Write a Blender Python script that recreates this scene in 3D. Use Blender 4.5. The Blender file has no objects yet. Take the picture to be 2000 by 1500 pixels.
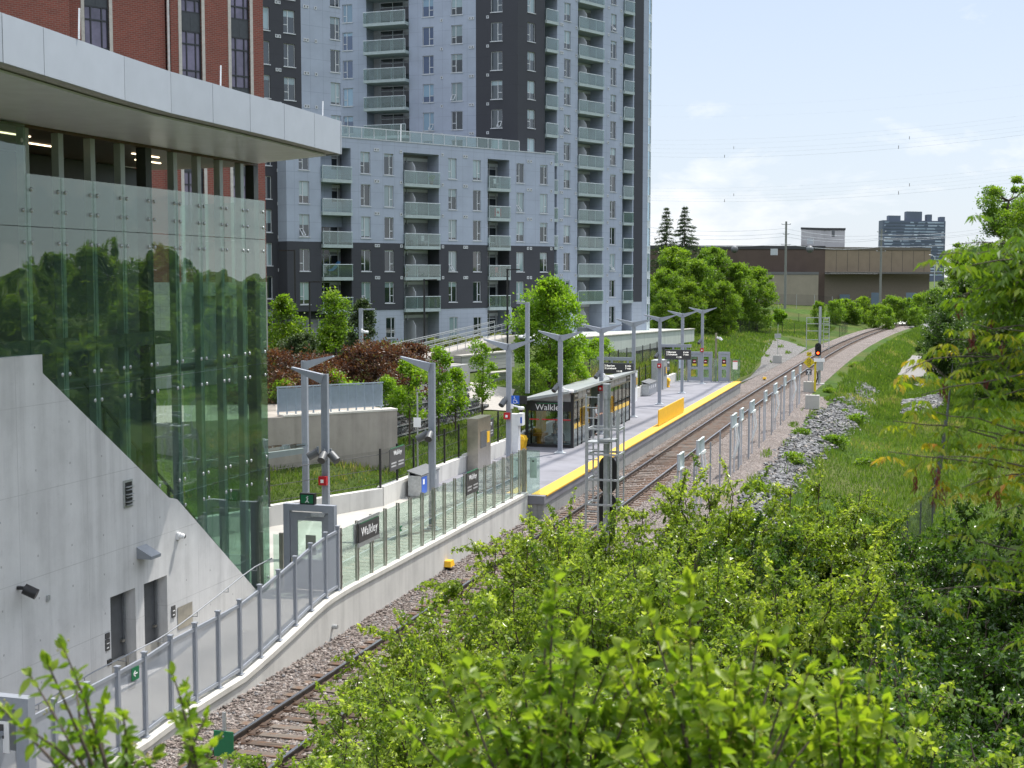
import bpy, bmesh, math, random
import numpy as np
from mathutils import Vector, Matrix
rng = np.random.default_rng(7); random.seed(7)
COL = bpy.context.scene.collection
rad = math.radians

# ------------------------------------------------------------------ camera model (measured from the photograph)
F = 2700.0; AL = rad(16.45); PIT = math.atan(210/2700); CZ = 9.6
_f = Vector((-math.sin(AL)*math.cos(PIT), math.cos(AL)*math.cos(PIT), -math.sin(PIT)))
_r = Vector((math.cos(AL), math.sin(AL), 0.0)); _u = _r.cross(_f)
def ray(x, y): return _f + (x-1000)/F*_r + (750-y)/F*_u
def PZ(x, y, z):                      # point where the sight line meets the level z
    d = ray(x, y); t = (z-CZ)/d.z; return Vector((d.x*t, d.y*t, z))
def PX(x, y, X):                      # ... meets the vertical plane X (parallel to the track)
    d = ray(x, y); t = X/d.x; return Vector((X, d.y*t, CZ+d.z*t))
def PD(x, y, dep):                    # ... at a given depth
    d = ray(x, y)*dep; return Vector((d.x, d.y, CZ+d.z))
def PL(x, y, p, az):                  # ... meets the vertical plane through p with compass direction az
    dr = (math.sin(rad(az)), math.cos(rad(az))); n = (dr[1], -dr[0]); d = ray(x, y)
    t = (p[0]*n[0]+p[1]*n[1])/(d.x*n[0]+d.y*n[1]); return Vector((d.x*t, d.y*t, CZ+d.z*t))

# ------------------------------------------------------------------ objects
MW = {}                               # world matrices of things (object name -> Matrix)
def props(o, label=None, cat=None, group=None, kind=None):
    if label: o['label'] = label
    if cat: o['category'] = cat
    if group: o['group'] = group
    if kind: o['kind'] = kind
    return o
def thing(name, label, cat, loc=(0, 0, 0), rz=0.0, group=None):
    o = bpy.data.objects.new(name, None); COL.objects.link(o)
    o.empty_display_size = 0.3
    o.location = loc; o.rotation_euler = (0, 0, rz)
    MW[o.name] = Matrix.Translation(Vector(loc)) @ Matrix.Rotation(rz, 4, 'Z')
    return props(o, label, cat, group)
def put(name, me, parent=None, loc=None, rz=0.0, label=None):
    o = bpy.data.objects.new(name, me); COL.objects.link(o)
    if parent is not None: o.parent = parent
    if loc is not None: o.location = loc
    if rz: o.rotation_euler = (0, 0, rz)
    W = MW.get(parent.name, Matrix()) if parent is not None else Matrix()
    MW[o.name] = W @ Matrix.Translation(Vector(loc or (0, 0, 0))) @ Matrix.Rotation(rz, 4, 'Z')
    if label: o['label'] = label
    return o
def kids(o): return [c for c in bpy.data.objects if c.parent == o]
def dup(root, loc=None, rz=None, label=None, group=None, scale=None):
    kid = CH.get(root.name) or kids(root); CH[root.name] = kid
    r = root.copy(); COL.objects.link(r)
    if loc is not None: r.location = loc
    if rz is not None: r.rotation_euler = (0, 0, rz)
    if scale is not None: r.scale = scale if hasattr(scale, '__len__') else (scale,)*3
    MW[r.name] = Matrix.Translation(r.location) @ Matrix.Rotation(r.rotation_euler[2], 4, 'Z')
    props(r, label, None, group)
    for ch in kid:
        c = ch.copy(); COL.objects.link(c); c.parent = r
        gk = CH.get(ch.name)
        if gk is None: gk = CH[ch.name] = kids(ch)
        for g in gk:
            d = g.copy(); COL.objects.link(d); d.parent = c
    return r
CH = {}

class MB:
    """collects boxes, beams, tubes, prisms; obj() links them as ONE mesh object"""
    def __init__(s): s.v = []; s.f = []; s.m = []; s.mi = 0; s.sm = False; s.smf = []
    def add(s, vs, fs):
        b = len(s.v); s.v += [tuple(p) for p in vs]
        for f in fs: s.f.append(tuple(b+i for i in f)); s.m.append(s.mi); s.smf.append(s.sm)
        return s
    def box(s, x0, x1, y0, y1, z0, z1):
        return s.add([(x0,y0,z0),(x1,y0,z0),(x1,y1,z0),(x0,y1,z0),(x0,y0,z1),(x1,y0,z1),(x1,y1,z1),(x0,y1,z1)],
                     [(3,2,1,0),(4,5,6,7),(0,1,5,4),(1,2,6,5),(2,3,7,6),(3,0,4,7)])
    def beam(s, p, q, w, h, up=(0, 0, 1), w2=None, h2=None):
        p = Vector(p); q = Vector(q); d = (q-p).normalized(); u = Vector(up)
        if abs(d.dot(u)) > .98: u = Vector((0, 1, 0)) if abs(d.y) < .9 else Vector((1, 0, 0))
        x = d.cross(u).normalized(); z = x.cross(d)
        w2 = w if w2 is None else w2; h2 = h if h2 is None else h2
        vs = [p-x*w/2-z*h/2, p+x*w/2-z*h/2, p+x*w/2+z*h/2, p-x*w/2+z*h/2,
              q-x*w2/2-z*h2/2, q+x*w2/2-z*h2/2, q+x*w2/2+z*h2/2, q-x*w2/2+z*h2/2]
        return s.add(vs, [(0,1,2,3),(7,6,5,4),(0,4,5,1),(1,5,6,2),(2,6,7,3),(3,7,4,0)])
    def tube(s, p, q, r, n=8, r2=None, caps=True):
        p = Vector(p); q = Vector(q); d = (q-p).normalized(); u = Vector((0, 0, 1)) if abs(d.z) < .95 else Vector((1, 0, 0))
        x = d.cross(u).normalized(); y = x.cross(d); r2 = r if r2 is None else r2
        A = [2*math.pi*i/n for i in range(n)]
        vs = [p+(x*math.cos(a)+y*math.sin(a))*r for a in A]+[q+(x*math.cos(a)+y*math.sin(a))*r2 for a in A]
        o = s.sm; s.sm = True
        s.add(vs, [(i, (i+1) % n, n+(i+1) % n, n+i) for i in range(n)]); s.sm = o
        if caps: s.add(vs, [tuple(range(n-1, -1, -1)), tuple(range(n, 2*n))])
        return s
    def path(s, pts, r, n=6, r2=None):
        N = len(pts)-1
        for i in range(N):
            a = r if r2 is None else r+(r2-r)*i/N; b = r if r2 is None else r+(r2-r)*(i+1)/N
            s.tube(pts[i], pts[i+1], a, n, b, caps=(i in (0, N-1)))
        return s
    def prism(s, poly, z0, z1):
        n = len(poly); g = lambda z, i: z[i] if hasattr(z, '__len__') else z
        vs = [(p[0], p[1], g(z0, i)) for i, p in enumerate(poly)]+[(p[0], p[1], g(z1, i)) for i, p in enumerate(poly)]
        return s.add(vs, [tuple(range(n-1, -1, -1)), tuple(range(n, 2*n))]+[(i, (i+1) % n, n+(i+1) % n, n+i) for i in range(n)])
    def extr(s, pts, vec):            # polygon in space pushed along vec
        n = len(pts); v = Vector(vec); pts = [Vector(p) for p in pts]
        return s.add(pts+[p+v for p in pts], [tuple(range(n-1, -1, -1)), tuple(range(n, 2*n))]+[(i, (i+1) % n, n+(i+1) % n, n+i) for i in range(n)])
    def quad(s, a, b, c, d): return s.add([a, b, c, d], [(0, 1, 2, 3)])
    def lathe(s, prof, n=12, at=(0, 0, 0)):
        vs = []; fs = []; o = s.sm; s.sm = True
        for (r, z) in prof:
            for i in range(n): a = 2*math.pi*i/n; vs.append((at[0]+r*math.cos(a), at[1]+r*math.sin(a), at[2]+z))
        for k in range(len(prof)-1):
            for i in range(n): fs.append((k*n+i, k*n+(i+1) % n, (k+1)*n+(i+1) % n, (k+1)*n+i))
        fs.append(tuple(range(n-1, -1, -1))); fs.append(tuple(range((len(prof)-1)*n, len(prof)*n)))
        s.add(vs, fs); s.sm = o; return s
    def ball(s, c, r, n=10, sq=(1, 1, 1)):
        prof = [(max(1e-4, math.sin(math.pi*k/n)), -math.cos(math.pi*k/n)) for k in range(n+1)]
        b = len(s.v); s.lathe(prof, n)
        for i in range(b, len(s.v)): x, y, z = s.v[i]; s.v[i] = (c[0]+x*r*sq[0], c[1]+y*r*sq[1], c[2]+z*r*sq[2])
        return s
    def mesh(s, name, mats, M=None):
        me = bpy.data.meshes.new(name); vs = s.v
        if M is not None: vs = [tuple(M @ Vector(p)) for p in vs]
        me.from_pydata(vs, [], s.f)
        for m in (mats if isinstance(mats, (list, tuple)) else [mats]): me.materials.append(m)
        me.polygons.foreach_set('material_index', s.m); me.polygons.foreach_set('use_smooth', s.smf)
        bm = bmesh.new(); bm.from_mesh(me); bmesh.ops.recalc_face_normals(bm, faces=bm.faces); bm.to_mesh(me); bm.free()
        me.update(); return me
    def obj(s, name, mats, parent=None, world=True, label=None, loc=None, rz=0.0):
        M = None
        if world and parent is not None: M = MW[parent.name].inverted()
        return put(name, s.mesh(name, mats, M), parent, loc, rz, label)

def np_mesh(name, V, Fc, mats, midx=None, tint=None, smooth=False):
    """fast mesh from arrays; Fc is (n,3) or (n,4)"""
    me = bpy.data.meshes.new(name); V = np.asarray(V, 'f4'); Fc = np.asarray(Fc, 'i4'); n, k = Fc.shape
    me.vertices.add(len(V)); me.vertices.foreach_set('co', V.ravel())
    me.loops.add(n*k); me.loops.foreach_set('vertex_index', Fc.ravel())
    me.polygons.add(n); me.polygons.foreach_set('loop_start', np.arange(0, n*k, k, dtype='i4'))
    me.polygons.foreach_set('loop_total', np.full(n, k, 'i4'))
    for m in (mats if isinstance(mats, (list, tuple)) else [mats]): me.materials.append(m)
    if midx is not None: me.polygons.foreach_set('material_index', np.asarray(midx, 'i4'))
    me.polygons.foreach_set('use_smooth', np.full(n, smooth))
    if tint is not None:
        a = me.attributes.new('tint', 'FLOAT', 'FACE'); a.data.foreach_set('value', np.asarray(tint, 'f4'))
    me.update(calc_edges=True); return me

TXT = {}
def text(s, size, mat, parent, M, ext=.004, align='CENTER', name='lettering', label=None):
    """lettering as a solid mesh; M places it (text lies in local XY, facing +Z)"""
    k = (s, align)
    if k not in TXT:
        cu = bpy.data.curves.new('t', 'FONT'); cu.body = s; cu.size = 1; cu.extrude = .01; cu.align_x = align; cu.align_y = 'CENTER'; cu.resolution_u = 3
        o = bpy.data.objects.new('t', cu); COL.objects.link(o); dg = bpy.context.evaluated_depsgraph_get(); dg.update()
        TXT[k] = bpy.data.meshes.new_from_object(o.evaluated_get(dg)); bpy.data.objects.remove(o)
    me = TXT[k].copy(); me.name = name
    T = Matrix.Diagonal((size, size, ext/.01, 1))
    if parent is not None: M = MW[parent.name].inverted() @ M
    me.transform(M @ T); me.materials.clear(); me.materials.append(mat)
    return put(name, me, parent, label=label)
def face_M(p, right, up=(0, 0, 1)):
    r = Vector(right).normalized(); u = Vector(up).normalized(); n = r.cross(u); M = Matrix((r, u, n)).transposed().to_4x4(); M.translation = Vector(p); return M

# ------------------------------------------------------------------ materials
def C(h):
    c = [int(h[i:i+2], 16)/255 for i in (0, 2, 4)]
    return tuple(x/12.92 if x <= .04045 else ((x+.055)/1.055)**2.4 for x in c)+(1,)
class NT:
    def __init__(s, name):
        s.mat = bpy.data.materials.new(name); s.mat.use_nodes = True; s.t = s.mat.node_tree
        s.b = s.t.nodes['Principled BSDF']; s.out = s.t.nodes['Material Output']; s._tc = None
    def n(s, typ, **kw):
        x = s.t.nodes.new(typ)
        for k, v in kw.items():
            if k.startswith('_'): x.inputs[int(k[1:])].default_value = v
            elif k in [i.name for i in x.inputs]: x.inputs[k].default_value = v
            else: setattr(x, k, v)
        return x
    def l(s, a, b): s.t.links.new(a, b)
    def co(s, kind='Object'):
        if s._tc is None: s._tc = s.n('ShaderNodeTexCoord')
        return s._tc.outputs[kind]
    def noise(s, scale, detail=3, vec=None, stretch=None, rough=.55, kind='Object'):
        v = vec or s.co(kind)
        if stretch: m = s.n('ShaderNodeMapping'); m.inputs['Scale'].default_value = stretch; s.l(v, m.inputs[0]); v = m.outputs[0]
        x = s.n('ShaderNodeTexNoise', Scale=scale, Detail=detail, Roughness=rough); s.l(v, x.inputs['Vector']); return x.outputs['Fac']
    def ramp(s, fac, stops):
        r = s.n('ShaderNodeValToRGB'); e = r.color_ramp.elements
        while len(e) < len(stops): e.new(.5)
        for i, (p, c) in enumerate(stops): e[i].position = p; e[i].color = c if hasattr(c, '__len__') else (c, c, c, 1)
        s.l(fac, r.inputs[0]); return r.outputs[0]
    def mix(s, fac, a, b, mode='MIX'):
        m = s.n('ShaderNodeMix', data_type='RGBA', blend_type=mode)
        for sock, v in ((m.inputs[0], fac), (m.inputs[6], a), (m.inputs[7], b)):
            if hasattr(v, 'is_linked'): s.l(v, sock)
            else: sock.default_value = v
        return m.outputs[2]
    def math(s, op, a, b=0.0, c=None):
        m = s.n('ShaderNodeMath', operation=op)
        for i, v in enumerate((a, b) if c is None else (a, b, c)):
            if hasattr(v, 'is_linked'): s.l(v, m.inputs[i])
            else: m.inputs[i].default_value = v
        return m.outputs[0]
    def bump(s, h, strength=.3, dist=.02):
        b = s.n('ShaderNodeBump', Strength=strength, Distance=dist); s.l(h, b.inputs['Height']); s.l(b.outputs[0], s.b.inputs['Normal']); return s
    def base(s, c):
        if hasattr(c, 'is_linked'): s.l(c, s.b.inputs['Base Color'])
        else: s.b.inputs['Base Color'].default_value = c
        return s
    def set(s, **kw):
        for k, v in kw.items(): s.b.inputs[k.replace('_', ' ')].default_value = v
        return s
def plain(name, col, rough=.5, metal=0.0, var=.12, scale=6.0, spec=.5, bump=0.0):
    m = NT(name); c = C(col) if isinstance(col, str) else tuple(col)+(1,)
    f = m.noise(scale, 4); lo = tuple(x*(1-var) for x in c[:3])+(1,); hi = tuple(min(1, x*(1+var)) for x in c[:3])+(1,)
    m.base(m.ramp(f, [(.3, lo), (.7, hi)])).set(Roughness=rough, Metallic=metal, Specular_IOR_Level=spec)
    if bump: m.bump(f, bump, .01)
    return m.mat
def glass(name, tint, refl=1.0, rough=.0, ior=1.5, floor=.0, warp=0.0, milk=0.0):
    """thin pane: what is behind shows through the tint, the rest mirrors the surroundings by Fresnel"""
    m = NT(name); t = m.n('ShaderNodeBsdfTransparent'); t.inputs[0].default_value = tint
    g = m.n('ShaderNodeBsdfGlossy'); g.inputs['Color'].default_value = (.93, .97, .95, 1); g.inputs['Roughness'].default_value = rough
    if warp: bn = m.n('ShaderNodeBump', Strength=warp, Distance=.05); m.l(m.noise(.55, 2), bn.inputs['Height']); m.l(bn.outputs[0], g.inputs['Normal'])
    ge = m.n('ShaderNodeNewGeometry'); dt = m.n('ShaderNodeVectorMath', operation='DOT_PRODUCT'); m.l(ge.outputs['Normal'], dt.inputs[0]); m.l(ge.outputs['Incoming'], dt.inputs[1])
    cs = m.math('ABSOLUTE', dt.outputs['Value']); r0 = ((ior-1)/(ior+1))**2
    fac = m.math('MULTIPLY_ADD', m.math('POWER', m.math('SUBTRACT', 1.0, cs), 5.0), 1-r0, r0); fac = m.math('MULTIPLY_ADD', fac, refl, floor)
    fac = m.math('MINIMUM', fac, 1.0)
    tt = t.outputs[0]
    if milk:
        df = m.n('ShaderNodeBsdfDiffuse'); df.inputs[0].default_value = (.62, .78, .72, 1); mk = m.n('ShaderNodeMixShader'); mk.inputs[0].default_value = milk; m.l(t.outputs[0], mk.inputs[1]); m.l(df.outputs[0], mk.inputs[2]); tt = mk.outputs[0]
    mx = m.n('ShaderNodeMixShader'); m.l(fac, mx.inputs[0]); m.l(tt, mx.inputs[1]); m.l(g.outputs[0], mx.inputs[2]); m.l(mx.outputs[0], m.out.inputs[0])
    return m.mat
def concrete(name, col, joints=None, stain=.18, bump=.15, streak=True):
    m = NT(name); c = C(col)
    f1 = m.noise(.9, 5, rough=.65); f2 = m.noise(2.2, 4, stretch=(1, 1, .12)) if streak else m.noise(3, 4)
    f3 = m.noise(38, 3)
    k = m.math('ADD', m.math('MULTIPLY', f1, .5), m.math('MULTIPLY', f2, .5))
    col_ = m.ramp(k, [(.36, tuple(x*(1-stain) for x in c[:3])+(1,)), (.52, c), (.66, tuple(min(1, x*(1+stain*.6)) for x in c[:3])+(1,))])
    col_ = m.mix(m.math('MULTIPLY', f3, .12), col_, (.05, .05, .05, 1))
    if streak:
        f4 = m.noise(1.1, 6, stretch=(1.6, 1.6, .07), rough=.7); col_ = m.mix(m.ramp(f4, [(.52, 0), (.72, .38)]), col_, tuple(x*.45 for x in c[:3])+(1,)); f5 = m.noise(4.5, 5, rough=.75); col_ = m.mix(m.ramp(f5, [(.60, 0), (.75, .3)]), col_, tuple(x*.5 for x in c[:3])+(1,))
    if joints:
        w, h, axis = joints
        sep = m.n('ShaderNodeSeparateXYZ'); m.l(m.co(), sep.inputs[0])
        u = sep.outputs['XYZ'.index(axis)]; a = m.math('FRACT', m.math('DIVIDE', u, w)); b = m.math('FRACT', m.math('DIVIDE', sep.outputs[2], h))
        ln = m.math('MAXIMUM', m.math('LESS_THAN', a, .016/w), m.math('LESS_THAN', b, .016/h)); a2 = m.math('ABSOLUTE', m.math('SUBTRACT', m.math('FRACT', m.math('MULTIPLY', a, 2.0)), .5)); b2 = m.math('ABSOLUTE', m.math('SUBTRACT', m.math('FRACT', m.math('MULTIPLY', b, 2.0)), .5)); hole = m.math('MULTIPLY', m.math('LESS_THAN', a2, .022*2/w), m.math('LESS_THAN', b2, .022*2/h)); ln = m.math('MAXIMUM', m.math('MULTIPLY', ln, m.ramp(f1, [(.35, .25), (.7, .8)])), hole)
        col_ = m.mix(m.math('MULTIPLY', ln, .42), col_, (.06, .06, .06, 1))
    m.base(col_).set(Roughness=.85, Specular_IOR_Level=.25)
    m.bump(f3, bump, .01); return m.mat
# ------------------------------------------------------------------ world, sun, camera
SC = bpy.context.scene
SUN_EL = rad(61); SUN_AZ = rad(24)    # azimuth from +Y towards +X
SD = Vector((math.sin(SUN_AZ)*math.cos(SUN_EL), math.cos(SUN_AZ)*math.cos(SUN_EL), math.sin(SUN_EL)))
w = bpy.data.worlds.new("World"); SC.world = w; w.use_nodes = True; wt = w.node_tree
bg = wt.nodes['Background']
sky = wt.nodes.new('ShaderNodeTexSky'); sky.sky_type = 'NISHITA'; sky.sun_disc = False
sky.sun_elevation = SUN_EL; sky.sun_rotation = SUN_AZ; sky.air_density = 1.0; sky.dust_density = 1.2; sky.ozone_density = 1.0
def wn(t, **k):
    x = wt.nodes.new(t)
    for a, b in k.items():
        if a in [i.name for i in x.inputs]: x.inputs[a].default_value = b
        else: setattr(x, a, b)
    return x
tc = wn('ShaderNodeTexCoord'); sep = wn('ShaderNodeSeparateXYZ'); wt.links.new(tc.outputs['Generated'], sep.inputs[0])
mp = wn('ShaderNodeMapping'); mp.inputs['Scale'].default_value = (1, 1, 2.7); mp.inputs['Location'].default_value = (.35, .2, .0)
wt.links.new(tc.outputs['Generated'], mp.inputs[0])
nz = wn('ShaderNodeTexNoise', Scale=9.0, Detail=8, Roughness=.58, Distortion=.25); wt.links.new(mp.outputs[0], nz.inputs['Vector'])
# clouds thicken towards the horizon, none above about 20 degrees
el = wn('ShaderNodeMapRange'); el.inputs[1].default_value = .0; el.inputs[2].default_value = .16; el.inputs[3].default_value = .10; el.inputs[4].default_value = -.24
wt.links.new(sep.outputs[2], el.inputs[0])
ad = wn('ShaderNodeMath', operation='ADD'); wt.links.new(nz.outputs['Fac'], ad.inputs[0]); wt.links.new(el.outputs[0], ad.inputs[1])
cr = wn('ShaderNodeValToRGB'); cr.color_ramp.elements[0].position = .47; cr.color_ramp.elements[1].position = .66; wt.links.new(ad.outputs[0], cr.inputs[0])
cf = wn('ShaderNodeMath', operation='MULTIPLY'); cf.inputs[1].default_value = .85; wt.links.new(cr.outputs[0], cf.inputs[0])
SKYMIX = wn('ShaderNodeMix', data_type='RGBA'); SKYMIX.inputs[7].default_value = (7.4, 7.5, 7.7, 1)
wt.links.new(cf.outputs[0], SKYMIX.inputs[0])
hz = wn('ShaderNodeMix', data_type='RGBA'); hz.inputs[0].default_value = .82
hf = wn('ShaderNodeMapRange'); hf.inputs[1].default_value = .0; hf.inputs[2].default_value = .55; wt.links.new(sep.outputs[2], hf.inputs[0])
hr_ = wn('ShaderNodeValToRGB'); e_ = hr_.color_ramp.elements; e_[0].color = (5.5/20, 6.05/20, 6.7/20, 1); e_[0].position = 0; e_[1].position = 1; e_[1].color = (13/20, 13.8/20, 15.4/20, 1); e2 = e_.new(.40); e2.color = (4.5/20, 5.3/20, 6.6/20, 1)
hs = wn('ShaderNodeMix', data_type='RGBA', blend_type='MULTIPLY'); hs.inputs[0].default_value = 1; hs.inputs[7].default_value = (20, 20, 20, 1); wt.links.new(hf.outputs[0], hr_.inputs[0]); wt.links.new(hr_.outputs[0], hs.inputs[6]); wt.links.new(hs.outputs[2], hz.inputs[7])
wt.links.new(sky.outputs[0], hz.inputs[6]); wt.links.new(hz.outputs[2], SKYMIX.inputs[6])
wt.links.new(SKYMIX.outputs[2], bg.inputs[0]); bg.inputs[1].default_value = .11
sl = bpy.data.lights.new('sun', 'SUN'); sl.energy = 4.3; sl.angle = rad(.53); sl.color = (1, .95, .87)
so = bpy.data.objects.new('sun', sl); COL.objects.link(so); so.rotation_euler = SD.to_track_quat('Z', 'Y').to_euler(); so.location = SD*60
cam = bpy.data.cameras.new('camera'); cam.sensor_width = 36; cam.sensor_fit = 'HORIZONTAL'; cam.lens = F/2000*36; cam.clip_start = .1; cam.clip_end = 6000
cam.dof.use_dof = True; cam.dof.focus_distance = 58; cam.dof.aperture_fstop = 4.8
co_ = bpy.data.objects.new('camera', cam); COL.objects.link(co_); M_ = Matrix((_r, _u, -_f)).transposed().to_4x4(); M_.translation = Vector((0, 0, CZ)); co_.matrix_world = M_
SC.camera = co_
SC.view_settings.view_transform = 'Standard'; SC.view_settings.look = 'None'; SC.view_settings.exposure = 0.45; SC.view_settings.gamma = 1
SC.cycles.max_bounces = 8; SC.cycles.transparent_max_bounces = 24; SC.cycles.transmission_bounces = 4; SC.cycles.glossy_bounces = 4; SC.cycles.diffuse_bounces = 3
SC.cycles.use_denoising = True; SC.cycles.sample_clamp_indirect = 6; SC.cycles.caustics_reflective = False; SC.cycles.caustics_refractive = False

# ------------------------------------------------------------------ ground
def sstep(a, b, x): t = np.clip((x-a)/(b-a), 0, 1); return t*t*(3-2*t)
CY = np.array([-40, 75, 95, 116, 155, 182, 208, 243, 271, 298, 321, 360, 430.])
CX = np.array([-12.42, -12.42, -12.36, -12.15, -11.6, -10.95, -9.95, -7.9, -5.4, -2.4, 1.1, 8, 24.])
def track_x(y):
    y = np.asarray(y, float); i = np.clip(np.searchsorted(CY, y)-1, 1, len(CY)-3)
    m = (CX[2:]-CX[:-2])/(CY[2:]-CY[:-2]); m = np.concatenate([[0], m, [m[-1]]])
    h = CY[i+1]-CY[i]; t = (y-CY[i])/h
    return (2*t**3-3*t**2+1)*CX[i]+(t**3-2*t**2+t)*h*m[i]+(-2*t**3+3*t**2)*CX[i+1]+(t**3-t**2)*h*m[i+1]
def H(x, y):
    x = np.asarray(x, float); y = np.asarray(y, float); rel = x-track_x(y)
    A = np.interp(x, [-90, -60, -30, -26.5, -24.6, -23.6, -22, -19.55, -19.3, -18, -15], [3.9, 3.9, 3.85, 3.75, 3.4, 2.3, 2.0, 1.25, .3, 0, -.1])
    B = np.interp(x, [-90, -60, -30, -22.5, -20.7, -19.55, -19.3, -18, -15], [3.9, 3.9, 3.7, 3.2, 2.75, 1.45, .3, 0, -.1])
    Cc = np.interp(rel, [-200, -80, -40, -20, -9, -5.5, -3.6], [3.6, 3.5, 3.1, 2.1, .7, .05, -.1])
    t1 = sstep(66, 78, y); t2 = sstep(112, 122, y); L = A*(1-t1)+B*t1; L = L*(1-t2)+Cc*t2
    R = np.interp(rel, [3, 4.4, 5.6, 7.2, 9, 11, 14, 22, 40, 90], [-.1, -.12, -.2, -.9, -1.7, -1.9, -1.2, -.3, .6, 1.6])
    z = np.where(rel < 0, L, R)
    z = np.where((rel >= -3.6) & (rel <= 3), -.1, z)
    emb = sstep(36, 4, y)*sstep(-9.5, -1, x)*5.2
    far = sstep(240, 330, y)*1.2*np.where(np.abs(rel) > 4.5, 1, 0)
    und = .10*np.sin(x*.43+y*.11)*np.sin(y*.27)*np.where(np.abs(rel) > 5, 1, 0)
    dl = (-19.5-np.maximum(0, 48.3-y)*.41)-x; inner = (y < 50) & (x < -14) & (x > -30); z = np.where(inner, np.minimum(z, np.interp(dl, [-.25, .15, 2, 5, 9], [.2, 1.45, 1.7, 2.1, 4.0])), z)
    return z+emb+far+np.where(inner, 0, und)
# one sheet: fine near the camera, coarse out to the horizon
xs = np.concatenate([[-3000, -1200, -500, -250], np.arange(-120, -40, 4.), np.arange(-40, -26, 1.), np.arange(-26, -14, .25), np.arange(-14, 6, .5), np.arange(6, 40, 2.), np.arange(40, 121, 8.), [250, 500, 1200, 3000]])
ys = np.concatenate([[-300, -100, -40], np.arange(-20, 130, 1.), np.arange(130, 230, 2.), np.arange(230, 400, 4.), [420, 500, 650, 900, 1400, 2200, 3500, 5500]])
XX, YY = np.meshgrid(xs, ys); ZZ = H(XX, YY); nx, ny = len(xs), len(ys)
idx = np.arange(nx*ny).reshape(ny, nx); Fq = np.stack([idx[:-1, :-1], idx[:-1, 1:], idx[1:, 1:], idx[1:, :-1]], -1).reshape(-1, 4)
g = NT('grass_ground')
n1 = g.noise(.09, 4, kind='Object'); n2 = g.noise(.9, 4); n3 = g.noise(7, 4)
gc = g.ramp(n2, [(.28, (.030, .052, .012, 1)), (.5, (.050, .098, .014, 1)), (.72, (.085, .135, .022, 1))])
gc = g.mix(g.ramp(n1, [(.42, 0), (.62, .55)]), gc, (.12, .115, .040, 1))
gc = g.mix(g.ramp(n3, [(.3, .5), (.6, 0)]), gc, (.022, .034, .010, 1))
g.base(gc).set(Roughness=.95, Specular_IOR_Level=.1); g.bump(n3, .9, .12)
props(put('ground', np_mesh('ground', np.stack([XX, YY, ZZ], -1).reshape(-1, 3), Fq, g.mat, smooth=True)), kind='structure')

# ballast bed
def strip(name, rel, zs, y0, y1, step, mat, kind='structure', wob=0.0):
    yy = np.arange(y0, y1+.01, step); k = len(rel); V = []
    for y in yy:
        c = float(track_x(y))
        for i, r in enumerate(rel):
            e = wob*math.sin(y*1.7+i*2)*math.sin(y*.61+i) if i in (0, k-1) else 0
            V.append((c+r+e, y, zs[i] if zs is not None else float(H(c+r, y))+.03))
    n = len(yy); Fi = [(j*k+i, j*k+i+1, (j+1)*k+i+1, (j+1)*k+i) for j in range(n-1) for i in range(k-1)]
    return props(put(name, np_mesh(name, V, Fi, mat, smooth=True)), kind=kind)
def gravel(name, cols, scale, bumpd=.05, patch=None):
    m = NT(name)
    v = m.n('ShaderNodeTexVoronoi', Scale=scale, feature='F1'); m.l(m.co(), v.inputs['Vector'])
    d = m.n('ShaderNodeTexVoronoi', Scale=scale*1.9, feature='F1'); m.l(m.co(), d.inputs['Vector'])
    sp = m.n('ShaderNodeSeparateColor'); m.l(v.outputs['Color'], sp.inputs[0])
    c = m.ramp(sp.outputs[0], cols)
    c = m.mix(m.ramp(v.outputs['Distance'], [(.35, 0), (.75, .75)]), c, (.03, .027, .024, 1))
    big = m.noise(.35, 3); c = m.mix(m.ramp(big, [(.35, .35), (.65, 0)]), c, (.10, .085, .07, 1))
    if patch: c = m.mix(m.ramp(m.noise(.5, 4), [(.5, 0), (.62, 1)]), c, patch)
    m.base(c).set(Roughness=.9, Specular_IOR_Level=.2)
    h = m.math('ADD', v.outputs['Distance'], m.math('MULTIPLY', d.outputs['Distance'], .5)); m.bump(m.math('SUBTRACT', 1.0, h), 1.0, bumpd)
    return m.mat
PINK = [(0, (.13, .105, .095, 1)), (.3, (.24, .195, .175, 1)), (.6, (.36, .30, .27, 1)), (.85, (.47, .42, .39, 1)), (1, (.20, .20, .21, 1))]
BAL = gravel('ballast', PINK, 15.0, .06)
strip('ballast_bed', [-2.43, -2.2, -1.7, -1.0, 0, 1.0, 1.7, 2.6, 3.6, 4.7, 5.6], [-.02, .0, .02, .03, .03, .03, .02, -.04, -.06, -.10, -.26], -10, 114, 1.0, BAL, wob=.12)
strip('far_ballast_bed', [-4.0, -3.2, -2.4, -1.6, 0, 1.6, 2.6, 3.8, 5.0], [-.28, -.05, 0, .03, .03, .03, -.03, -.12, -.36], 114, 360, 2.0, BAL, wob=.15)
GREY = [(0, (.13, .13, .13, 1)), (.5, (.22, .215, .21, 1)), (1, (.33, .32, .31, 1))]
GRV = gravel('grey_gravel', GREY, 12.0, .04)
def patch(name, poly, mat, dz=.05, kind='structure', n=14):
    """ground patch: polygon gridded and draped over the terrain"""
    P = [Vector((p[0], p[1], 0)) for p in poly]; bm = bmesh.new()
    f = bm.faces.new([bm.verts.new(p) for p in P]); bmesh.ops.triangulate(bm, faces=[f])
    bmesh.ops.subdivide_edges(bm, edges=bm.edges, cuts=n, use_grid_fill=True)
    for v in bm.verts: v.co.z = float(H(v.co.x, v.co.y))+dz
    me = bpy.data.meshes.new(name); bm.to_mesh(me); bm.free(); me.materials.append(mat)
    for p in me.polygons: p.use_smooth = True
    return props(put(name, me), kind=kind)
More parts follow.
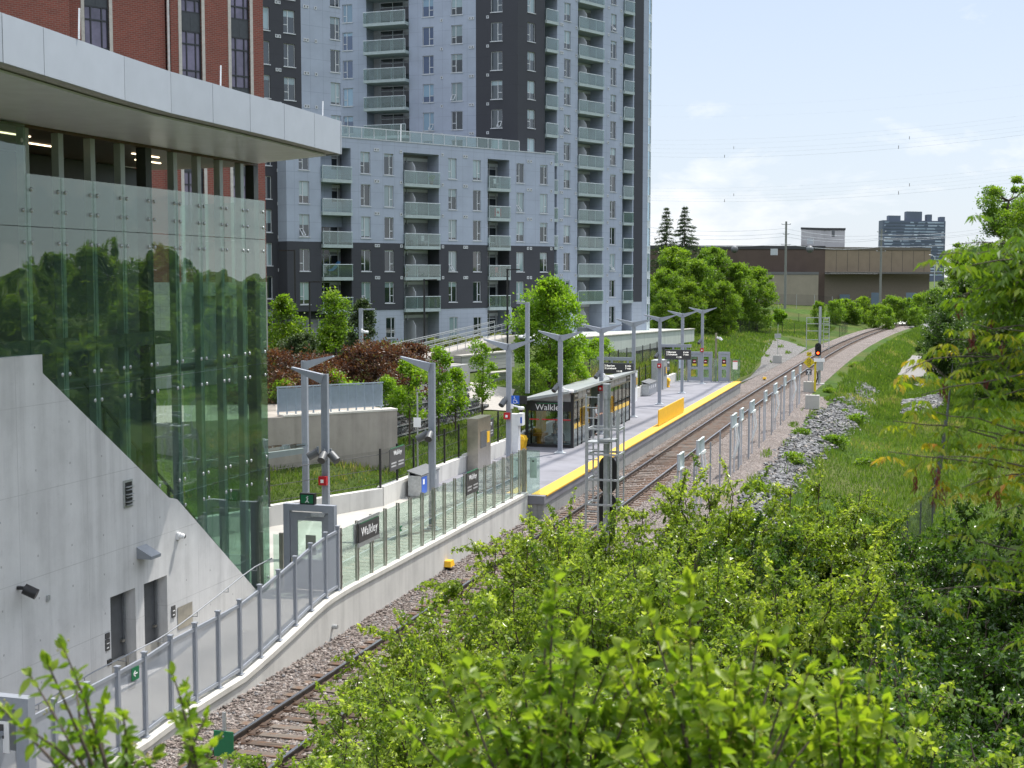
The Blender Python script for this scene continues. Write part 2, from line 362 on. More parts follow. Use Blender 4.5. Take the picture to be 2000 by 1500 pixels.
patch('gravel_patch', [(-15.8, 120), (-15.6, 134), (-16.4, 150), (-18.2, 168), (-20, 190), (-20.5, 200), (-18, 198), (-14.6, 190), (-14.4, 170), (-14.9, 140)], GRV, .07)
patch('service_path', [(-2.4, 166), (-.6, 152), (1.0, 143), (2.4, 144), (2.0, 170), (.9, 205), (-1.0, 205)], plain('path_gravel', (.20, .19, .18), .9, 0, .2, 3), .08)
ASP = plain('asphalt', (.14, .14, .145), .9, 0, .15, 3)
patch('crossing_road', [(-2.2, 272), (3, 268), (14, 292), (8.5, 318), (1.6, 303)], ASP, .12)
# ------------------------------------------------------------------ railway track
RUST = plain('rail_rust', (.075, .048, .034), .75, .3, .3, 9)
RSIDE = plain('rail_side', (.11, .095, .085), .55, .55, .25, 5)
RTOP = plain('rail_head', (.42, .43, .46), .28, 1.0, .1, 4)
TIE = NT('tie_wood'); _oi = TIE.n('ShaderNodeObjectInfo'); _ng = TIE.noise(5, 5, stretch=(.35, 9, 4))
_c = TIE.ramp(_ng, [(.3, (.030, .021, .016, 1)), (.5, (.085, .060, .044, 1)), (.72, (.155, .125, .10, 1))])
_c = TIE.mix(TIE.ramp(_oi.outputs['Random'], [(.45, 0), (.95, .65)]), _c, (.20, .175, .15, 1)); _c = TIE.mix(TIE.ramp(TIE.noise(3, 3), [(.45, 0), (.6, .6)]), _c, (.16, .075, .035, 1))
TIE.base(_c).set(Roughness=.9); TIE.bump(_ng, .5, .02); TIE = TIE.mat
track = thing('railway_track', 'single railway track on brown timber ties curving right past the platform', 'railway track', (-12.42, 20, 0))
def rail(off):
    prof = [(-.07, .02), (.07, .02), (.07, .045), (.012, .06), (.012, .155), (.036, .165), (.036, .2), (-.036, .2), (-.036, .165), (-.012, .155), (-.012, .06), (-.07, .045)]
    yy = np.concatenate([np.arange(5, 110, 3.), np.arange(110, 345, 4.)]); V = []; n = len(prof); Fi = []; mi = []
    for y in yy:
        c = float(track_x(y))+off
        for a, z in prof: V.append((c+a+12.42, y-20, z))
    for j in range(len(yy)-1):
        for i in range(n):
            Fi.append((j*n+i, j*n+(i+1) % n, (j+1)*n+(i+1) % n, (j+1)*n+i)); mi.append(1 if i == 6 else (0 if i in (0, 1, 2, 10, 11) else 2))
    put('rail', np_mesh('rail', V, Fi, [RUST, RTOP, RSIDE], mi), track)
rail(-.775); rail(.775)
tie_me = []
for k in range(4):
    b = MB(); b.box(-1.32-.02*k, 1.30+.03*(k % 2), -.115, .115, -.1, .055+.004*k); b.mi = 1
    for o in (-.775, .775): b.box(o-.16, o+.16, -.09, .09, .05, .075); b.box(o-.125, o-.08, -.05, .05, .07, .11); b.box(o+.08, o+.125, -.05, .05, .07, .11)
    tie_me.append(b.mesh('tie', [TIE, RUST]))
yt = 20.3; k = 0; far = MB()
while yt < 300:
    if k < 100:
        t = put('tie', tie_me[random.randrange(4)], track, (random.uniform(-.05, .05), yt-20, 0), random.uniform(-.02, .02))
    else:
        c = float(track_x(yt))+random.uniform(-.05, .05); far.mi = 0; far.box(c-1.3, c+1.3, yt-.115, yt+.115, -.1, .055+random.uniform(0, .015)); far.mi = 1
        for o in (-.775, .775): far.box(c+o-.16, c+o+.16, yt-.09, yt+.09, .05, .09)
    yt += .53+random.uniform(-.03, .03); k += 1
props(far.obj('ties', [TIE, RUST], track), kind='stuff')
# level crossing panels on the curve
cx = thing('crossing_panel', 'pale concrete crossing panels laid between the rails far up the curve', 'crossing panel', (-4, 296, .2))
CON = concrete('concrete_light', 'b9b8b4', bump=.1); CONP = plain('crossing_concrete', (.55, .54, .50), .8)
for a, b_ in ((-.70, .70), (-1.75, -.86), (.86, 1.75)):
    m = MB()
    for y0 in np.arange(286, 306, 2.5):
        p = [(float(track_x(y))+o, y) for y, o in ((y0, a), (y0, b_), (y0+2.45, b_), (y0+2.45, a))]; m.prism(p, .05, .215)
    m.obj('panel', CONP, cx)
# loose stones of the ballast near the camera
def rocks(name, pts, sizes, mat, kind='stuff', flat=.65):
    N = len(pts); base = np.array([(1, 0, 0), (-1, 0, 0), (0, 1, 0), (0, -1, 0), (0, 0, 1), (0, 0, -1)], float)
    base = np.concatenate([base, np.array([(x, y, z) for x in (-1, 1) for y in (-1, 1) for z in (-1, 1)])*.62])
    fc = []
    o = {(1, 0, 0): 0, (-1, 0, 0): 1, (0, 1, 0): 2, (0, -1, 0): 3, (0, 0, 1): 4, (0, 0, -1): 5}; ci = 6
    for x in (-1, 1):
        for y in (-1, 1):
            for z in (-1, 1):
                a, b_, c = o[(x, 0, 0)], o[(0, y, 0)], o[(0, 0, z)]
                for q in ((a, b_), (b_, c), (c, a)): fc.append((q[0], q[1], ci) if x*y*z > 0 else (q[1], q[0], ci))
                ci += 1
    fc = np.array(fc); k = len(base)
    B = base[None]*(1+rng.uniform(-.28, .28, (N, k, 1)))*np.asarray(sizes)[:, None, None]*rng.uniform(.7, 1.3, (N, 1, 3))
    B[:, :, 2] *= flat; a = rng.uniform(0, 6.28, N); ca, sa = np.cos(a)[:, None], np.sin(a)[:, None]
    V = np.stack([B[:, :, 0]*ca-B[:, :, 1]*sa, B[:, :, 0]*sa+B[:, :, 1]*ca, B[:, :, 2]], -1)+np.asarray(pts)[:, None, :]
    Fi = (fc[None]+(np.arange(N)*k)[:, None, None]).reshape(-1, 3)
    return props(put(name, np_mesh(name, V.reshape(-1, 3), Fi, mat, tint=np.repeat(rng.random(N), len(fc)))), kind=kind)
def rockmat(name, stops):
    m = NT(name); a = m.n('ShaderNodeAttribute', attribute_name='tint'); c = m.ramp(a.outputs['Fac'], stops)
    c = m.mix(m.math('MULTIPLY', m.noise(9, 3), .4), c, (.08, .075, .07, 1)); m.base(c).set(Roughness=.9, Specular_IOR_Level=.2); return m.mat
RP = rockmat('ballast_stone', PINK); RG = rockmat('riprap_stone', [(0, (.10, .10, .10, 1)), (.5, (.21, .21, .215, 1)), (.85, (.33, .33, .33, 1)), (1, (.36, .32, .28, 1))])
N = 26000; y = 19+(rng.random(N)**1.8)*50; rel = rng.uniform(-2.38, 2.6, N); c = track_x(y)
keep = (np.abs(np.abs(rel)-.775) > .13); y, rel, c = y[keep], rel[keep], c[keep]
zz = np.where(rel > 1.8, .03-(rel-1.8)*.06, .028)+rng.uniform(-.01, .012, len(y))
rocks('ballast_stones', np.stack([c+rel, y, zz], -1), rng.uniform(.022, .05, len(y)), RP)
# riprap in the ditch: band along rel 5.5..9
N = 7000; y = rng.uniform(40, 137, N); t = rng.random(N)
lo = np.interp(y, [40, 62, 80, 100, 125, 137], [-7.2, -7.1, -7.3, -6.7, -5.5, -5.0]); hi = np.interp(y, [40, 62, 80, 95, 110, 125, 137], [-6.0, -5.9, -5.6, -4.7, -3.9, -3.3, -4.3])
x = lo+(hi-lo)*t+rng.normal(0, .22, N); rocks('riprap_stones', np.stack([x, y, H(x, y)+rng.uniform(-.02, .16, N)], -1), rng.uniform(.05, .15, N), RG)
N = 500; x = rng.uniform(-1.3, 1.9, N); y = rng.uniform(118, 131, N); rocks('rubble_heap', np.stack([x, y, H(x, y)+.1+.2*rng.random(N)], -1), rng.uniform(.12, .3, N), RG)

# ------------------------------------------------------------------ platform, walkway, ramp
PZT = .95
STEEL = plain('grey_painted_steel', (.27, .29, .32), .45, .2, .08, 4); STEELD = plain('dark_painted_steel', (.11, .115, .12), .5, .2)
GALV = plain('galvanised_steel', (.46, .48, .49), .42, .6, .15, 12); STAIN = plain('stainless_steel', (.42, .40, .36), .3, .9, .1, 6)
BLK = plain('black_metal', (.012, .012, .013), .45); WHITE = plain('white_paint', (.75, .76, .77), .4, 0, .05); YEL = plain('safety_yellow', (.80, .46, .015), .5, 0, .08, 5)
YELT = plain('tactile_yellow', (.62, .36, .03), .7, 0, .12, 7, bump=.3); REDP = plain('red_paint', (.45, .012, .02), .4); GRN = plain('sign_green', (.01, .16, .065), .35); BLU = plain('sign_blue', (.015, .10, .50), .4)
DGS = plain('sign_charcoal', (.055, .055, .058), .4); LTX = plain('sign_white', (.85, .85, .85), .5, 0, .02)
def deckmat(name, col, jx, jy, dark=.35):
    m = NT(name); sep = m.n('ShaderNodeSeparateXYZ'); m.l(m.co(), sep.inputs[0])
    c = m.ramp(m.noise(.7, 5), [(.3, tuple(x*.74 for x in col)+(1,)), (.5, tuple(x*.97 for x in col)+(1,)), (.7, tuple(x*1.1 for x in col)+(1,))])
    c = m.mix(m.math('MULTIPLY', m.noise(30, 3), .15), c, (.08, .08, .085, 1))
    a = m.math('LESS_THAN', m.math('FRACT', m.math('DIVIDE', sep.outputs[1], jy)), .02/jy)
    if jx: a = m.math('MAXIMUM', a, m.math('LESS_THAN', m.math('FRACT', m.math('DIVIDE', sep.outputs[0], jx)), .02/jx))
    m.base(m.mix(m.math('MULTIPLY', a, dark), c, (.05, .05, .05, 1))).set(Roughness=.8, Specular_IOR_Level=.3); m.bump(m.noise(60, 2), .08, .004); return m.mat
DECK = deckmat('platform_deck', (.215, .215, .24), None, 3.0); WALK = deckmat('walkway_concrete', (.42, .405, .37), None, 3.2, .5)
CONE = concrete('concrete_edge', '979795', (1.6, .36, 'Y'), .2); CONW = concrete('concrete_wall_pale', 'cfcdc8', (3.1, 4.0, 'Y'), .16)
pf = thing('platform', 'long grey raised platform deck with a yellow tactile edge along the track', 'platform', (-16.7, 83, 0))
MB().prism([(-19.3, 52.2), (-14.08, 52.2), (-14.08, 114.4), (-19.3, 114.4)], .62, PZT).obj('deck', DECK, pf)
MB().prism([(-14.7, 52.5), (-14.05, 52.5), (-14.05, 114.38), (-14.7, 114.38)], PZT-.05, PZT+.012).obj('tactile_strip', YELT, pf)
MB().box(-14.35, -14.12, 52.25, 114.35, -.5, .615).obj('edge_wall', CONE, pf); MB().box(-19.2, -14.36, 52.25, 52.6, -.5, .615).obj('end_wall', CONE, pf); MB().box(-19.2, -14.36, 114.0, 114.3, -.5, .615).obj('end_wall', CONE, pf)
wk = MB().prism([(-23.6, 33.6), (-15.06, 33.6), (-15.06, 52.19), (-19.3, 52.19), (-19.4, 48.3), (-21.5, 43.2), (-23.6, 38.1)], .3, PZT).obj('walkway', WALK); props(wk, kind='structure')
CURB_Y = [10, 22, 24.1, 25.2, 28.2, 29.2, 30.3, 31.2, 32.1, 33.0, 34.2, 52.19]; CURB_Z = [.1, .22, .26, .36, .41, .53, .70, .84, 1.0, 1.12, 1.16, 1.10]
curb = lambda y: float(np.interp(y, CURB_Y, CURB_Z))
yy = np.concatenate([np.arange(10, 33.6, .6), [33.59]]); V = []; 
for y in yy: V += [(-17.12, y, curb(y)-.13), (-15.06, y, curb(y)-.13)]
V[-1] = (-15.06, 33.59, .952); V[-2] = (-17.12, 33.59, .952)
props(put('ramp_path', np_mesh('ramp_path', V, [(2*i, 2*i+1, 2*i+3, 2*i+2) for i in range(len(yy)-1)], WALK)), kind='structure')
rw = thing('retaining_wall', 'low pale concrete retaining wall under the ramp and glass fence beside the ballast', 'wall', (-14.9, 35, 0))
m = MB(); yy = list(np.arange(10, 52, .7))+[52.19]
for a, b_ in zip(yy[:-1], yy[1:]):
    m.add([(-15.06, a, -.5), (-14.76, a, -.5), (-14.76, b_, -.5), (-15.06, b_, -.5), (-15.06, a, curb(a)-.02), (-14.76, a, curb(a)-.02), (-14.76, b_, curb(b_)-.02), (-15.06, b_, curb(b_)-.02)], [(0,1,5,4), (1,2,6,5), (2,3,7,6), (3,0,4,7)])
m.obj('wall', CONW, rw); m = MB()
for a, b_ in zip(yy[:-1], yy[1:]):
    m.add([(-15.07, a, curb(a)-.12), (-14.72, a, curb(a)-.12), (-14.72, b_, curb(b_)-.12), (-15.07, b_, curb(b_)-.12), (-15.07, a, curb(a)), (-14.72, a, curb(a)), (-14.72, b_, curb(b_)), (-15.07, b_, curb(b_))], [(0,1,5,4), (1,2,6,5), (2,3,7,6), (4,5,6,7)])
m.obj('coping', concrete('coping_concrete', 'd2cfc7', None, .1), rw)
MB().tube((-14.76, 33.2, .35), (-14.62, 33.2, .35), .06, 10).tube((-14.76, 28.9, -.02), (-14.62, 28.9, -.02), .06, 10).obj('drain_pipe', GALV, rw)
lw = thing('low_wall', 'low white concrete wall along the back of walkway and platform, carrying the black fence', 'wall', (-19.4, 70, .9))
pts = [(-23.2, 39.2), (-21.55, 43.2), (-19.45, 48.3), (-19.38, 58.2), (-19.42, 66.9), (-19.45, 113.6)]
for a, b_ in zip(pts[:-1], pts[1:]):
    n = Vector((b_[1]-a[1], -(b_[0]-a[0]), 0)).normalized()*.14
    MB().prism([(a[0]-n.x, a[1]-n.y), (a[0]+n.x, a[1]+n.y), (b_[0]+n.x, b_[1]+n.y), (b_[0]-n.x, b_[1]-n.y)], .5, [1.68, 1.68, 1.62, 1.62]).obj('wall_section', CONW, lw)
# ------------------------------------------------------------------ station building
from mathutils.geometry import tessellate_polygon
CONS = concrete('station_concrete', 'cecece', (2.35, 1.75, 'Y'), .17, .12)
GLS = glass('green_glass', (.71, .82, .765, 1), 1.75, .0, 1.55, .015, .3, .022); GLC = glass('clear_glass', (.80, .88, .84, 1), 1.2, .0, 1.5)
ALU = plain('pale_aluminium', (.40, .425, .46), .38, .35, .04, 2); SOF = plain('soffit_panel', (.74, .76, .84), .3, .05, .06, 2); COLM = plain('column_paint', (.36, .40, .40), .35, .1, .05)
WOOD = plain('timber_ceiling', (.10, .05, .024), .45, 0, .3, 8); CORE = plain('dark_cladding', (.035, .042, .040), .5); LIT = NT('lit_tube'); LIT.set(Base_Color=(1, .85, .6, 1)); LIT.b.inputs['Emission Color'].default_value = (1, .80, .52, 1); LIT.b.inputs['Emission Strength'].default_value = 3.0; LIT = LIT.mat
st = thing('station_building', 'glass and concrete station hall under a sweeping pale metal canopy, left of the ramp', 'station', (-17.2, 28, 0))
def plate(outer, holes, x0, x1):      # outline in the (y, z) plane, pushed from x0 to x1
    loops = [[Vector((0, a, b)) for a, b in L] for L in [outer]+holes]; flat = [p for L in loops for p in L]
    tri = tessellate_polygon(loops); n = len(flat); vs = [(x0, p.y, p.z) for p in flat]+[(x1, p.y, p.z) for p in flat]
    fs = [tuple(t) for t in tri]+[tuple(n+i for i in reversed(t)) for t in tri]; o = 0
    for L in loops:
        k = len(L); fs += [(o+i, o+(i+1) % k, n+o+(i+1) % k, n+o+i) for i in range(k)]; o += k
    return MB().add(vs, fs)
DR = [(26.44, 27.46), (27.83, 28.85)]
plate([(8, -.4), (33.62, -.4), (33.62, .98), (33.13, 1.37), (29.40, 4.24), (29.02, 4.34), (24.2, 7.64), (24.2, 8.02), (8, 8.06)], [[(a, .31), (b, .31), (b, 2.5), (a, 2.5)] for a, b in DR], -17.1, -17.55).obj('concrete_wall', CONS, st)
DOORM = plain('grey_door', (.075, .08, .088), .45); FRM = plain('door_frame', (.16, .17, .18), .45)
for i, (a, b) in enumerate(DR):
    d = MB().box(-17.42, -17.36, a+.07, b-.14, .32, 2.43).obj('door', DOORM, st)
    MB().box(-17.355, -17.30, b-.14, b-.10, .33, 2.44).box(-17.4, -17.34, a+.01, a+.069, .32, 2.49).box(-17.4, -17.34, a+.07, b-.14, 2.432, 2.49).box(-17.40, -17.357, b-.139, b-.01, .32, 2.49).obj('frame', FRM, d)
    MB().box(-17.359, -17.29, b-.26, b-.16, 1.28, 1.33).obj('handle', STAIN, d)
    if i == 0:
        nt = MB().box(-17.359, -17.35, a+.12, a+.33, 1.55, 1.82).obj('notice', WHITE, d); text('FACP', .115, REDP, d, face_M((-17.346, a+.225, 1.69), (0, 1, 0)), .002)
for y, z0, z1, mt in ((26.28, 1.35, 1.6, DGS), (26.28, 1.62, 1.74, DGS), (26.34, 1.0, 1.13, BLK), (29.10, 1.42, 1.7, DGS)):
    pl = MB().box(-17.1, -17.075, y-.08, y+.08, z0, z1); pl.mi = 1
    if z1-z0 > .2: pl.box(-17.075, -17.07, y-.05, y+.03, z0+.05, z0+.075).box(-17.075, -17.07, y-.05, y+.05, z0+.15, z0+.17)
    pl.obj('name_plate', [mt, LTX], st)
MB().box(-17.1, -17.085, 29.3, 30.0, 1.05, 1.6).obj('access_panel', STAIN, st)
lv = MB().box(-17.1, -17.075, 27.05, 27.42, 4.4, 5.02).obj('vent_frame', GALV, st); s_ = MB()
for k in range(3): s_.add([(-17.07, 27.1, 4.47+k*.17), (-17.07, 27.37, 4.47+k*.17), (-17.02, 27.37, 4.40+k*.17+.05), (-17.02, 27.1, 4.40+k*.17+.05)], [(0, 1, 2, 3)]).beam((-17.03, 27.1, 4.53+k*.17), (-17.03, 27.37, 4.53+k*.17), .08, .012)
s_.obj('louvre', GALV, lv); MB().box(-17.074, -17.068, 27.1, 27.37, 4.45, 4.97).obj('opening', BLK, lv)
MB().extr([(-17.1, 27.55, 3.42), (-16.72, 27.55, 3.22), (-16.72, 27.55, 3.15), (-17.1, 27.55, 3.15)], (0, .42, 0)).obj('wall_lamp', STEEL, st)
cd = MB().box(-17.1, -17.04, 29.32, 29.45, 3.27, 3.43).ball((-16.98, 29.385, 3.35), .075, 10).obj('security_camera', WHITE, st); MB().ball((-16.955, 29.41, 3.34), .058, 10).obj('lens_dome', BLK, cd)
sp = MB().tube((-16.95, 23.2, 3.42), (-16.72, 23.28, 3.30), .11, 12).box(-17.1, -16.93, 23.16, 23.24, 3.40, 3.46).obj('spotlight', BLK, st)
MB().box(-17.1, -17.06, 24.12, 24.2, 2.95, 3.06).obj('fitting', GALV, st)
# glazing: ten bays between the joints, four rows
JY = [22.80]+[23.96+1.1665*i for i in range(10)]; ROW = [.97, 4.34, 7.23, 10.60, 11.66]
diag = lambda y: float(np.interp(y, [0, 24.2, 24.21, 29.02, 29.4, 33.13, 34.6], [8.02, 8.02, 7.64, 4.34, 4.24, 1.37, .95]))
JYS = [JY[0]-1.16*i for i in range(6, 0, -1)]+JY
for a, b in zip(JYS[:-1], JYS[1:]):
    for r in range(4):
        z0, z1 = ROW[r], ROW[r+1]
        if z1 < diag(b)+.02: continue
        z0 = max(z0, diag(b)-.3)
        if r == 3 and b < 24: z1 = 12.62
        q = MB().box(-17.215, -17.185, a+.007, b-.007, z0+.007, z1-.007); q.mi = 1
        for y in (a+.13, b-.13):
            for z in (z0+.32, z1-.32):
                if z > diag(y)+.1: q.lathe([(.045, 0), (.045, .012), (.02, .02)], 8)
                else: continue
                for i in range(len(q.v)-24, len(q.v)): vx, vy, vz = q.v[i]; q.v[i] = (-17.185+vz, y+vx, z+vy)
        q.obj('glass_panel', [GLS, GALV], st)
ends = [(-17.2, 34.47), (-18.35, 35.0), (-19.5, 35.5), (-20.65, 36.0)]
for (xa, ya), (xb, yb) in zip(ends[:-1], ends[1:]):
    for r in range(4):
        d = Vector((xb-xa, yb-ya, 0)).normalized()*.01
        MB().extr([(xa+d.x, ya+d.y, ROW[r]+.01), (xb-d.x, yb-d.y, ROW[r]+.01), (xb-d.x, yb-d.y, ROW[r+1]-.01), (xa+d.x, ya+d.y, ROW[r+1]-.01)], (-.015, -.03, 0)).obj('glass_panel', GLS, st)
for i, y in enumerate([19.7, 20.86, 22.0, 23.15, 24.32, 25.5, 26.67, 27.85, 28.95, 30.17, 31.33, 32.47, 33.62, 34.42]):
    big = i in (8, 13)
    MB().box(-17.60-(.08 if big else 0), -17.43, y-.09-(.04 if big else 0), y+.09+(.04 if big else 0), .96, 12.69).obj('column', CORE if big else COLM, st)
for z in (7.23,): MB().tube((-17.68, 18, z+.1), (-17.68, 34.3, z+.1), .10, 8).obj('beam', STEELD, st)
MB().prism([(-20.88, 12), (-17.3, 12), (-17.3, 34.4), (-20.4, 35.6), (-20.88, 35.6)], .5, .945).obj('floor', WALK, st)
MB().box(-26, -20.9, 12, 34.6, .3, 12.58).obj('core', CORE, st)
MB().prism([(-20.88, 12), (-17.3, 12), (-17.3, 29.6), (-20.88, 29.6)], 8.0, 8.3).obj('floor_slab', plain('dark_floor', (.10, .10, .10), .5), st)
MB().box(-20.88, -20.5, 12, 26.4, 8.31, 9.7).obj('counter', plain('dark_wood', (.035, .022, .014), .5), st)
# stair following the sloping wall
sb = MB(); n = 24
for k in range(n):
    y = 24.4+(33.0-24.4)*k/n; z = 8.0-(8.0-1.0)*(k+1)/n; sb.box(-19.3, -17.58, y, y+.37, z-.22, z+.0)
sb.obj('stair', CON, st); hr = MB()
for k in range(7):
    y = 24.5+k*1.35; z = 7.9-(y-24.4)*.814; hr.box(-17.66, -17.60, y-.03, y+.03, z-.3, z+1.0)
hr.beam((-17.63, 24.5, 8.85), (-17.63, 32.6, 8.85-8.1*.814), .05, .05).obj('handrail', BLK, st)
# canopy
cp = [PZ(x, y, 12.7) for x, y in [(0, 122), (81, 147), (239, 196), (330, 221), (412, 240), (485, 257), (552, 273), (611, 288), (662, 301)]]
cp = [Vector((cp[0].x+.9, 9, 12.7)), Vector((cp[0].x+.25, 13.5, 12.7))]+cp
ft = [.66, .69, .71, .73, .77, .78, .79, .79, .81, .82, .83]
ca = MB(); poly = [(p.x-.06, p.y) for p in cp]+[(-17.42, 34.66), (-20.4, 35.2), (-24.5, 36.0), (-27, 36), (-27, 9)]
ca.prism(poly, 12.72, [12.72+f-.03 for f in ft]+[13.45]*5).obj('canopy_roof', plain('roof_membrane', (.35, .35, .35), .8), st)
for i, (a, b) in enumerate(zip(cp[:-1], cp[1:])):
    d = (b-a).normalized()*.008; a2, b2 = a+d, b-d; n = Vector((d.y, -d.x, 0)).normalized()*.05; n.z = 0
    MB().add([a2, b2, b2+n, a2+n, a2+Vector((0, 0, ft[i])), b2+Vector((0, 0, ft[i+1])), b2+n+Vector((0, 0, ft[i+1])), a2+n+Vector((0, 0, ft[i]))], [(3,2,1,0), (4,5,6,7), (0,1,5,4), (1,2,6,5), (2,3,7,6), (3,0,4,7)]).obj('fascia_panel', ALU, st)
a, b = cp[-1], Vector((-17.42, 34.66, 12.7)); MB().add([a+Vector((.05, .02, 0)), b, b+Vector((0, .05, 0)), a+Vector((.05, .07, 0)), a+Vector((.05, .02, .83)), b+Vector((0, 0, .8)), b+Vector((0, .05, .8)), a+Vector((.05, .07, .83))], [(3,2,1,0), (4,5,6,7), (0,1,5,4), (1,2,6,5), (2,3,7,6), (3,0,4,7)]).obj('fascia_panel', ALU, st)
so_ = [(p.x-.05, p.y) for p in cp]+[(-17.38, 34.6), (-17.38, 9)]
MB().prism([(-17.38, 9)]+[(p.x-.32, p.y-.1) for p in cp]+[(-17.38, 34.4)], 12.66, 12.70).obj('soffit', SOF, st)
MB().prism([(-20.88, 12), (-17.40, 12), (-17.40, 34.5), (-20.2, 35.0), (-20.88, 34.9)], 12.60, 12.69).obj('ceiling', WOOD, st)
for x, y in ((-18.4, 25.2), (-19.3, 27.3), (-18.5, 30.6), (-19.4, 32.2)):
    MB().box(x-.03, x+.03, y-.6, y+.6, 12.575, 12.598).obj('ceiling_light', LIT, st)
for px, py in ((105, 60), (340, 140), (505, 190), (622, 222)):
    p = PZ(px, py+110, 12.7); q = min(cp, key=lambda c: abs(c.y-p.y)); MB().tube((q.x-.12, p.y, 13.45), (q.x-.12, p.y+.03, 13.95), .016, 6).obj('lightning_rod', WHITE, st)
# entrance canopy and cabinet beyond the corner
MB().add([(-21, 36.1, 4.15), (-17.85, 38.5, 4.42), (-18.3, 39.3, 4.42), (-21.5, 38.5, 4.15)], [(0, 1, 2, 3)]).obj('entry_canopy', GLC, st)
MB().beam((-20.9, 36.2, 3.95), (-18.05, 38.55, 4.28), .14, .26, h2=.16).obj('canopy_beam', COLM, st)
# ------------------------------------------------------------------ fences beside the ramp and walkway
PERF = NT('perforated_sheet'); _t = PERF.n('ShaderNodeBsdfTransparent'); _m = PERF.n('ShaderNodeMixShader'); _m.inputs[0].default_value = .7
PERF.set(Base_Color=(.34, .37, .42, 1), Roughness=.5); PERF.l(_t.outputs[0], _m.inputs[1]); PERF.l(PERF.b.outputs[0], _m.inputs[2]); PERF.l(_m.outputs[0], PERF.out.inputs[0]); PERF = PERF.mat
MESHM = NT('wire_mesh'); _t = MESHM.n('ShaderNodeBsdfTransparent'); _m = MESHM.n('ShaderNodeMixShader'); _m.inputs[0].default_value = .16
MESHM.set(Base_Color=(.015, .015, .015, 1), Roughness=.6); MESHM.l(_t.outputs[0], _m.inputs[1]); MESHM.l(MESHM.b.outputs[0], _m.inputs[2]); MESHM.l(_m.outputs[0], MESHM.out.inputs[0]); MESHM = MESHM.mat
PAINT = plain('blue_grey_paint', (.30, .325, .37), .42, .1, .06)
mf = thing('mesh_fence', 'blue grey fence of perforated panels stepping down the ramp towards the camera', 'fence', (-14.9, 28, .4))
FY = [19.1, 20.15, 21.18, 22.2, 23.24, 24.22, 25.23, 26.25, 27.28, 28.3, 29.32, 30.32, 31.26, 32.18, 33.12, 33.92]
for y in FY:
    z = curb(y); MB().box(-14.945, -14.865, y-.04, y+.04, z, z+1.74).box(-14.96, -14.85, y-.055, y+.055, z+1.74, z+1.77).box(-14.99, -14.82, y-.075, y+.075, z, z+.02).obj('post', PAINT, mf)
for a, b in zip(FY[:-1], FY[1:]):
    za, zb = curb(a), curb(b); p = MB().add([(-14.905, a+.045, za+.16), (-14.905, b-.045, zb+.16), (-14.905, b-.045, zb+1.6), (-14.905, a+.045, za+1.6)], [(0, 1, 2, 3)]).obj('panel', PERF, mf)
    MB().beam((-14.905, a+.04, za+1.62), (-14.905, b-.04, zb+1.62), .05, .07).obj('rail', PAINT, mf); MB().beam((-14.905, a+.04, za+.13), (-14.905, b-.04, zb+.13), .05, .07).obj('rail', PAINT, mf)
def arrow_sign(name, label, p, right, size, left=True, group=None):
    t = thing(name, label, 'sign', p, 0, group); r = Vector(right); n = r.cross(Vector((0, 0, 1))); p = Vector(p)
    MB().beam(p-r*size/2, p+r*size/2, .012, size).obj('plate', GRN, t); m = MB(); s = -1 if left else 1; q = p+n*.009
    m.beam(q-r*size*.25, q+r*size*.25, .004, size*.1); tip = q+r*size*.28*s
    for k in (1, -1): m.beam(tip, tip-r*size*.24*s+Vector((0, 0, k*size*.22)), .004, size*.1)
    m.obj('arrow', LTX, t); return t
arrow_sign('exit_sign', 'small green arrow sign fixed to a perforated ramp fence panel', (-14.87, 23.82, curb(23.8)+1.45), (0, 1, 0), .26)
gf = thing('glass_fence', 'glass fence on slim brushed steel posts along the walkway above the track', 'fence', (-14.9, 43, 1.1))
GLF = glass('fence_glass', (.80, .90, .85, 1), 1.6, .0, 1.5, .02)
GY = [34.05, 35.23, 36.28, 37.33, 38.36, 39.40, 40.46, 41.52, 42.58, 43.64, 44.72, 45.9, 47.0, 48.12, 49.28, 50.4, 51.5, 52.1]
for y in GY:
    z = 1.12; m = MB().box(-14.95, -14.91, y-.022, y+.022, z, z+1.72).box(-14.885, -14.845, y-.022, y+.022, z, z+1.72).box(-14.97, -14.83, y-.05, y+.05, z, z+.015)
    for q in (.35, .9, 1.5): m.box(-14.845, -14.835, y-.03, y+.03, z+q, z+q+.06)
    m.obj('post', STAIN, gf)
for a, b in zip(GY[:-1], GY[1:]): MB().box(-14.906, -14.894, a+.03, b-.03, 1.16, 2.78).obj('glass_panel', GLF, gf)
MB().box(-14.89, -14.3, 52.30, 52.312, 1.0, 2.75).obj('glass_panel', GLF, gf)
MB().box(-15.0, -14.8, 52.1, 52.2, 1.0, 2.78).obj('post', STAIN, gf)
pl = thing('notice_plate', 'small pale green plate hanging on the end pane of the glass fence', 'plate', (-14.55, 52.28, 1.9)); MB().box(-14.7, -14.42, 52.27, 52.297, 1.65, 2.45).obj('plate', plain('mint', (.35, .48, .40), .4), pl); MB().box(-14.6, -14.52, 52.255, 52.269, 2.3, 2.35).obj('slot', BLK, pl)
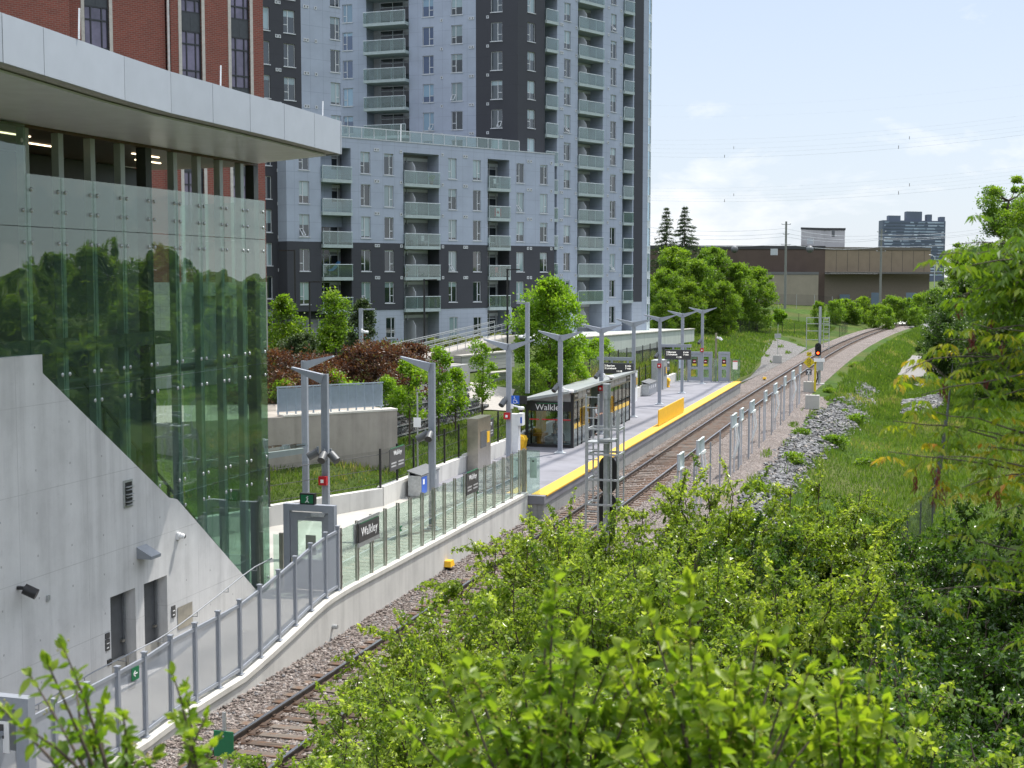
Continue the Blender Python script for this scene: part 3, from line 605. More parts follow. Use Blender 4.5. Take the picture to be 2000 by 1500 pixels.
def name_sign(label, x, y0, y1, z0, z1, lines, size, back=True):
    t = thing('station_sign', label, 'sign', (x, (y0+y1)/2, z0), 0, 'station name signs')
    MB().box(x, x+.03, y0, y1, z0, z1).obj('board', DGS, t); MB().box(x+.001, x+.029, y0+.1, y1-.1, z1, z1+.03).obj('trim', GRN, t)
    if back: MB().box(x-.002, x+.028, y0-.03, y1+.03, z0-.12, z0).box(x-.002, x+.028, y0-.03, y1+.03, z1+.03, z1+.12).box(x-.09, x-.06, y0-.12, y1-.02, z0-.02, z1+.02).obj('frame', GALV, t)
    text('Walkley', size, LTX, t, face_M((x+.032, (y0+y1)/2, z1-size*.75 if lines else (z0+z1)/2), (0, 1, 0)))
    if lines:
        m = MB(); h = z1-z0
        for k, (a, b_) in enumerate([(.08, .42), (.08, .40), (.55, .92), (.55, .90)]):
            zz = z0+h*(.30 if k % 2 == 0 else .16); L = y1-y0; m.box(x+.03, x+.034, y0+L*a, y0+L*b_, zz, zz+h*.07)
        m.obj('small_print', plain('print_grey', (.4, .4, .4), .5), t)
    return t
name_sign('long dark sign lettered Walkley, fixed on the glass fence next to the ramp end', -14.82, 35.12, 36.62, 2.22, 2.74, False, .36)
name_sign('dark Walkley sign with small print, fixed on glass fence nearer the platform', -14.82, 44.6, 45.95, 2.1, 2.86, True, .26, False)
for y, lb in ((38.45, 'tiny green exit sign on a glass fence post near the ramp'), (45.98, 'tiny green exit sign on a glass fence post beside the small print sign')):
    arrow_sign('exit_sign', lb, (-14.83, y, 2.05), (0, 1, 0), .16, False)
# exit door at the top of the ramp
xd = thing('exit_door', 'grey framed glazed exit door standing at the top of the ramp', 'door', (-16, 34.55, .95))
m = MB().box(-16.76, -16.58, 34.45, 34.65, .95, 3.35).box(-15.42, -15.24, 34.45, 34.65, .95, 3.35).box(-16.58, -15.42, 34.45, 34.65, 3.17, 3.35); m.obj('frame', PAINT, xd)
lf = MB().box(-16.57, -16.37, 34.5, 34.56, .98, 3.12).box(-15.63, -15.43, 34.5, 34.56, .98, 3.12).box(-16.37, -15.63, 34.5, 34.56, 2.9, 3.12).box(-16.37, -15.63, 34.5, 34.56, .98, 1.82).obj('door_leaf', STEEL, xd)
MB().box(-16.37, -15.63, 34.52, 34.532, 1.82, 2.9).obj('window', GLF, lf); MB().box(-16.12, -15.82, 34.505, 34.519, 1.95, 2.5).obj('lock_plate', plain('olive_grey', (.22, .24, .20), .5), lf)
MB().box(-15.9, -15.5, 34.38, 34.46, 3.04, 3.14).beam((-15.85, 34.4, 3.03), (-16.1, 34.44, 3.0), .03, .02).obj('closer', GALV, xd); MB().box(-16.53, -16.47, 34.44, 34.499, 1.72, 1.86).beam((-16.5, 34.44, 1.82), (-16.38, 34.44, 1.82), .025, .03).obj('handle', STAIN, lf)
es = thing('exit_light', 'green running man exit light on top of the grey door frame', 'exit light', (-16.05, 34.55, 3.36)); MB().box(-16.27, -15.83, 34.48, 34.62, 3.352, 3.66).obj('housing', BLK, es); MB().box(-16.23, -15.87, 34.466, 34.479, 3.39, 3.62).obj('face', GRN, es)
m = MB().beam((-16.05, 34.46, 3.45), (-16.02, 34.46, 3.53), .006, .03).beam((-16.02, 34.46, 3.52), (-16.07, 34.46, 3.56), .006, .025).beam((-16.05, 34.46, 3.45), (-16.1, 34.46, 3.41), .006, .025).beam((-16.04, 34.46, 3.46), (-15.99, 34.46, 3.41), .006, .025).box(-16.04, -16.01, 34.458, 34.463, 3.56, 3.59); m.obj('running_man', LTX, es)
gp = thing('glass_screen', 'short glass screen and steel post between station corner and exit door', 'screen', (-17, 34.6, .95)); MB().box(-17.15, -16.95, 34.6, 34.612, .97, 2.45).obj('pane', GLF, gp); MB().box(-16.95, -16.83, 34.55, 34.65, .95, 2.5).obj('post', STAIN, gp)
# hand rail along the foot of the station wall
hr = thing('handrail', 'slim steel handrail along the ramp beside the station wall', 'handrail', (-16.85, 28, .3)); yy = np.linspace(23, 34, 23); MB().path([(-16.9, y, curb(y)+.75) for y in yy], .016, 6).obj('rail', STEEL, hr)
for y in np.arange(23.5, 34, 1.6): MB().path([(-16.9, y, curb(y)+.74), (-16.9, y, curb(y)+.62), (-17.1, y, curb(y)+.62)], .010, 5).obj('bracket', STEEL, hr)
mh = MB().lathe([(.85, .0), (.85, .008), (.8, .012)], 24, (-16.0, 23.6, curb(23.6)-.132)).obj('manhole_cover', plain('manhole_iron', (.16, .13, .12), .7, .3)); props(mh, 'round brown manhole cover set in the ramp paving', 'manhole')

# ------------------------------------------------------------------ black fence behind the walkway
bf = thing('black_fence', 'black wire fence on the low white wall behind walkway and platform', 'fence', (-19.4, 60, 1.6))
fp = [(-22.6, 40.6), (-21.55, 43.2), (-20.5, 45.75), (-19.45, 48.3), (-19.43, 50.0), (-19.42, 51.8), (-19.41, 53.6), (-19.4, 55.5), (-19.4, 57.4), (-19.4, 59.4), (-19.41, 61.4), (-19.42, 63.4), (-19.43, 65.4), (-19.43, 67.4), (-19.43, 69.4)]
fp2 = [(-19.44, y) for y in np.arange(84.0, 111, 2.4)]
for run in (fp, fp2):
    for p in run: MB().box(p[0]-.035, p[0]+.035, p[1]-.035, p[1]+.035, 1.64, 3.12).obj('post', BLK, bf)
    for a, b in zip(run[:-1], run[1:]):
        MB().add([(a[0], a[1], 1.72), (b[0], b[1], 1.72), (b[0], b[1], 3.05), (a[0], a[1], 3.05)], [(0, 1, 2, 3)]).obj('mesh_panel', MESHM, bf)
        for z in (1.8, 2.35, 2.9): MB().tube((a[0], a[1], z), (b[0], b[1], z), .011, 4).obj('wire', BLK, bf)
name_sign('dark Walkley sign with small print, on the black fence above walkway, behind the bins', -19.36, 49.0, 50.6, 2.15, 3.0, True, .26, False)
name_sign('dark Walkley sign on the black fence between steel cabinet and shelter', -19.36, 61.0, 62.4, 2.05, 2.9, True, .26, False)
name_sign('small Walkley sign on the black fence at the far end of the platform', -19.36, 109.2, 110.4, 2.0, 2.9, True, .26, False)

# ------------------------------------------------------------------ platform lamps
def lamp(label, x, y, h, arms, base=True):
    t = thing('platform_lamp', label, 'lamp post', (x, y, PZT), 0, 'grey lamp posts with wing arms')
    zt = h
    MB().box(x-.11, x-.055, y-.07, y+.07, PZT+.1, zt).box(x-.055, x+.055, y-.055, y+.055, PZT+.1, zt-.002).box(x+.055, x+.11, y-.07, y+.07, PZT+.1, zt).obj('pole', PAINT, t)
    MB().box(x-.27, x+.27, y-.2, y+.2, PZT+.002, PZT+.05).box(x-.16, x+.16, y-.12, y+.12, PZT+.05, PZT+.11).obj('base_plate', plain('base_paint', (.5, .53, .56), .45), t)
    for s in arms: MB().beam((x+s*.05, y, zt-.16), (x+s*1.12, y, zt+.18), .20, .30, w2=.17, h2=.05).obj('arm', PAINT, t)
    return t
LAMPS = [(-21.08, 45.20, 6.6, (1,), 'lamp post with one arm to the right, at the station corner'), (-17.88, 39.81, 6.55, (-1,), 'lamp post with one arm to the left and red alarm, nearest the exit door'), (-15.86, 44.11, 6.68, (-1,), 'one armed lamp post standing behind glass fence beside the steel bins'),
 (-16.91, 56.80, 6.72, (1, -1), 'two armed lamp post carrying the blue wheelchair sign'), (-16.81, 65.28, 6.76, (1, -1), 'two armed lamp post in front of the shelter end wall'), (-16.71, 73.91, 6.8, (1, -1), 'two armed lamp post in the gap between both shelter halves'),
 (-16.86, 83.51, 6.82, (1, -1), 'two armed lamp post at the far end of the shelter holding a departure board'), (-16.85, 92.37, 6.85, (1, -1), 'two armed lamp post with departure board past the far bins'), (-16.88, 101.77, 6.88, (1, -1), 'two armed lamp post second from the far platform gates'), (-16.81, 111.07, 6.92, (1, -1), 'two armed lamp post right in front of the grey gates')]
for x, y, h, arms, lb in LAMPS: lamp(lb, x, y, h, arms)
# things fixed to the lamp posts
def spot(label, x, y, z, aim):
    t = thing('spotlight', label, 'spotlight', (x, y, z), 0, 'spotlights on lamp posts'); p = Vector((x, y, z)); a = Vector(aim).normalized()
    MB().tube(p, p+a*.34, .13, 12).obj('housing', STEELD, t); MB().tube(p+a*.341, p+a*.346, .115, 12).obj('lens', BLK, t); MB().box(x-.03, x+.03, y-.03, y+.03, z-.02, z+.16).obj('bracket', STEEL, t)
def alarm(label, x, y, z):
    t = thing('alarm_beacon', label, 'alarm', (x, y, z), 0, 'red alarm beacons'); MB().box(x-.13, x+.13, y-.22, y-.08, z-.14, z+.14).obj('housing', REDP, t); MB().box(x-.05, x+.05, y-.235, y-.221, z-.06, z+.04).obj('strobe', LTX, t)
def camera_dome(label, x, y, z, s=1):
    t = thing('security_camera', label, 'security camera', (x, y, z), 0, 'white dome cameras'); MB().tube((x+s*.1, y, z+.12), (x+s*.5, y, z+.05), .035, 8).box(min(x+s*.1, x+s*.18), max(x+s*.1, x+s*.18), y-.08, y+.08, z-.02, z+.2).obj('bracket', WHITE, t)
    MB().lathe([(.11, .0), (.14, -.04), (.135, -.13), (.11, -.14)], 14, (x+s*.55, y, z+.08)).obj('housing', WHITE, t); MB().ball((x+s*.55, y, z-.06), .095, 10).obj('lens_dome', BLK, t)
spot('black spotlight clamped low on the red alarm lamp post, aimed left', -18.05, 39.6, 4.12, (-.8, -.3, -.5)); spot('grey spotlight on front of the red alarm lamp post', -17.85, 39.62, 4.05, (.1, -.8, -.5)); spot('dark spotlight on right side of the red alarm lamp post', -17.66, 39.72, 4.05, (.6, -.2, -.5))
spot('black spotlight on the lamp post behind the glass fence, aimed left', -16.03, 43.95, 4.25, (-.85, -.2, -.5)); spot('grey spotlight on front of the lamp post behind the glass fence', -15.88, 43.95, 4.3, (.1, -.8, -.5))
for i, (x, y) in enumerate([(-16.91, 56.8), (-16.81, 65.28), (-16.71, 73.91), (-16.85, 92.37), (-16.81, 111.07)]):
    spot('dark spotlight on '+LAMPS[[3, 4, 5, 7, 9][i]][4].replace('two armed lamp post', 'the post'), x-.14, y-.12, [4.3, 4.25, 4.3, 4.35, 4.45][i], (-.3, -.7, -.6))
alarm('red alarm beacon on the lamp post nearest the exit door', -17.9, 39.8, 3.2); alarm('red alarm beacon on the lamp post with blue wheelchair sign', -16.95, 56.8, 3.63); alarm('red alarm beacon on the lamp post between shelter halves', -16.72, 73.91, 3.5); alarm('red alarm beacon below the far departure board', -16.85, 92.37, 3.6); alarm('red alarm beacon on the lamp post before the gates', -16.81, 111.07, 3.7)
camera_dome('white dome camera below the blue wheelchair sign', -16.91, 56.8, 3.95); camera_dome('white camera on the lamp post before the shelter end', -16.81, 65.28, 4.0); camera_dome('white camera at the shelter roof edge between both halves', -16.71, 73.9, 4.1); camera_dome('white camera at the right end of the far departure board', -15.3, 92.5, 4.35, .6)
ws = thing('wheelchair_sign', 'blue square wheelchair symbol sign with black board on the lamp post', 'sign', (-16.4, 56.75, 4.1))
MB().box(-16.78, -16.42, 56.72, 56.75, 4.14, 4.5).obj('blue_panel', BLU, ws); MB().box(-16.42, -16.08, 56.72, 56.75, 4.14, 4.5).obj('black_panel', BLK, ws)
m = MB(); c0 = Vector((-16.605, 56.713, 4.265)); c = Vector((0, 0, 0)); pr = [c+Vector((.13*math.cos(t), 0, .13*math.sin(t))) for t in np.linspace(-.4, -4.2, 12)]
for a, b in zip(pr[:-1], pr[1:]): m.beam(a, b, .006, .028)
m.beam(c+Vector((-.05, 0, .22)), c+Vector((-.04, 0, .06)), .006, .035).beam(c+Vector((-.04, 0, .06)), c+Vector((.08, 0, .05)), .006, .03).beam(c+Vector((.08, 0, .05)), c+Vector((.14, 0, -.08)), .006, .03).beam(c+Vector((.14, 0, -.08)), c+Vector((.19, 0, -.06)), .006, .03).beam(c+Vector((-.04, 0, .15)), c+Vector((.06, 0, .14)), .006, .025).ball(c+Vector((-.055, 0, .265)), .035, 8, (1, .15, 1))
m.v = [(c0.x+x*.66, c0.y+y, c0.z+z*.66) for x, y, z in m.v]; m.obj('symbol', LTX, ws)
EM = NT('led_text'); EM.set(Base_Color=(.9, .9, .85, 1)); EM.b.inputs['Emission Color'].default_value = (1, .97, .9, 1); EM.b.inputs['Emission Strength'].default_value = .8; EM = EM.mat
def board(label, x, y, w, z):
    t = thing('departure_board', label, 'departure board', (x+w/2, y, z), 0, 'hanging departure boards')
    MB().box(x, x+w, y-.14, y+.14, z, z+.66).obj('housing', DGS, t); MB().beam((x-.4, y+.05, z+.92), (x+w+.02, y+.05, z+.92), .12, .2).box(x+.5, x+.6, y-.04, y+.1, z+.66, z+.82).box(x+w-.4, x+w-.3, y-.04, y+.1, z+.66, z+.82).obj('hanger', PAINT, t)
    for s, dx, dz, al in (('2 Bayview', .12, .5, 'LEFT'), ('2 Limebank', .12, .34, 'LEFT'), ('6 min', w-.12, .5, 'RIGHT'), ('7 min', w-.12, .34, 'RIGHT'), ('11:18', w*.55, .16, 'CENTER')):
        text(s, .16, EM, t, face_M((x+dx, y-.145, z+dz), (1, 0, 0)), .003, al, 'readout')
board('black departure board with white readout over the shelter, nearer one', -18.75, 83.4, 1.9, 3.62); board('black departure board with white readout, farther one past the shelter', -16.5, 92.4, 1.75, 4.02)
MB_ = MB

# ------------------------------------------------------------------ shelter
sh = thing('platform_shelter', 'long glazed platform shelter in black frames with sloping grey roof, lettered Walkley', 'shelter', (-17.95, 74.5, PZT))
SX0, SX1 = -19.2, -16.68; FR = plain('black_frame', (.016, .016, .018), .35); LP = plain('light_panel', (.42, .42, .43), .45); ROOF = plain('metal_roof', (.36, .385, .385), .42, .35, .06, 3)
GLW = glass('shelter_glass', (.74, .80, .78, 1), 1.1, .0, 1.5, .0)
MB().prism([(SX0-.15, 66.9), (SX1+.32, 66.9), (SX1+.32, 82.0), (SX0-.15, 82.0)], [3.28, 3.83, 3.83, 3.28], [3.42, 3.95, 3.95, 3.42]).obj('roof', ROOF, sh)
MB().extr([(SX0, 67.46, 3.29), (SX1, 67.46, 3.29), (SX1, 67.46, 3.82), (SX0, 67.46, 3.32)], (0, .06, 0)).obj('gable', LP, sh)
fe = MB().box(SX0, SX0+.14, 67.42, 67.56, PZT, 3.3).box(SX1-.14, SX1, 67.42, 67.56, PZT, 3.8).box(SX0+.14, SX1-.14, 67.42, 67.56, PZT, 1.1).box(SX0+.14, SX1-.14, 67.40, 67.56, 2.8, 3.29).obj('front_frame', FR, sh)
text('Walkley', .44, LTX, sh, face_M(((SX0+SX1)/2, 67.396, 2.98), (1, 0, 0))); MB().box(SX0+.6, SX1-.5, 67.392, 67.40, 3.17, 3.21).obj('trim', GRN, sh)
MB().box(SX0+.14, SX1-.14, 67.48, 67.492, 1.1, 2.8).obj('glass_pane', GLW, sh)
for a, b in ((.2, .72), (.86, 2.38)): MB().box(SX0+a, SX0+b, 67.47, 67.478, 2.33, 2.39).obj('red_stripe', REDP, sh)
for (y0, y1) in ((67.56, 71.2), (75.0, 81.6)):
    n = 4 if y1 < 72 else 6; st_ = (y1-y0)/n
    for k in range(n+1): y = y0+k*st_; MB().box(SX1-.06, SX1, y-.03, y+.03, PZT, 3.36).obj('mullion', FR, sh)
    MB().box(SX1-.08, SX1+.01, y0, y1, 3.30, 3.38).obj('rail', STAIN, sh)
    for k in range(n):
        y = y0+k*st_; dk = k in (0, n-1)
        MB().box(SX1-.05, SX1-.005, y+.03, y+st_-.03, 3.38, 3.8).obj('header_panel', DGS if dk else LP, sh)
        if dk: text('Walkley', .2, LTX, sh, face_M((SX1-.001, y+st_/2, 3.58), (0, 1, 0)))
        MB().box(SX1-.035, SX1-.025, y+.03, y+st_-.03, 1.05, 3.30).obj('glass_pane', GLW, sh)
    yb_ = y0; 
    for k in range(n):
        y = y0+k*st_; MB().box(SX0+.02, SX0+.03, y+.03, y+st_-.03, 1.4, 3.2).obj('glass_pane', GLW, sh); MB().box(SX0, SX0+.06, y-.03, y+.03, PZT, 3.28).obj('mullion', FR, sh)
MB().box(SX1-.1, SX1, 71.15, 71.25, PZT, 3.8).box(SX1-.1, SX1, 74.95, 75.05, PZT, 3.8).box(SX1-.1, SX1, 81.55, 81.7, PZT, 3.8).obj('door_post', FR, sh)
MB().box(SX0+.1, SX1-.1, 81.6, 81.65, PZT, 3.3).obj('end_wall', LP, sh)
YP = plain('map_panel', (.72, .42, .02), .45)
for y in (69.1, 70.2, 76.4, 79.2): MB().box(SX0+.06, SX0+.1, y, y+.95, 1.35, 2.9).obj('map_panel', YP, sh)
bn = thing('bench', 'orange brown timber bench inside the shelter end', 'bench', (-18.7, 68.6, PZT)); MB().box(-19.0, -18.4, 68.2, 69.0, 1.40, 1.52).obj('seat', plain('orange_wood', (.42, .17, .03), .5), bn); MB().box(-18.85, -18.55, 68.4, 68.8, PZT, 1.40).obj('pedestal', plain('orange_wood2', (.34, .13, .02), .5), bn)
cn = thing('heater_cabinet', 'white cabinet inside the shelter behind the glass', 'cabinet', (-17.9, 70.6, PZT)); MB().box(-18.3, -17.5, 70.3, 71.0, PZT, 2.0).box(-18.33, -17.47, 70.27, 71.03, 2.0, 2.04).obj('casing', WHITE, cn)

# ------------------------------------------------------------------ furniture along the low wall
def bins(label, x, y, L, n):
    t = thing('recycling_bins', label, 'recycling bin', (x, y+L/2, PZT), 0, 'steel recycling stations'); MB().box(x-.3, x+.24, y, y+L, PZT+.06, PZT+.86).box(x-.25, x+.2, y+.05, y+L-.05, PZT, PZT+.06).obj('body', GALV, t)
    MB().add([(x-.34, y-.04, PZT+1.06), (x-.34, y+L+.04, PZT+1.06), (x+.27, y+L+.04, PZT+.89), (x+.27, y-.04, PZT+.89), (x-.34, y-.04, PZT+1.02), (x-.34, y+L+.04, PZT+1.02), (x+.27, y+L+.04, PZT+.85), (x+.27, y-.04, PZT+.85)], [(0,1,2,3), (7,6,5,4), (0,4,5,1), (1,5,6,2), (2,6,7,3), (3,7,4,0)]).obj('lid', STEELD, t)
    MB().box(x-.28, x-.24, y-.001, y+L, PZT+.86, PZT+1.02).obj('back_plate', GALV, t)
    for k in range(n):
        a = y+.06+k*(L-.06)/n; MB().box(x+.241, x+.252, a, a+(L-.12)/n-.06, PZT+.14, PZT+.80).obj('bin_door', BLU if k == 0 and n == 3 else STEEL, t); MB().box(x+.253, x+.26, a+.12, a+.3, PZT+.5, PZT+.7).obj('sticker', LTX, t)
    return t
bins('steel recycling bins with a blue door behind the glass fence', -18.85, 50.45, 2.1, 3); bins('steel four part recycling bins at the far half of the platform', -19.0, 98.6, 3.0, 4)
def cabinet(label, x0, x1, y0, y1, h, mat, extra=None):
    t = thing('equipment_cabinet', label, 'cabinet', ((x0+x1)/2, (y0+y1)/2, PZT), 0, 'tall cabinets on the platform'); MB().box(x0, x1, y0, y1, PZT, PZT+h).obj('casing', mat, t); MB().box(x0-.02, x1+.02, y0-.02, y1+.02, PZT+h, PZT+h+.06).obj('top_cap', mat, t)
    MB().box(x1, x1+.012, y0+(y1-y0)*.2, y1-(y1-y0)*.35, PZT+1.0, PZT+1.75).obj('panel', STEELD, t); MB().box(x1+.001, x1+.014, y1-(y1-y0)*.3, y1-(y1-y0)*.1, PZT+1.15, PZT+1.65).obj('yellow_sticker', YEL, t); return t
cabinet('brushed steel cabinet on walkway beside low wall, with yellow sticker', -19.2, -18.7, 58.0, 59.9, 2.3, STAIN); cabinet('pale steel cabinet on the far platform beside the recycling bins', -19.35, -18.85, 102.6, 104.2, 2.3, GALV); cabinet('pale cabinet behind the steel one, next to far yellow salt bin', -19.3, -18.8, 104.6, 106.2, 2.2, GALV)
cabinet('tall white ticket machine at the far end of the shelter', -19.2, -18.8, 93.4, 94.5, 2.05, WHITE)
ep = thing('help_point', 'white emergency phone pillar with blue label before the shelter', 'help point', (-19.1, 65.1, PZT)); MB().box(-19.25, -18.85, 64.9, 65.3, PZT, 2.86).obj('pillar', WHITE, ep); MB().box(-18.86, -18.62, 64.85, 65.3, 2.3, 2.9).obj('head', WHITE, ep); MB().box(-18.72, -18.64, 64.835, 64.849, 2.42, 2.72).obj('blue_label', BLU, ep)
def saltbin(label, x, y):
    t = thing('salt_bin', label, 'salt bin', (x, y, PZT), 0, 'yellow salt bins'); MB().prism([(x-.2, y-.25), (x+.2, y-.25), (x+.2, y+.25), (x-.2, y+.25)], PZT, PZT+.05).add([(x-.17, y-.22, PZT+.05), (x+.15, y-.22, PZT+.05), (x+.15, y+.22, PZT+.05), (x-.17, y+.22, PZT+.05), (x-.24, y-.3, PZT+.55), (x+.22, y-.3, PZT+.5), (x+.22, y+.3, PZT+.5), (x-.24, y+.3, PZT+.55)], [(3,2,1,0), (4,5,6,7), (0,1,5,4), (1,2,6,5), (2,3,7,6), (3,0,4,7)]).obj('tub', YEL, t)
    MB().add([(x-.26, y-.32, PZT+.56), (x+.24, y-.32, PZT+.51), (x+.24, y+.32, PZT+.51), (x-.26, y+.32, PZT+.56), (x-.2, y-.28, PZT+.76), (x+.14, y-.28, PZT+.70), (x+.14, y+.28, PZT+.70), (x-.2, y+.28, PZT+.76)], [(3,2,1,0), (4,5,6,7), (0,1,5,4), (1,2,6,5), (2,3,7,6), (3,0,4,7)]).obj('lid', YEL, t)
saltbin('yellow salt bin beside the near end of the shelter', -19.0, 66.1); saltbin('yellow salt bin beside the far cabinets', -18.95, 107.1)
yb = thing('yellow_board', 'solid yellow barrier board standing on the tactile edge', 'barrier', (-14.45, 83, PZT)); MB().box(-14.42, -14.36, 78.6, 87.4, PZT+.06, 1.9).obj('panel', YEL, yb)
for y in np.arange(78.9, 87.4, 1.4): MB().box(-14.47, -14.421, y, y+.05, PZT+.012, 1.86).obj('upright', YEL, yb)
# gates at the far end
gt = thing('platform_gate', 'grey double door gate at the far end of the platform', 'gate', (-17.4, 113.6, PZT), 0, 'grey platform end gates')
g2 = thing('platform_gate', 'narrow grey single gate at the far platform end, right of the double gate', 'gate', (-15.4, 113.9, PZT), 0, 'grey platform end gates')
def gate(t, x0, x1, y, leaves):
    MB().box(x0, x0+.12, y-.06, y+.06, PZT, 3.42).box(x1-.12, x1, y-.06, y+.06, PZT, 3.42).box(x0+.12, x1-.12, y-.06, y+.06, 3.22, 3.42).obj('frame', PAINT, t); w = (x1-x0-.24)/leaves
    for k in range(leaves):
        a = x0+.12+k*w+.01; b = a+w-.02; c = .16; m = MB().box(a, a+c, y-.03, y+.03, 1.0, 3.2).box(b-c, b, y-.03, y+.03, 1.0, 3.2)
        for z0, z1 in ((1.0, 1.3), (1.95, 2.15), (3.0, 3.2)): m.box(a+c, b-c, y-.03, y+.03, z0, z1)
        lf = m.obj('door_leaf', PAINT, t); MB().box(a+c, b-c, y-.004, y+.004, 1.3, 1.95).box(a+c, b-c, y-.004, y+.004, 2.15, 3.0).obj('window', GLF, lf)
        q = (a+b)/2; MB().box(q-.17, q+.17, y-.02, y-.006, 2.42, 2.78).obj('stop_sign', plain('dark_red', (.05, .012, .012), .4), lf); MB().lathe([(.11, 0), (.11, .01)], 12, (0, 0, 0)).obj('x', REDP) if False else None
        d = MB(); d.lathe([(.11, 0), (.11, .008)], 14); d.v = [(q+vx, y-.022-vz, 2.6+vy) for vx, vy, vz in d.v]; d.obj('disc', REDP, lf); MB().box(q-.09, q+.09, y-.034, y-.031, 2.57, 2.63).obj('bar', LTX, lf); MB().box(q-.17, q+.17, y-.02, y-.006, 2.25, 2.419).obj('yellow_notice', plain('notice_yellow', (.62, .50, .02), .5), lf)
gate(gt, -18.42, -16.36, 113.7, 2); gate(g2, -15.9, -14.95, 113.9, 1)
gs = thing('glass_screen', 'glass screens filling the gaps beside the far platform gates', 'screen', (-17, 114, PZT))
for a, b, z in ((-19.25, -18.5, 2.85), (-16.3, -15.95, 2.85), (-14.85, -14.1, 2.85)): MB().box(a, b, 113.8, 113.815, 1.0, z).obj('pane', GLF, gs)
for x in (-19.2, -18.55, -16.28, -14.87): MB().box(x-.03, x+.03, 113.75, 113.84, PZT, 2.9).obj('post', STAIN, gs)
for x, mt, lb in ((-14.5, LTX, 'white warning notice with red top on the right hand glass screen'), (-18.95, plain('pale_blue', (.5, .6, .72), .5), 'pale blue notice on the left hand glass screen by the gates')):
    t = thing('notice', lb, 'notice', (x, 113.78, 2.3)); MB().box(x-.2, x+.2, 113.77, 113.79, 2.0, 2.72).obj('sheet', mt, t)
    if x > -15: MB().box(x-.2, x+.2, 113.762, 113.769, 2.62, 2.71).obj('red_band', REDP, t); MB().lathe([(.1, 0), (.1, .006)], 10, (0, 0, 0))
gpole = thing('camera_pole', 'olive pole with a white camera between the far gates', 'pole', (-16.1, 114.0, PZT)); MB().tube((-16.12, 114.0, PZT), (-16.12, 114.0, 4.95), .09, 8).obj('pole', plain('olive_pole', (.22, .21, .14), .5), gpole); MB().beam((-16.05, 114.0, 4.6), (-15.6, 113.9, 4.4), .16, .12).box(-15.95, -15.7, 113.85, 114.1, 4.5, 4.62).obj('camera', WHITE, gpole)
# unseen cable added overhead to cast the soft shadow band along the deck
oc = thing('added_shadow_cable', 'thick overhead cable running along the track high above platform', 'cable', (-12, 60, 19)); 
MB().path([(-7.2+(y-92)*.042, y, 40+max(0, y-110)*.22) for y in range(-160, 181, 20)], .15, 8).obj('cable', BLK, oc)
# ------------------------------------------------------------------ apartment buildings
def facadem(name, col, jw, jh, jd=.5, var=.08, off=(0, 0)):
    m = NT(name); sep = m.n('ShaderNodeSeparateXYZ'); m.l(m.co(), sep.inputs[0])
    c = m.ramp(m.noise(.5, 5, rough=.6), [(.32, tuple(x*(1-var) for x in col)+(1,)), (.68, tuple(x*(1+var) for x in col)+(1,))])
    c = m.mix(m.math('MULTIPLY', m.noise(3, 4, stretch=(1, 1, .15)), .16), c, tuple(x*.72 for x in col)+(1,))
    a = m.math('FRACT', m.math('ADD', m.math('DIVIDE', sep.outputs[0], jw), off[0])); b = m.math('FRACT', m.math('ADD', m.math('DIVIDE', sep.outputs[2], jh), off[1]))
    ln = m.math('MAXIMUM', m.math('LESS_THAN', a, .03/jw), m.math('LESS_THAN', b, .03/jh))
    m.base(m.mix(m.math('MULTIPLY', ln, jd), c, tuple(x*.35 for x in col)+(1,))).set(Roughness=.75, Specular_IOR_Level=.3); return m.mat
GREYP = facadem('grey_panel', (.32, .36, .435), 1.35, 1.43, .42); DARKP = facadem('charcoal_panel', (.046, .048, .057), 6.0, 2.86, .35, .05); BLOCK = facadem('grey_block', (.34, .375, .44), .8, .4, .28, .06)
def hexrect(a): return a
RECM = plain('recess_grey', (.23, .235, .25), .8)
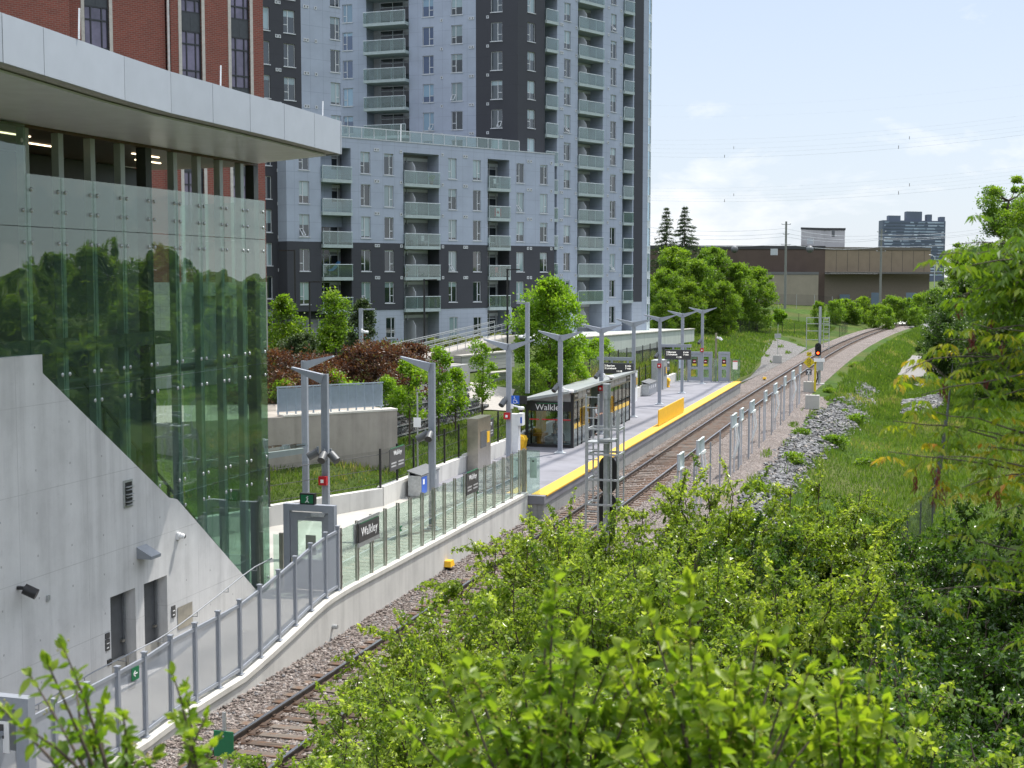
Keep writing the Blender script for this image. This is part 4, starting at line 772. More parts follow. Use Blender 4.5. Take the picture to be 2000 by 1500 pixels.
class Face:
    """one straight facade; s runs along it to the right as seen from outside, depth goes inwards"""
    def __init__(f, root, P0, az):
        f.root = root; f.loc = Vector((P0[0], P0[1], 0))-Vector((root.location.x, root.location.y, 0)); f.loc.z = -root.location.z; f.rz = rad(90-az)
    def mb(f, m, name, mat, parent=None, label=None): return put(name, m.mesh(name, mat), f.root, f.loc, f.rz, label)
    def wall(f, s0, s1, z0, z1, ops, mat, y=0.0, name='wall', rev=.22):
        S = sorted({s0, s1} | {v for o in ops for v in o[:2] if s0 < v < s1}); Z = sorted({z0, z1} | {v for o in ops for v in o[2:4] if z0 < v < z1}); m = MB()
        for a, b in zip(S[:-1], S[1:]):
            for c, d in zip(Z[:-1], Z[1:]):
                q = ((a+b)/2, (c+d)/2)
                if not any(o[0] < q[0] < o[1] and o[2] < q[1] < o[3] for o in ops): m.add([(a, y, c), (b, y, c), (b, y, d), (a, y, d)], [(0, 1, 2, 3)])
        for o in ops:
            a, b = max(o[0], s0), min(o[1], s1); c, d = max(o[2], z0), min(o[3], z1)
            if a >= b or c >= d: continue
            r = o[4] if len(o) > 4 else rev
            m.add([(a, y, c), (a, y, d), (a, y+r, d), (a, y+r, c)], [(0, 1, 2, 3)]).add([(b, y, c), (b, y+r, c), (b, y+r, d), (b, y, d)], [(0, 1, 2, 3)])
            if d == o[3]: m.add([(a, y, d), (b, y, d), (b, y+r, d), (a, y+r, d)], [(0, 1, 2, 3)])
            if c == o[2]: m.add([(a, y, c), (a, y+r, c), (b, y+r, c), (b, y, c)], [(0, 1, 2, 3)])
            if len(o) > 5: f.mb(MB().add([(a, y+r, c), (b, y+r, c), (b, y+r, d), (a, y+r, d)], [(0, 1, 2, 3)]), 'recess_wall', RECM)
        # side returns close the wall slab
        m.add([(s0, y, z0), (s0, y, z1), (s0, y+1.9, z1), (s0, y+1.9, z0)], [(0, 1, 2, 3)]).add([(s1, y, z0), (s1, y+1.9, z0), (s1, y+1.9, z1), (s1, y, z1)], [(0, 1, 2, 3)]).add([(s0, y, z1), (s1, y, z1), (s1, y+1.9, z1), (s0, y+1.9, z1)], [(0, 1, 2, 3)])
        return f.mb(m, name, mat)
WFR = plain('window_frame', (.50, .52, .54), .45, 0, .04)
def panem(name, dark, blind, seed):
    m = NT(name); oi = m.n('ShaderNodeObjectInfo'); sep = m.n('ShaderNodeSeparateXYZ'); m.l(m.co(), sep.inputs[0])
    r = m.math('FRACT', m.math('MULTIPLY', oi.outputs['Random'], 7.31+seed)); r2 = m.math('FRACT', m.math('MULTIPLY', oi.outputs['Random'], 23.7+seed))
    lvl = m.math('MULTIPLY', m.ramp(r, [(.38, 0), (.85, 1.1)]), 1.9)
    drawn = m.math('GREATER_THAN', sep.outputs[2], m.math('SUBTRACT', 1.9, lvl))
    bl = m.mix(r2, blind, tuple(x*.62 for x in blind[:3])+(1,)); c = m.mix(drawn, dark, bl)
    m.base(c).set(Roughness=.04, Specular_IOR_Level=.9, IOR=1.6); m.b.inputs['Coat Weight'].default_value = .4; return m.mat
PANE = panem('window_pane', (.012, .020, .024, 1), (.24, .33, .35, 1), 0); PANEB = panem('window_pane_blue', (.03, .06, .13, 1), (.20, .33, .44, 1), 3)
PANED = plain('door_glass', (.012, .017, .02), .04, 0, .3, .5, .9)
WIN = {}
def winmesh(w, h, flip, opened):
    k = (round(w, 2), round(h, 2), flip, opened)
    if k not in WIN:
        f = MB(); t = .055; y0, y1 = .10, .17
        f.box(0, t, y0, y1, 0, h).box(w-t, w, y0, y1, 0, h).box(t, w-t, y0, y1, 0, t).box(t, w-t, y0, y1, h-t, h)
        mx = w*.60 if flip else w*.40; f.box(mx-.035, mx+.035, y0-.01, y1, t, h-t)
        a, b = (mx+.035, w-t) if flip else (t, mx-.035); f.box(a, b, y0-.01, y1, h*.36-.035, h*.36+.035)
        f.box(-.06, w+.06, -.06, .12, -.07, 0)
        if opened:
            f.add([(a, -.42, t+.05), (b, -.42, t+.05), (b, y0-.02, h*.36), (a, y0-.02, h*.36), (a, -.39, t+.05), (b, -.39, t+.05), (b, y0, h*.36), (a, y0, h*.36)], [(0,1,5,4), (2,3,7,6), (0,4,7,3), (1,2,6,5)])
            for q in (a, b-.05): f.beam((q+.025, -.41, t+.05), (q+.025, y0, h*.36), .05, .05)
            f.beam((a, -.41, t+.06), (b, -.41, t+.06), .05, .06)
        g = MB().quad((0, .135, 0), (w, .135, 0), (w, .135, h), (0, .135, h)) if False else MB().box(t*.5, w-t*.5, .13, .15, t*.5, h-t*.5)
        WIN[k] = (f.mesh('window', WFR), g)
    return k
PM = {}
def window(face, s, z, w, h, flip=False, opened=False, pane=None, name='window'):
    k = winmesh(w, h, flip, opened); fr, g = WIN[k]; pane = pane or PANE
    if (k, pane.name) not in PM: PM[(k, pane.name)] = g.mesh('pane', pane)
    o = bpy.data.objects.new(name, fr); COL.objects.link(o); o.parent = face.root; c, sn = math.cos(face.rz), math.sin(face.rz)
    o.location = face.loc+Vector((c*s, sn*s, z)); o.rotation_euler = (0, 0, face.rz)
    p = bpy.data.objects.new('pane', PM[(k, pane.name)]); COL.objects.link(p); p.parent = o; return o
BGL = glass('balcony_glass', (.74, .81, .80, 1), 1.0, .02, 1.5, .04, 0, .06); SLABM = plain('balcony_slab', (.33, .39, .385), .5); RAILM = plain('balcony_rail', (.55, .60, .62), .4)
BAL_ME = {}
def balcony(face, s0, s1, z, out=.25, h=1.12, rev=1.7):
    """slab with a glass balustrade standing proud of the recess"""
    w = round(s1-s0, 2); k = (w, out, h, rev)
    if k not in BAL_ME:
        a = MB().box(.0, w, -out, rev-.02, -.30, 0).mesh('balcony', SLABM)
        b = MB().box(.03, w-.03, -out+.02, -out+.035, .04, h-.03).box(.02, .035, -out+.036, .35, .04, h-.03).mesh('balustrade', BGL)
        c = MB().box(0, w, -out-.01, -out+.05, h-.03, h+.03); n = max(1, round(w/1.4))
        for i in range(n+1): q = .03+(w-.06)*i/n; c.box(q-.025, q+.025, -out+.036, -out+.08, 0, h-.03)
        BAL_ME[k] = (a, b, c.mesh('railing', RAILM))
    a, b, c = BAL_ME[k]; o = bpy.data.objects.new('balcony', a); COL.objects.link(o); o.parent = face.root; cs, sn = math.cos(face.rz), math.sin(face.rz)
    o.location = face.loc+Vector((cs*s0, sn*s0, z)); o.rotation_euler = (0, 0, face.rz)
    for nm, me in (('balustrade', b), ('railing', c)): q = bpy.data.objects.new(nm, me); COL.objects.link(q); q.parent = o
    return o
DOORS = {}
def balcony_door(face, s0, s1, z, y=1.66, flip=False, screen=False):
    w = round(s1-s0, 2); k = (w, flip, screen, y)
    if k not in DOORS:
        f = MB(); H_ = 2.45; dw = .85; da = w-.35-dw if not flip else .35
        f.box(0, w, y-.02, y, 2.2, 2.5); x = .12
        for q in (.1, w*.38, da-.07, da+dw): f.box(q, q+.07, y-.1, y-.021, 0, H_)
        for zz in (0.02, 1.92, 2.4): f.box(.17, da+dw, y-.09, y-.03, zz, zz+.06)
        g = MB().box(.14, da-.07, y-.07, y-.035, .08, 2.4).box(da, da+dw, y-.07, y-.035, .08, 1.92)
        if screen: f.extr([(w*.30, -.1, 0), (w*.30, -.1, 1.5), (w*.30, .3, 2.0), (w*.30, 1.5, 2.0), (w*.30, 1.5, 0)], (.04, 0, 0))
        DOORS[k] = (f.mesh('balcony_door', WFR), g.mesh('pane', PANED))
    f, g = DOORS[k]; o = bpy.data.objects.new('balcony_door', f); COL.objects.link(o); o.parent = face.root; cs, sn = math.cos(face.rz), math.sin(face.rz)
    o.location = face.loc+Vector((cs*s0, sn*s0, z)); o.rotation_euler = (0, 0, face.rz); p = bpy.data.objects.new('pane', g); COL.objects.link(p); p.parent = o
VENT = plain('vent_grille', (.50, .52, .54), .5); VB = MB()
VB.box(0, .26, -.05, 0, 0, .28); VB.mi = 1; VB.box(.07, .19, -.055, -.051, .06, .22); VENT_ME = VB.mesh('vent', [VENT, STEELD])
def vent(face, s, z):
    o = bpy.data.objects.new('vent', VENT_ME); COL.objects.link(o); o.parent = face.root; cs, sn = math.cos(face.rz), math.sin(face.rz)
    o.location = face.loc+Vector((cs*s, sn*s, z)); o.rotation_euler = (0, 0, face.rz)

POTS = []
# --- mid-rise block with its tall left wing
M0 = PD(925, 500, 133.0)
ap = thing('apartment_block', 'six storey grey and charcoal apartment block with glass balconies, joined to a tall left wing', 'apartment building', (M0.x, M0.y, 3.6))
A = Face(ap, M0, 31.6)
SILL = [7.17, 10.06, 13.05, 15.92, 18.80]; WH = 1.92
wcol = [(-19.77, 1.05, False), (-13.23, 1.05, False), (-10.62, 1.05, True), (-3.10, 1.02, False), (-.06, 1.0, True), (5.56, 1.02, False), (8.74, 1.03, True)]
bcol = [(-17.5, -14.3), (-8.45, -4.25), (1.8, 4.62)]
ops_up = [(s, s+w_, z, z+WH) for s, w_, _ in wcol for z in SILL]
def bops(za, zb): return [(a, b, za, zb, 1.7, 1) for a, b in bcol]
TOPZ = 21.85
A.wall(-21.05, 10.74, 12.63, TOPZ, [o for o in ops_up if o[2] > 12.7]+[(a, b, 12.63, 20.95, 1.7, 1) for a, b in bcol], GREYP, name='upper_wall')
A.wall(-21.05, 10.74, 6.56, 12.628, [o for o in ops_up if o[2] < 12.7]+[(a, b, 6.56, 12.628, 1.7, 1) for a, b in bcol], DARKP, y=.004, name='lower_wall')
gw = [(-10.5, -9.45, 3.98, 5.85), (-3.0, -1.98, 3.95, 5.75), (.02, 1.02, 3.9, 5.7)]
A.wall(-15.0, 5.0, 2.6, 6.557, gw+[(-8.45, -4.25, 2.6, 6.4, 1.7, 1), (1.8, 4.62, 2.6, 6.4, 1.7, 1)], BLOCK, y=.05, name='base_wall')
A.wall(-21.05, -15.01, 2.6, 6.557, [(-20.4, -15.6, 3.4, 5.9, .2, 1)], DARKP, y=.9, name='base_wall'); A.wall(5.01, 10.74, 2.6, 6.55, [], DARKP, y=1.2, name='base_wall')
m = MB()
for q in (-20.35, -18.8, -17.2, -15.7): m.box(q-.04, q+.04, 1.02, 1.09, 3.4, 5.9)
m.box(-20.4, -15.6, 1.02, 1.085, 4.6, 4.68); A.mb(m, 'shop_window', WFR)
for i, (s, w_, fl) in enumerate(wcol):
    for j, z in enumerate(SILL): window(A, s, z, w_, WH, fl, (i*3+j*5+i*j) % 7 == 3)
for s0, s1, z0, z1 in gw: window(A, s0, z0, s1-s0, z1-z0, True)
for i, (a, b) in enumerate(bcol):
    for j, z in enumerate([6.62, 9.55, 12.43, 15.28, 18.15]): balcony(A, a+.02, b-.02, z, .25); balcony_door(A, a+.05, b-.05, z+.02, flip=(i == 1), screen=(i == 1))
    if i: balcony_door(A, a+.05, b-.05, 3.5, flip=(i == 1), screen=(i == 1))
for j in range(6):
    z = 9.45+2.88*(j-.0) if j < 5 else 21.0
    for s in (-11.75, -11.45, -8.85, -3.95, 1.0-2.3, -1.0, 6.95, 7.35, 10.15): vent(A, s, [9.35, 12.25, 15.15, 18.05, 20.85, 6.5][j]) if j < 5 else None
m = MB(); m.box(-21.05, 10.74, .35, 12, TOPZ-.35, TOPZ-.3); A.mb(m, 'roof', plain('roof_gravel', (.3, .3, .3), .9))
m = MB().box(-21.1, 10.78, -.05, .4, TOPZ, TOPZ+.09); A.mb(m, 'coping', GALV)
m = MB().box(10.70, 10.74, 1.9, 11, 2.6, TOPZ); A.mb(m, 'end_wall', GREYP); m = MB().box(-21.05, -21.0, 1.9, 3.3, 2.6, TOPZ); A.mb(m, 'end_wall', DARKP)
rl = MB(); rl.box(-15.6, 6.2, .28, .34, TOPZ+1.02, TOPZ+1.1); n = 16
for i in range(n+1): q = -15.6+21.8*i/n; rl.box(q-.03, q+.03, .28, .34, TOPZ+.09, TOPZ+1.02)
A.mb(rl, 'terrace_railing', WFR); m = MB().box(-15.55, 6.15, .305, .315, TOPZ+.12, TOPZ+1.0); A.mb(m, 'terrace_glass', BGL)
# tall wing
W0 = Vector((M0.x, M0.y, 0)); cs, sn = math.cos(rad(90-31.6)), math.sin(rad(90-31.6)); W0 += Vector((-sn, cs, 0))*1.4
B = Face(ap, W0, 31.6)
def sW(x, y): p = PL(x, y, W0, 31.6); return (p.x-W0.x)*cs+(p.y-W0.y)*sn
w1, w1b, w2, w2b, dk, ca, cb, en = [sW(500+x/4.545, 100) for x in (40, 122, 246, 347, 400, 660, 735, 748)]
WS = [9.75+2.87*k for k in range(-2, 12)]; k26 = PL(555, 885/4.545, W0, 31.6).z
WS = [k26+2.86*k for k in range(-8, 6)]
owin = [(w1-.3, w1b, z, z+1.95) for z in WS]+[(w2, w2b, z, z+1.95) for z in WS]
B.wall(-28, dk, 2.6, 42, owin, DARKP, name='wing_wall')
B.wall(dk+.002, en, 14, 42, [(ca, en+.3, z, z+1.95) for z in WS if z > 14], GREYP, y=-.004, name='wing_wall')
for z in WS:
    window(B, w1-.3, z, w1b-w1+.3, 1.95, False); window(B, w2, z, w2b-w2, 1.95, False)
    if z > 20: window(B, ca, z, en-ca-.05, 1.95, True)
    for s in (w1b+.55, w1b+.85, dk+.25, dk+.55, dk+1.4): vent(B, s, z+2.35)
m = MB()
for z in WS:
    if z > 20: m.box(en-.04, en, .1, 1.8, z, z+1.95)
B.mb(m, 'side_window', PANE); m = MB().box(en-.6, en-.045, 1.9, 14, 14, 42); B.mb(m, 'wing_side', GREYP)
# flag and hammock hung on balconies
def onA(s, z, d): return Vector((M0.x, M0.y, 0))+Vector((cs*s-sn*d, sn*s+cs*d, z))
fl = thing('flag', 'red and white maple leaf flag hung inside a balcony balustrade', 'flag', onA(3.0, 15.4, -.18)); R_ = Vector((cs, sn, 0)); fm = lambda a, b, c, d: MB().add([onA(a, c, -.20), onA(b, c, -.20), onA(b, d, -.20), onA(a, d, -.20), onA(a, c, -.19), onA(b, c, -.19), onA(b, d, -.19), onA(a, d, -.19)], [(3,2,1,0), (4,5,6,7), (0,1,5,4), (1,2,6,5), (2,3,7,6), (3,0,4,7)])
fm(2.72, 3.18, 15.42, 16.22).obj('white_field', LTX, fl); fm(2.52, 2.719, 15.42, 16.22).obj('red_band', REDP, fl); fm(3.181, 3.38, 15.42, 16.22).obj('red_band', REDP, fl)
lf = [(0, .22), (.06, .1), (.12, .13), (.1, .02), (.2, .06), (.17, -.02), (.2, -.06), (.06, -.14), (.02, -.14), (.02, -.24), (-.02, -.24), (-.02, -.14), (-.06, -.14), (-.2, -.06), (-.17, -.02), (-.2, .06), (-.1, .02), (-.12, .13), (-.06, .1)]
MB().extr([onA(2.95+a*.9, 15.83+b, -.203) for a, b in lf], (0, 0, .0)+Vector((-sn*-.006, cs*-.006, 0))).obj('maple_leaf', REDP, fl) if False else MB().extr([onA(2.95+a*.9, 15.83+b, -.203) for a, b in lf], (sn*.006, -cs*.006, 0)).obj('maple_leaf', REDP, fl)
hm = thing('hammock', 'blue hammock slung across a second floor balcony of the block', 'hammock', onA(-16.2, 9.6, .5)); hp = [onA(-17.2+2.0*t, 10.75-.75*math.sin(math.pi*t)+.15*t, .4) for t in np.linspace(0, 1, 11)]; m = MB()
for a, b in zip(hp[:-1], hp[1:]): o = Vector((-sn*.5, cs*.5, .1)); m.add([a, b, b+o, a+o], [(0, 1, 2, 3)])
m.obj('cloth', plain('hammock_blue', (.06, .22, .45), .8), hm); MB().path([onA(-17.3, 9.6, .6), onA(-17.2, 10.75, .6)], .03).path([onA(-15.1, 9.6, .6), onA(-15.2, 10.9, .6)], .03).path([onA(-17.3, 9.62, .6), onA(-15.1, 9.62, .6)], .03).obj('stand', BLK, hm)

def chair(face_pt, rz, label, col):
    t = thing('balcony_chair', label, 'chair', face_pt, rz, 'chairs on the balconies'); MB().box(-.25, .25, -.25, .25, .42, .47).obj('seat', col, t, False); MB().box(-.25, .25, .22, .27, .47, .95).obj('backrest', col, t, False)
    for a in (-.22, .22):
        for b in (-.22, .22): MB().box(a-.02, a+.02, b-.02, b+.02, 0, .42).obj('leg', col, t, False)
CH1, CH2, CH3 = plain('chair_dark', (.05, .05, .055), .6), plain('chair_white', (.6, .6, .6), .5), plain('chair_red', (.35, .05, .05), .6)
for s, z, c, lb in ((-6.9, 15.3, CH2, 'white chair on the middle balcony column, second balcony from the top'), (-5.6, 12.45, CH2, 'white chair on the middle balcony column, third from the top'), (-7.4, 12.45, CH1, 'dark chair on the middle balcony column, third from the top'), (-6.2, 9.57, CH1, 'dark chair on the middle balcony column, fourth from the top'), (2.6, 12.45, CH2, 'white chair on the right balcony column, below the flag'), (3.6, 9.57, CH3, 'red chair on the right balcony column, second from below'), (-16.6, 12.45, CH1, 'dark chair on the left balcony column, above the hammock'), (3.4, 18.17, CH2, 'white chair on the top balcony of the right column')): chair(onA(s, z, .45), rad(58+20), lb, c)
pm_ = plain('planter_clay', (.25, .11, .06), .8)
for s, z, lb in ((-8.0, 9.57, 'potted plant at the left end of a middle column balcony'), (2.2, 6.64, 'potted plant on the lowest right column balcony'), (-4.9, 18.17, 'potted plant on the top balcony of the middle column')):
    p = onA(s, z, .3); t = thing('potted_plant', lb, 'plant', p, 0, 'potted plants on the balconies'); MB().lathe([(.15, 0), (.2, .3), (.2, .32)], 10).obj('pot', pm_, t, False); POTS.append(t)
# --- tower
T0 = PD(1010.7, 200, 137.3)
tw = thing('apartment_tower', 'tall grey and charcoal apartment tower with stacked glass balconies', 'apartment building', (T0.x, T0.y, 3.3))
Rf = Face(tw, T0, 23.9); d86 = (math.sin(rad(-86)), math.cos(rad(-86))); Lf = Face(tw, (T0.x, T0.y), 94)
FL = [k*2.853+7.36 for k in range(-1, 15)]; WT = 1.84; TOP = 49
rb = [(4.32, 6.31), (9.79, 14.2), (17.85, 19.74)]
rw_ = [(1.55, 1.22, False), (7.47, 1.1, False), (15.57, 1.05, False)]
ow = [(s, s+w_, z, z+WT) for s, w_, _ in rw_ for z in FL]
Rf.wall(0, 4.32, 3, TOP, [o for o in ow if o[0] < 4], DARKP, name='wall')
Rf.wall(4.322, 19.95, 3, TOP, [o for o in ow if o[0] > 4]+[(a, b, 3, TOP-1, 1.7, 1) for a, b in rb], GREYP, y=.004, name='wall')
Rf.wall(19.952, 21.7, 6.78, TOP, [], DARKP, name='wall'); Rf.wall(19.952, 21.7, 3, 6.778, [], BLOCK, y=.004, name='wall'); Rf.wall(21.702, 22.62, 3, TOP, [], GREYP, y=.004, name='wall')
for s, w_, fl_ in rw_:
    for k, z in enumerate(FL): window(Rf, s, z, w_, WT, fl_, (k*7+int(s)) % 9 == 2)
for i, (a, b) in enumerate(rb):
    for k, z in enumerate(FL):
        zz = z-.40
        if z > 7: balcony(Rf, a+.02, b-.02, zz, .22)
        balcony_door(Rf, a+.05, b-.05, zz+.02, flip=(i == 1), screen=(i == 1))
for k, z in enumerate(FL):
    for s in (6.75, 7.05, 9.35, 15.0, 17.3): vent(Rf, s, z+2.25)
# rounded glass corner at the far end
gc_ = MB(); fr_ = MB(); arc = [(22.62+1.75*math.sin(t), 1.75-1.75*math.cos(t)) for t in np.linspace(0, rad(100), 7)]
for a, b in zip(arc[:-1], arc[1:]): gc_.add([(a[0], a[1], 3.2), (b[0], b[1], 3.2), (b[0], b[1], TOP), (a[0], a[1], TOP)], [(0, 1, 2, 3)])
Rf.mb(gc_, 'corner_glass', plain('corner_pane', (.42, .58, .68), .04, .75, .2, .4, 1.0))
for a, b in zip(arc[:-1], arc[1:]):
    fr_.beam((a[0], a[1]-.02, 3.2), (a[0], a[1]-.02, TOP), .05, .05)
    for z in FL:
        for dz in (-.85, -.1, ): fr_.beam((a[0], a[1]-.02, z+dz), (b[0], b[1]-.02, z+dz), .06, .07)
        fr_.add([(a[0], a[1]-.012, z-.8), (b[0], b[1]-.012, z-.8), (b[0], b[1]-.012, z-.12), (a[0], a[1]-.012, z-.12)], [(0, 1, 2, 3)])
Rf.mb(fr_, 'corner_frame', RAILM)
m = MB().box(.5, 23.5, 1.95, 16, 3, TOP-.1); Rf.mb(m, 'core', DARKP)
lw_ = [(-2.84, 1.22, True, PANE), (-7.12, 1.22, False, PANE), (-10.28, 1.22, True, PANEB), (-19.35, 1.15, False, PANEB)]
ol = [(s, s+w_, z-.08, z+WT-.08) for s, w_, _, _ in lw_ for z in FL]
Lf.wall(-4.44, 0, 3, TOP, [o for o in ol if o[0] > -4], DARKP, name='wall'); Lf.wall(-11.8, -4.442, 3, TOP, [o for o in ol if -11 < o[0] < -4.5], GREYP, y=.004, name='wall'); Lf.wall(-24, -16.6, 3, TOP, [o for o in ol if o[0] < -17], GREYP, y=.004, name='wall')
m = MB().box(-16.6, -11.8, 1.7, 1.8, 3, TOP); Lf.mb(m, 'recess_wall', LP)
for s, w_, fl_, pn in lw_:
    for k, z in enumerate(FL):
        if z > 14: window(Lf, s, z-.08, w_, WT, fl_, (k*5+int(s)) % 8 == 1, pn)
for k, z in enumerate(FL):
    if z < 14: continue
    balcony(Lf, -16.55, -11.82, z-.50, .9); balcony_door(Lf, -15.9, -11.9, z-.48)
    for s in (-8.3, -5.2, -4.9, -3.3): vent(Lf, s, z+2.2)

# --- brick building behind the station
BR = NT('red_brick'); tcn = BR.n('ShaderNodeTexBrick', Scale=1.0); mp_ = BR.n('ShaderNodeMapping'); mp_.inputs['Rotation'].default_value = (rad(90), 0, 0); BR.l(BR.co(), mp_.inputs[0]); BR.l(mp_.outputs[0], tcn.inputs['Vector'])
tcn.inputs['Color1'].default_value = (.25, .062, .042, 1); tcn.inputs['Color2'].default_value = (.18, .045, .032, 1); tcn.inputs['Mortar'].default_value = (.22, .15, .12, 1); tcn.inputs['Brick Width'].default_value = .27; tcn.inputs['Row Height'].default_value = .095; tcn.inputs['Mortar Size'].default_value = .012
BR.base(BR.mix(BR.math('MULTIPLY', BR.noise(1.2, 4), .35), tcn.outputs['Color'], (.10, .035, .028, 1))).set(Roughness=.9); BR = BR.mat
STONE = facadem('pale_stone', (.42, .40, .36), .62, .62, .45)
B0 = PD(450, 100, 72.0)
bb = thing('brick_building', 'tall red brick building with stone trimmed window strips behind the station', 'building', (B0.x, B0.y, 3.9)); K = Face(bb, B0, 31.6)
STR = [(-8.0, -6.72), (-2.9, -1.75), (-.05, 1.09)]
K.wall(-9.26, -3.72, 9.3, 40, [(-8.0, -6.72, 10, 40, .25)], BR); K.wall(-3.50, 1.9, 9.3, 40, [(a, b, 10, 40, .25) for a, b in STR[1:]], BR, y=-.16); K.wall(-30, -9.3, 9.3, 40, [], BR, y=-1.2); K.wall(-9.0, -3.72, 3.5, 9.3, [], STONE, y=-.05, name='stone_base'); K.wall(-3.5, 1.9, 3.5, 9.3, [(-2.6, -.2, 3.6, 8.6, .3, 1)], STONE, y=-.2, name='stone_base')
tr = MB(); 
for i, (a, b) in enumerate(STR):
    y = 0 if i == 0 else -.16
    for q in (a-.17, b): tr.box(q, q+.17, y-.03, y+.1, 9.3, 40)
K.mb(tr, 'stone_trim', plain('trim_stone', (.46, .43, .39), .8))
K.mb(MB().box(-3.71, -3.6, -.24, -.17, 9.3, 40), 'downpipe', plain('pipe_white', (.5, .46, .44), .5)); K.mb(MB().box(-30, 1.89, 1.9, 9, 3.5, 40), 'rear_block', BR)
MULL = plain('black_mullion', (.02, .022, .026), .4); SPAN = plain('spandrel', (.045, .05, .055), .35, .2); PURP = plain('violet_pane', (.13, .11, .17), .04, 0, .5, .7, .9)
for i, (a, b) in enumerate(STR):
    y = .1 if i == 0 else -.06; w_ = b-a
    for k in range(-3, 6):
        z0 = 22.18+3.55*k-(.12 if i else -.5)
        f = MB().box(a, a+.07, y, y+.08, z0-2.65, z0).box(b-.07, b, y, y+.08, z0-2.65, z0)
        for q in (.30, .74): f.box(a+w_*q-.03, a+w_*q+.03, y+.005, y+.08, z0-2.65, z0)
        for q in (0.0, .62, 1.95, 2.58): f.box(a+.07, b-.07, y, y+.075, z0-2.65+q, z0-2.65+q+.07)
        fo = K.mb(f, 'window', MULL); K2 = MB().box(a+.02, b-.02, y+.05, y+.06, z0-2.63, z0); p = put('pane', K2.mesh('pane', PURP), fo)
        K.mb(MB().box(a, b, y+.01, y+.06, z0, z0+.9).box(a+w_*.5-.01, a+w_*.5+.01, y, y+.009, z0, z0+.9), 'spandrel_panel', SPAN)

# --- warehouse far up the line
wa, wb, wc = PD(1395, 485, 301), PD(1612, 479, 308), PD(1816, 482, 315)
wh = thing('warehouse', 'low brown brick warehouse with dark roofline and concrete loading canopy across the field', 'warehouse', (wb.x, wb.y, 2.5))
def seg(name, a, b, z0, z1, mat, th=1.2, off=0.0):
    d = Vector((b[0]-a[0], b[1]-a[1], 0)); n = Vector((-d.y, d.x, 0)).normalized(); o = n*off
    return MB().prism([(a[0]+o.x, a[1]+o.y), (b[0]+o.x, b[1]+o.y), (b[0]+o.x+n.x*th, b[1]+o.y+n.y*th), (a[0]+o.x+n.x*th, a[1]+o.y+n.y*th)], z0, z1).obj(name, mat, wh)
WB1 = facadem('dark_brown_brick', (.085, .06, .048), 5.5, 40, .4); WB2 = facadem('tan_panel', (.21, .165, .115), 40, 40, .3); WB3 = facadem('tan_low', (.25, .22, .17), 40, 40, .3); WT_ = plain('warehouse_trim', (.03, .03, .032), .6)
wL = (wa.x-30, wa.y-9); n2 = Vector((wc.x-wb.x, wc.y-wb.y, 0)).normalized(); wE = (wc.x+n2.x*.3, wc.y+n2.y*.3)
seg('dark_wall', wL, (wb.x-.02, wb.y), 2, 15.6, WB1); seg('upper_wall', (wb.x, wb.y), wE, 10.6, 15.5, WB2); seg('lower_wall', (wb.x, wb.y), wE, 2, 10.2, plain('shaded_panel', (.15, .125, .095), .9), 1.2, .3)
seg('roof_edge', wL, (wb.x, wb.y), 15.62, 16.4, WT_, 1.5, -.15); seg('roof_edge', (wb.x, wb.y), wE, 15.52, 16.15, plain('tan_trim', (.10, .085, .065), .7), 1.5, -.15)
seg('canopy', (wb.x, wb.y), (wE[0]+3, wE[1]+1), 10.22, 10.58, plain('canopy_concrete', (.10, .095, .085), .8), 3.2, -2.8)
ja = PD(1498, 535, 303); jb = PD(1600, 535, 306); seg('low_wing', (ja.x, ja.y-2), (jb.x, jb.y-2), 2, 10.0, WB3, 4); seg('roof_edge', (ja.x, ja.y-2), (jb.x, jb.y-2), 10.02, 10.6, plain('low_trim', (.11, .11, .11), .6), 4, -.1)
MB().prism([(wL[0], wL[1]+1.3), (wb.x, wb.y+1.3), (wE[0], wE[1]+1.3), (wE[0]-8, wE[1]+40), (wL[0]-8, wL[1]+40)], 15.0, 15.5).obj('roof', plain('dark_roof', (.06, .06, .06), .9), wh)
for i in range(1, 10):
    t = i/9.6; x = wb.x+(wE[0]-wb.x)*t; y = wb.y+(wE[1]-wb.y)*t; MB().box(x-.03, x+.03, y-.03, y-.005, 10.7, 15.4).obj('panel_joint', WT_, wh)
for px in (1650, 1712, 1780): p = PL(px, 560, wb, 73); MB().box(p.x-1.1, p.x+1.1, p.y+.1, p.y+.28, 2.5, 5.6+(px > 1700)*.4).obj('door', plain('door_blue', (.10, .14, .18), .5), wh)
pw = PD(1512, 492, 304); wv = MB().box(pw.x-.75, pw.x+.75, pw.y-.4, pw.y+.3, pw.z-.7, pw.z+.7).obj('vent', plain('vent_pale', (.4, .42, .44), .5), wh)
for px in (1435, 1582): p = PD(px, 487, 302); MB().ball((p.x, p.y-.3, p.z), .8, 8).obj('vent_hood', STEELD, wh)
pha, phb = PD(1565, 444, 318), PD(1650, 444, 322); ph = thing('roof_penthouse', 'white corrugated metal plant room on the warehouse roof', 'plant room', (pha.x, pha.y, 15.5)); CORR = facadem('corrugated', (.42, .41, .41), .35, 60, .3)
MB().prism([(pha.x, pha.y), (phb.x-4.6, phb.y-1.2), (phb.x, phb.y+1), (phb.x-1, phb.y+9), (pha.x, pha.y+9)], 15.51, pha.z-.5).obj('wall', CORR, ph); MB().prism([(pha.x-.1, pha.y-.1), (phb.x-4.5, phb.y-1.35), (phb.x+.15, phb.y+.95), (phb.x-1, phb.y+9.1), (pha.x-.1, pha.y+9.1)], pha.z-.5, pha.z).obj('roof_edge', WT_, ph)
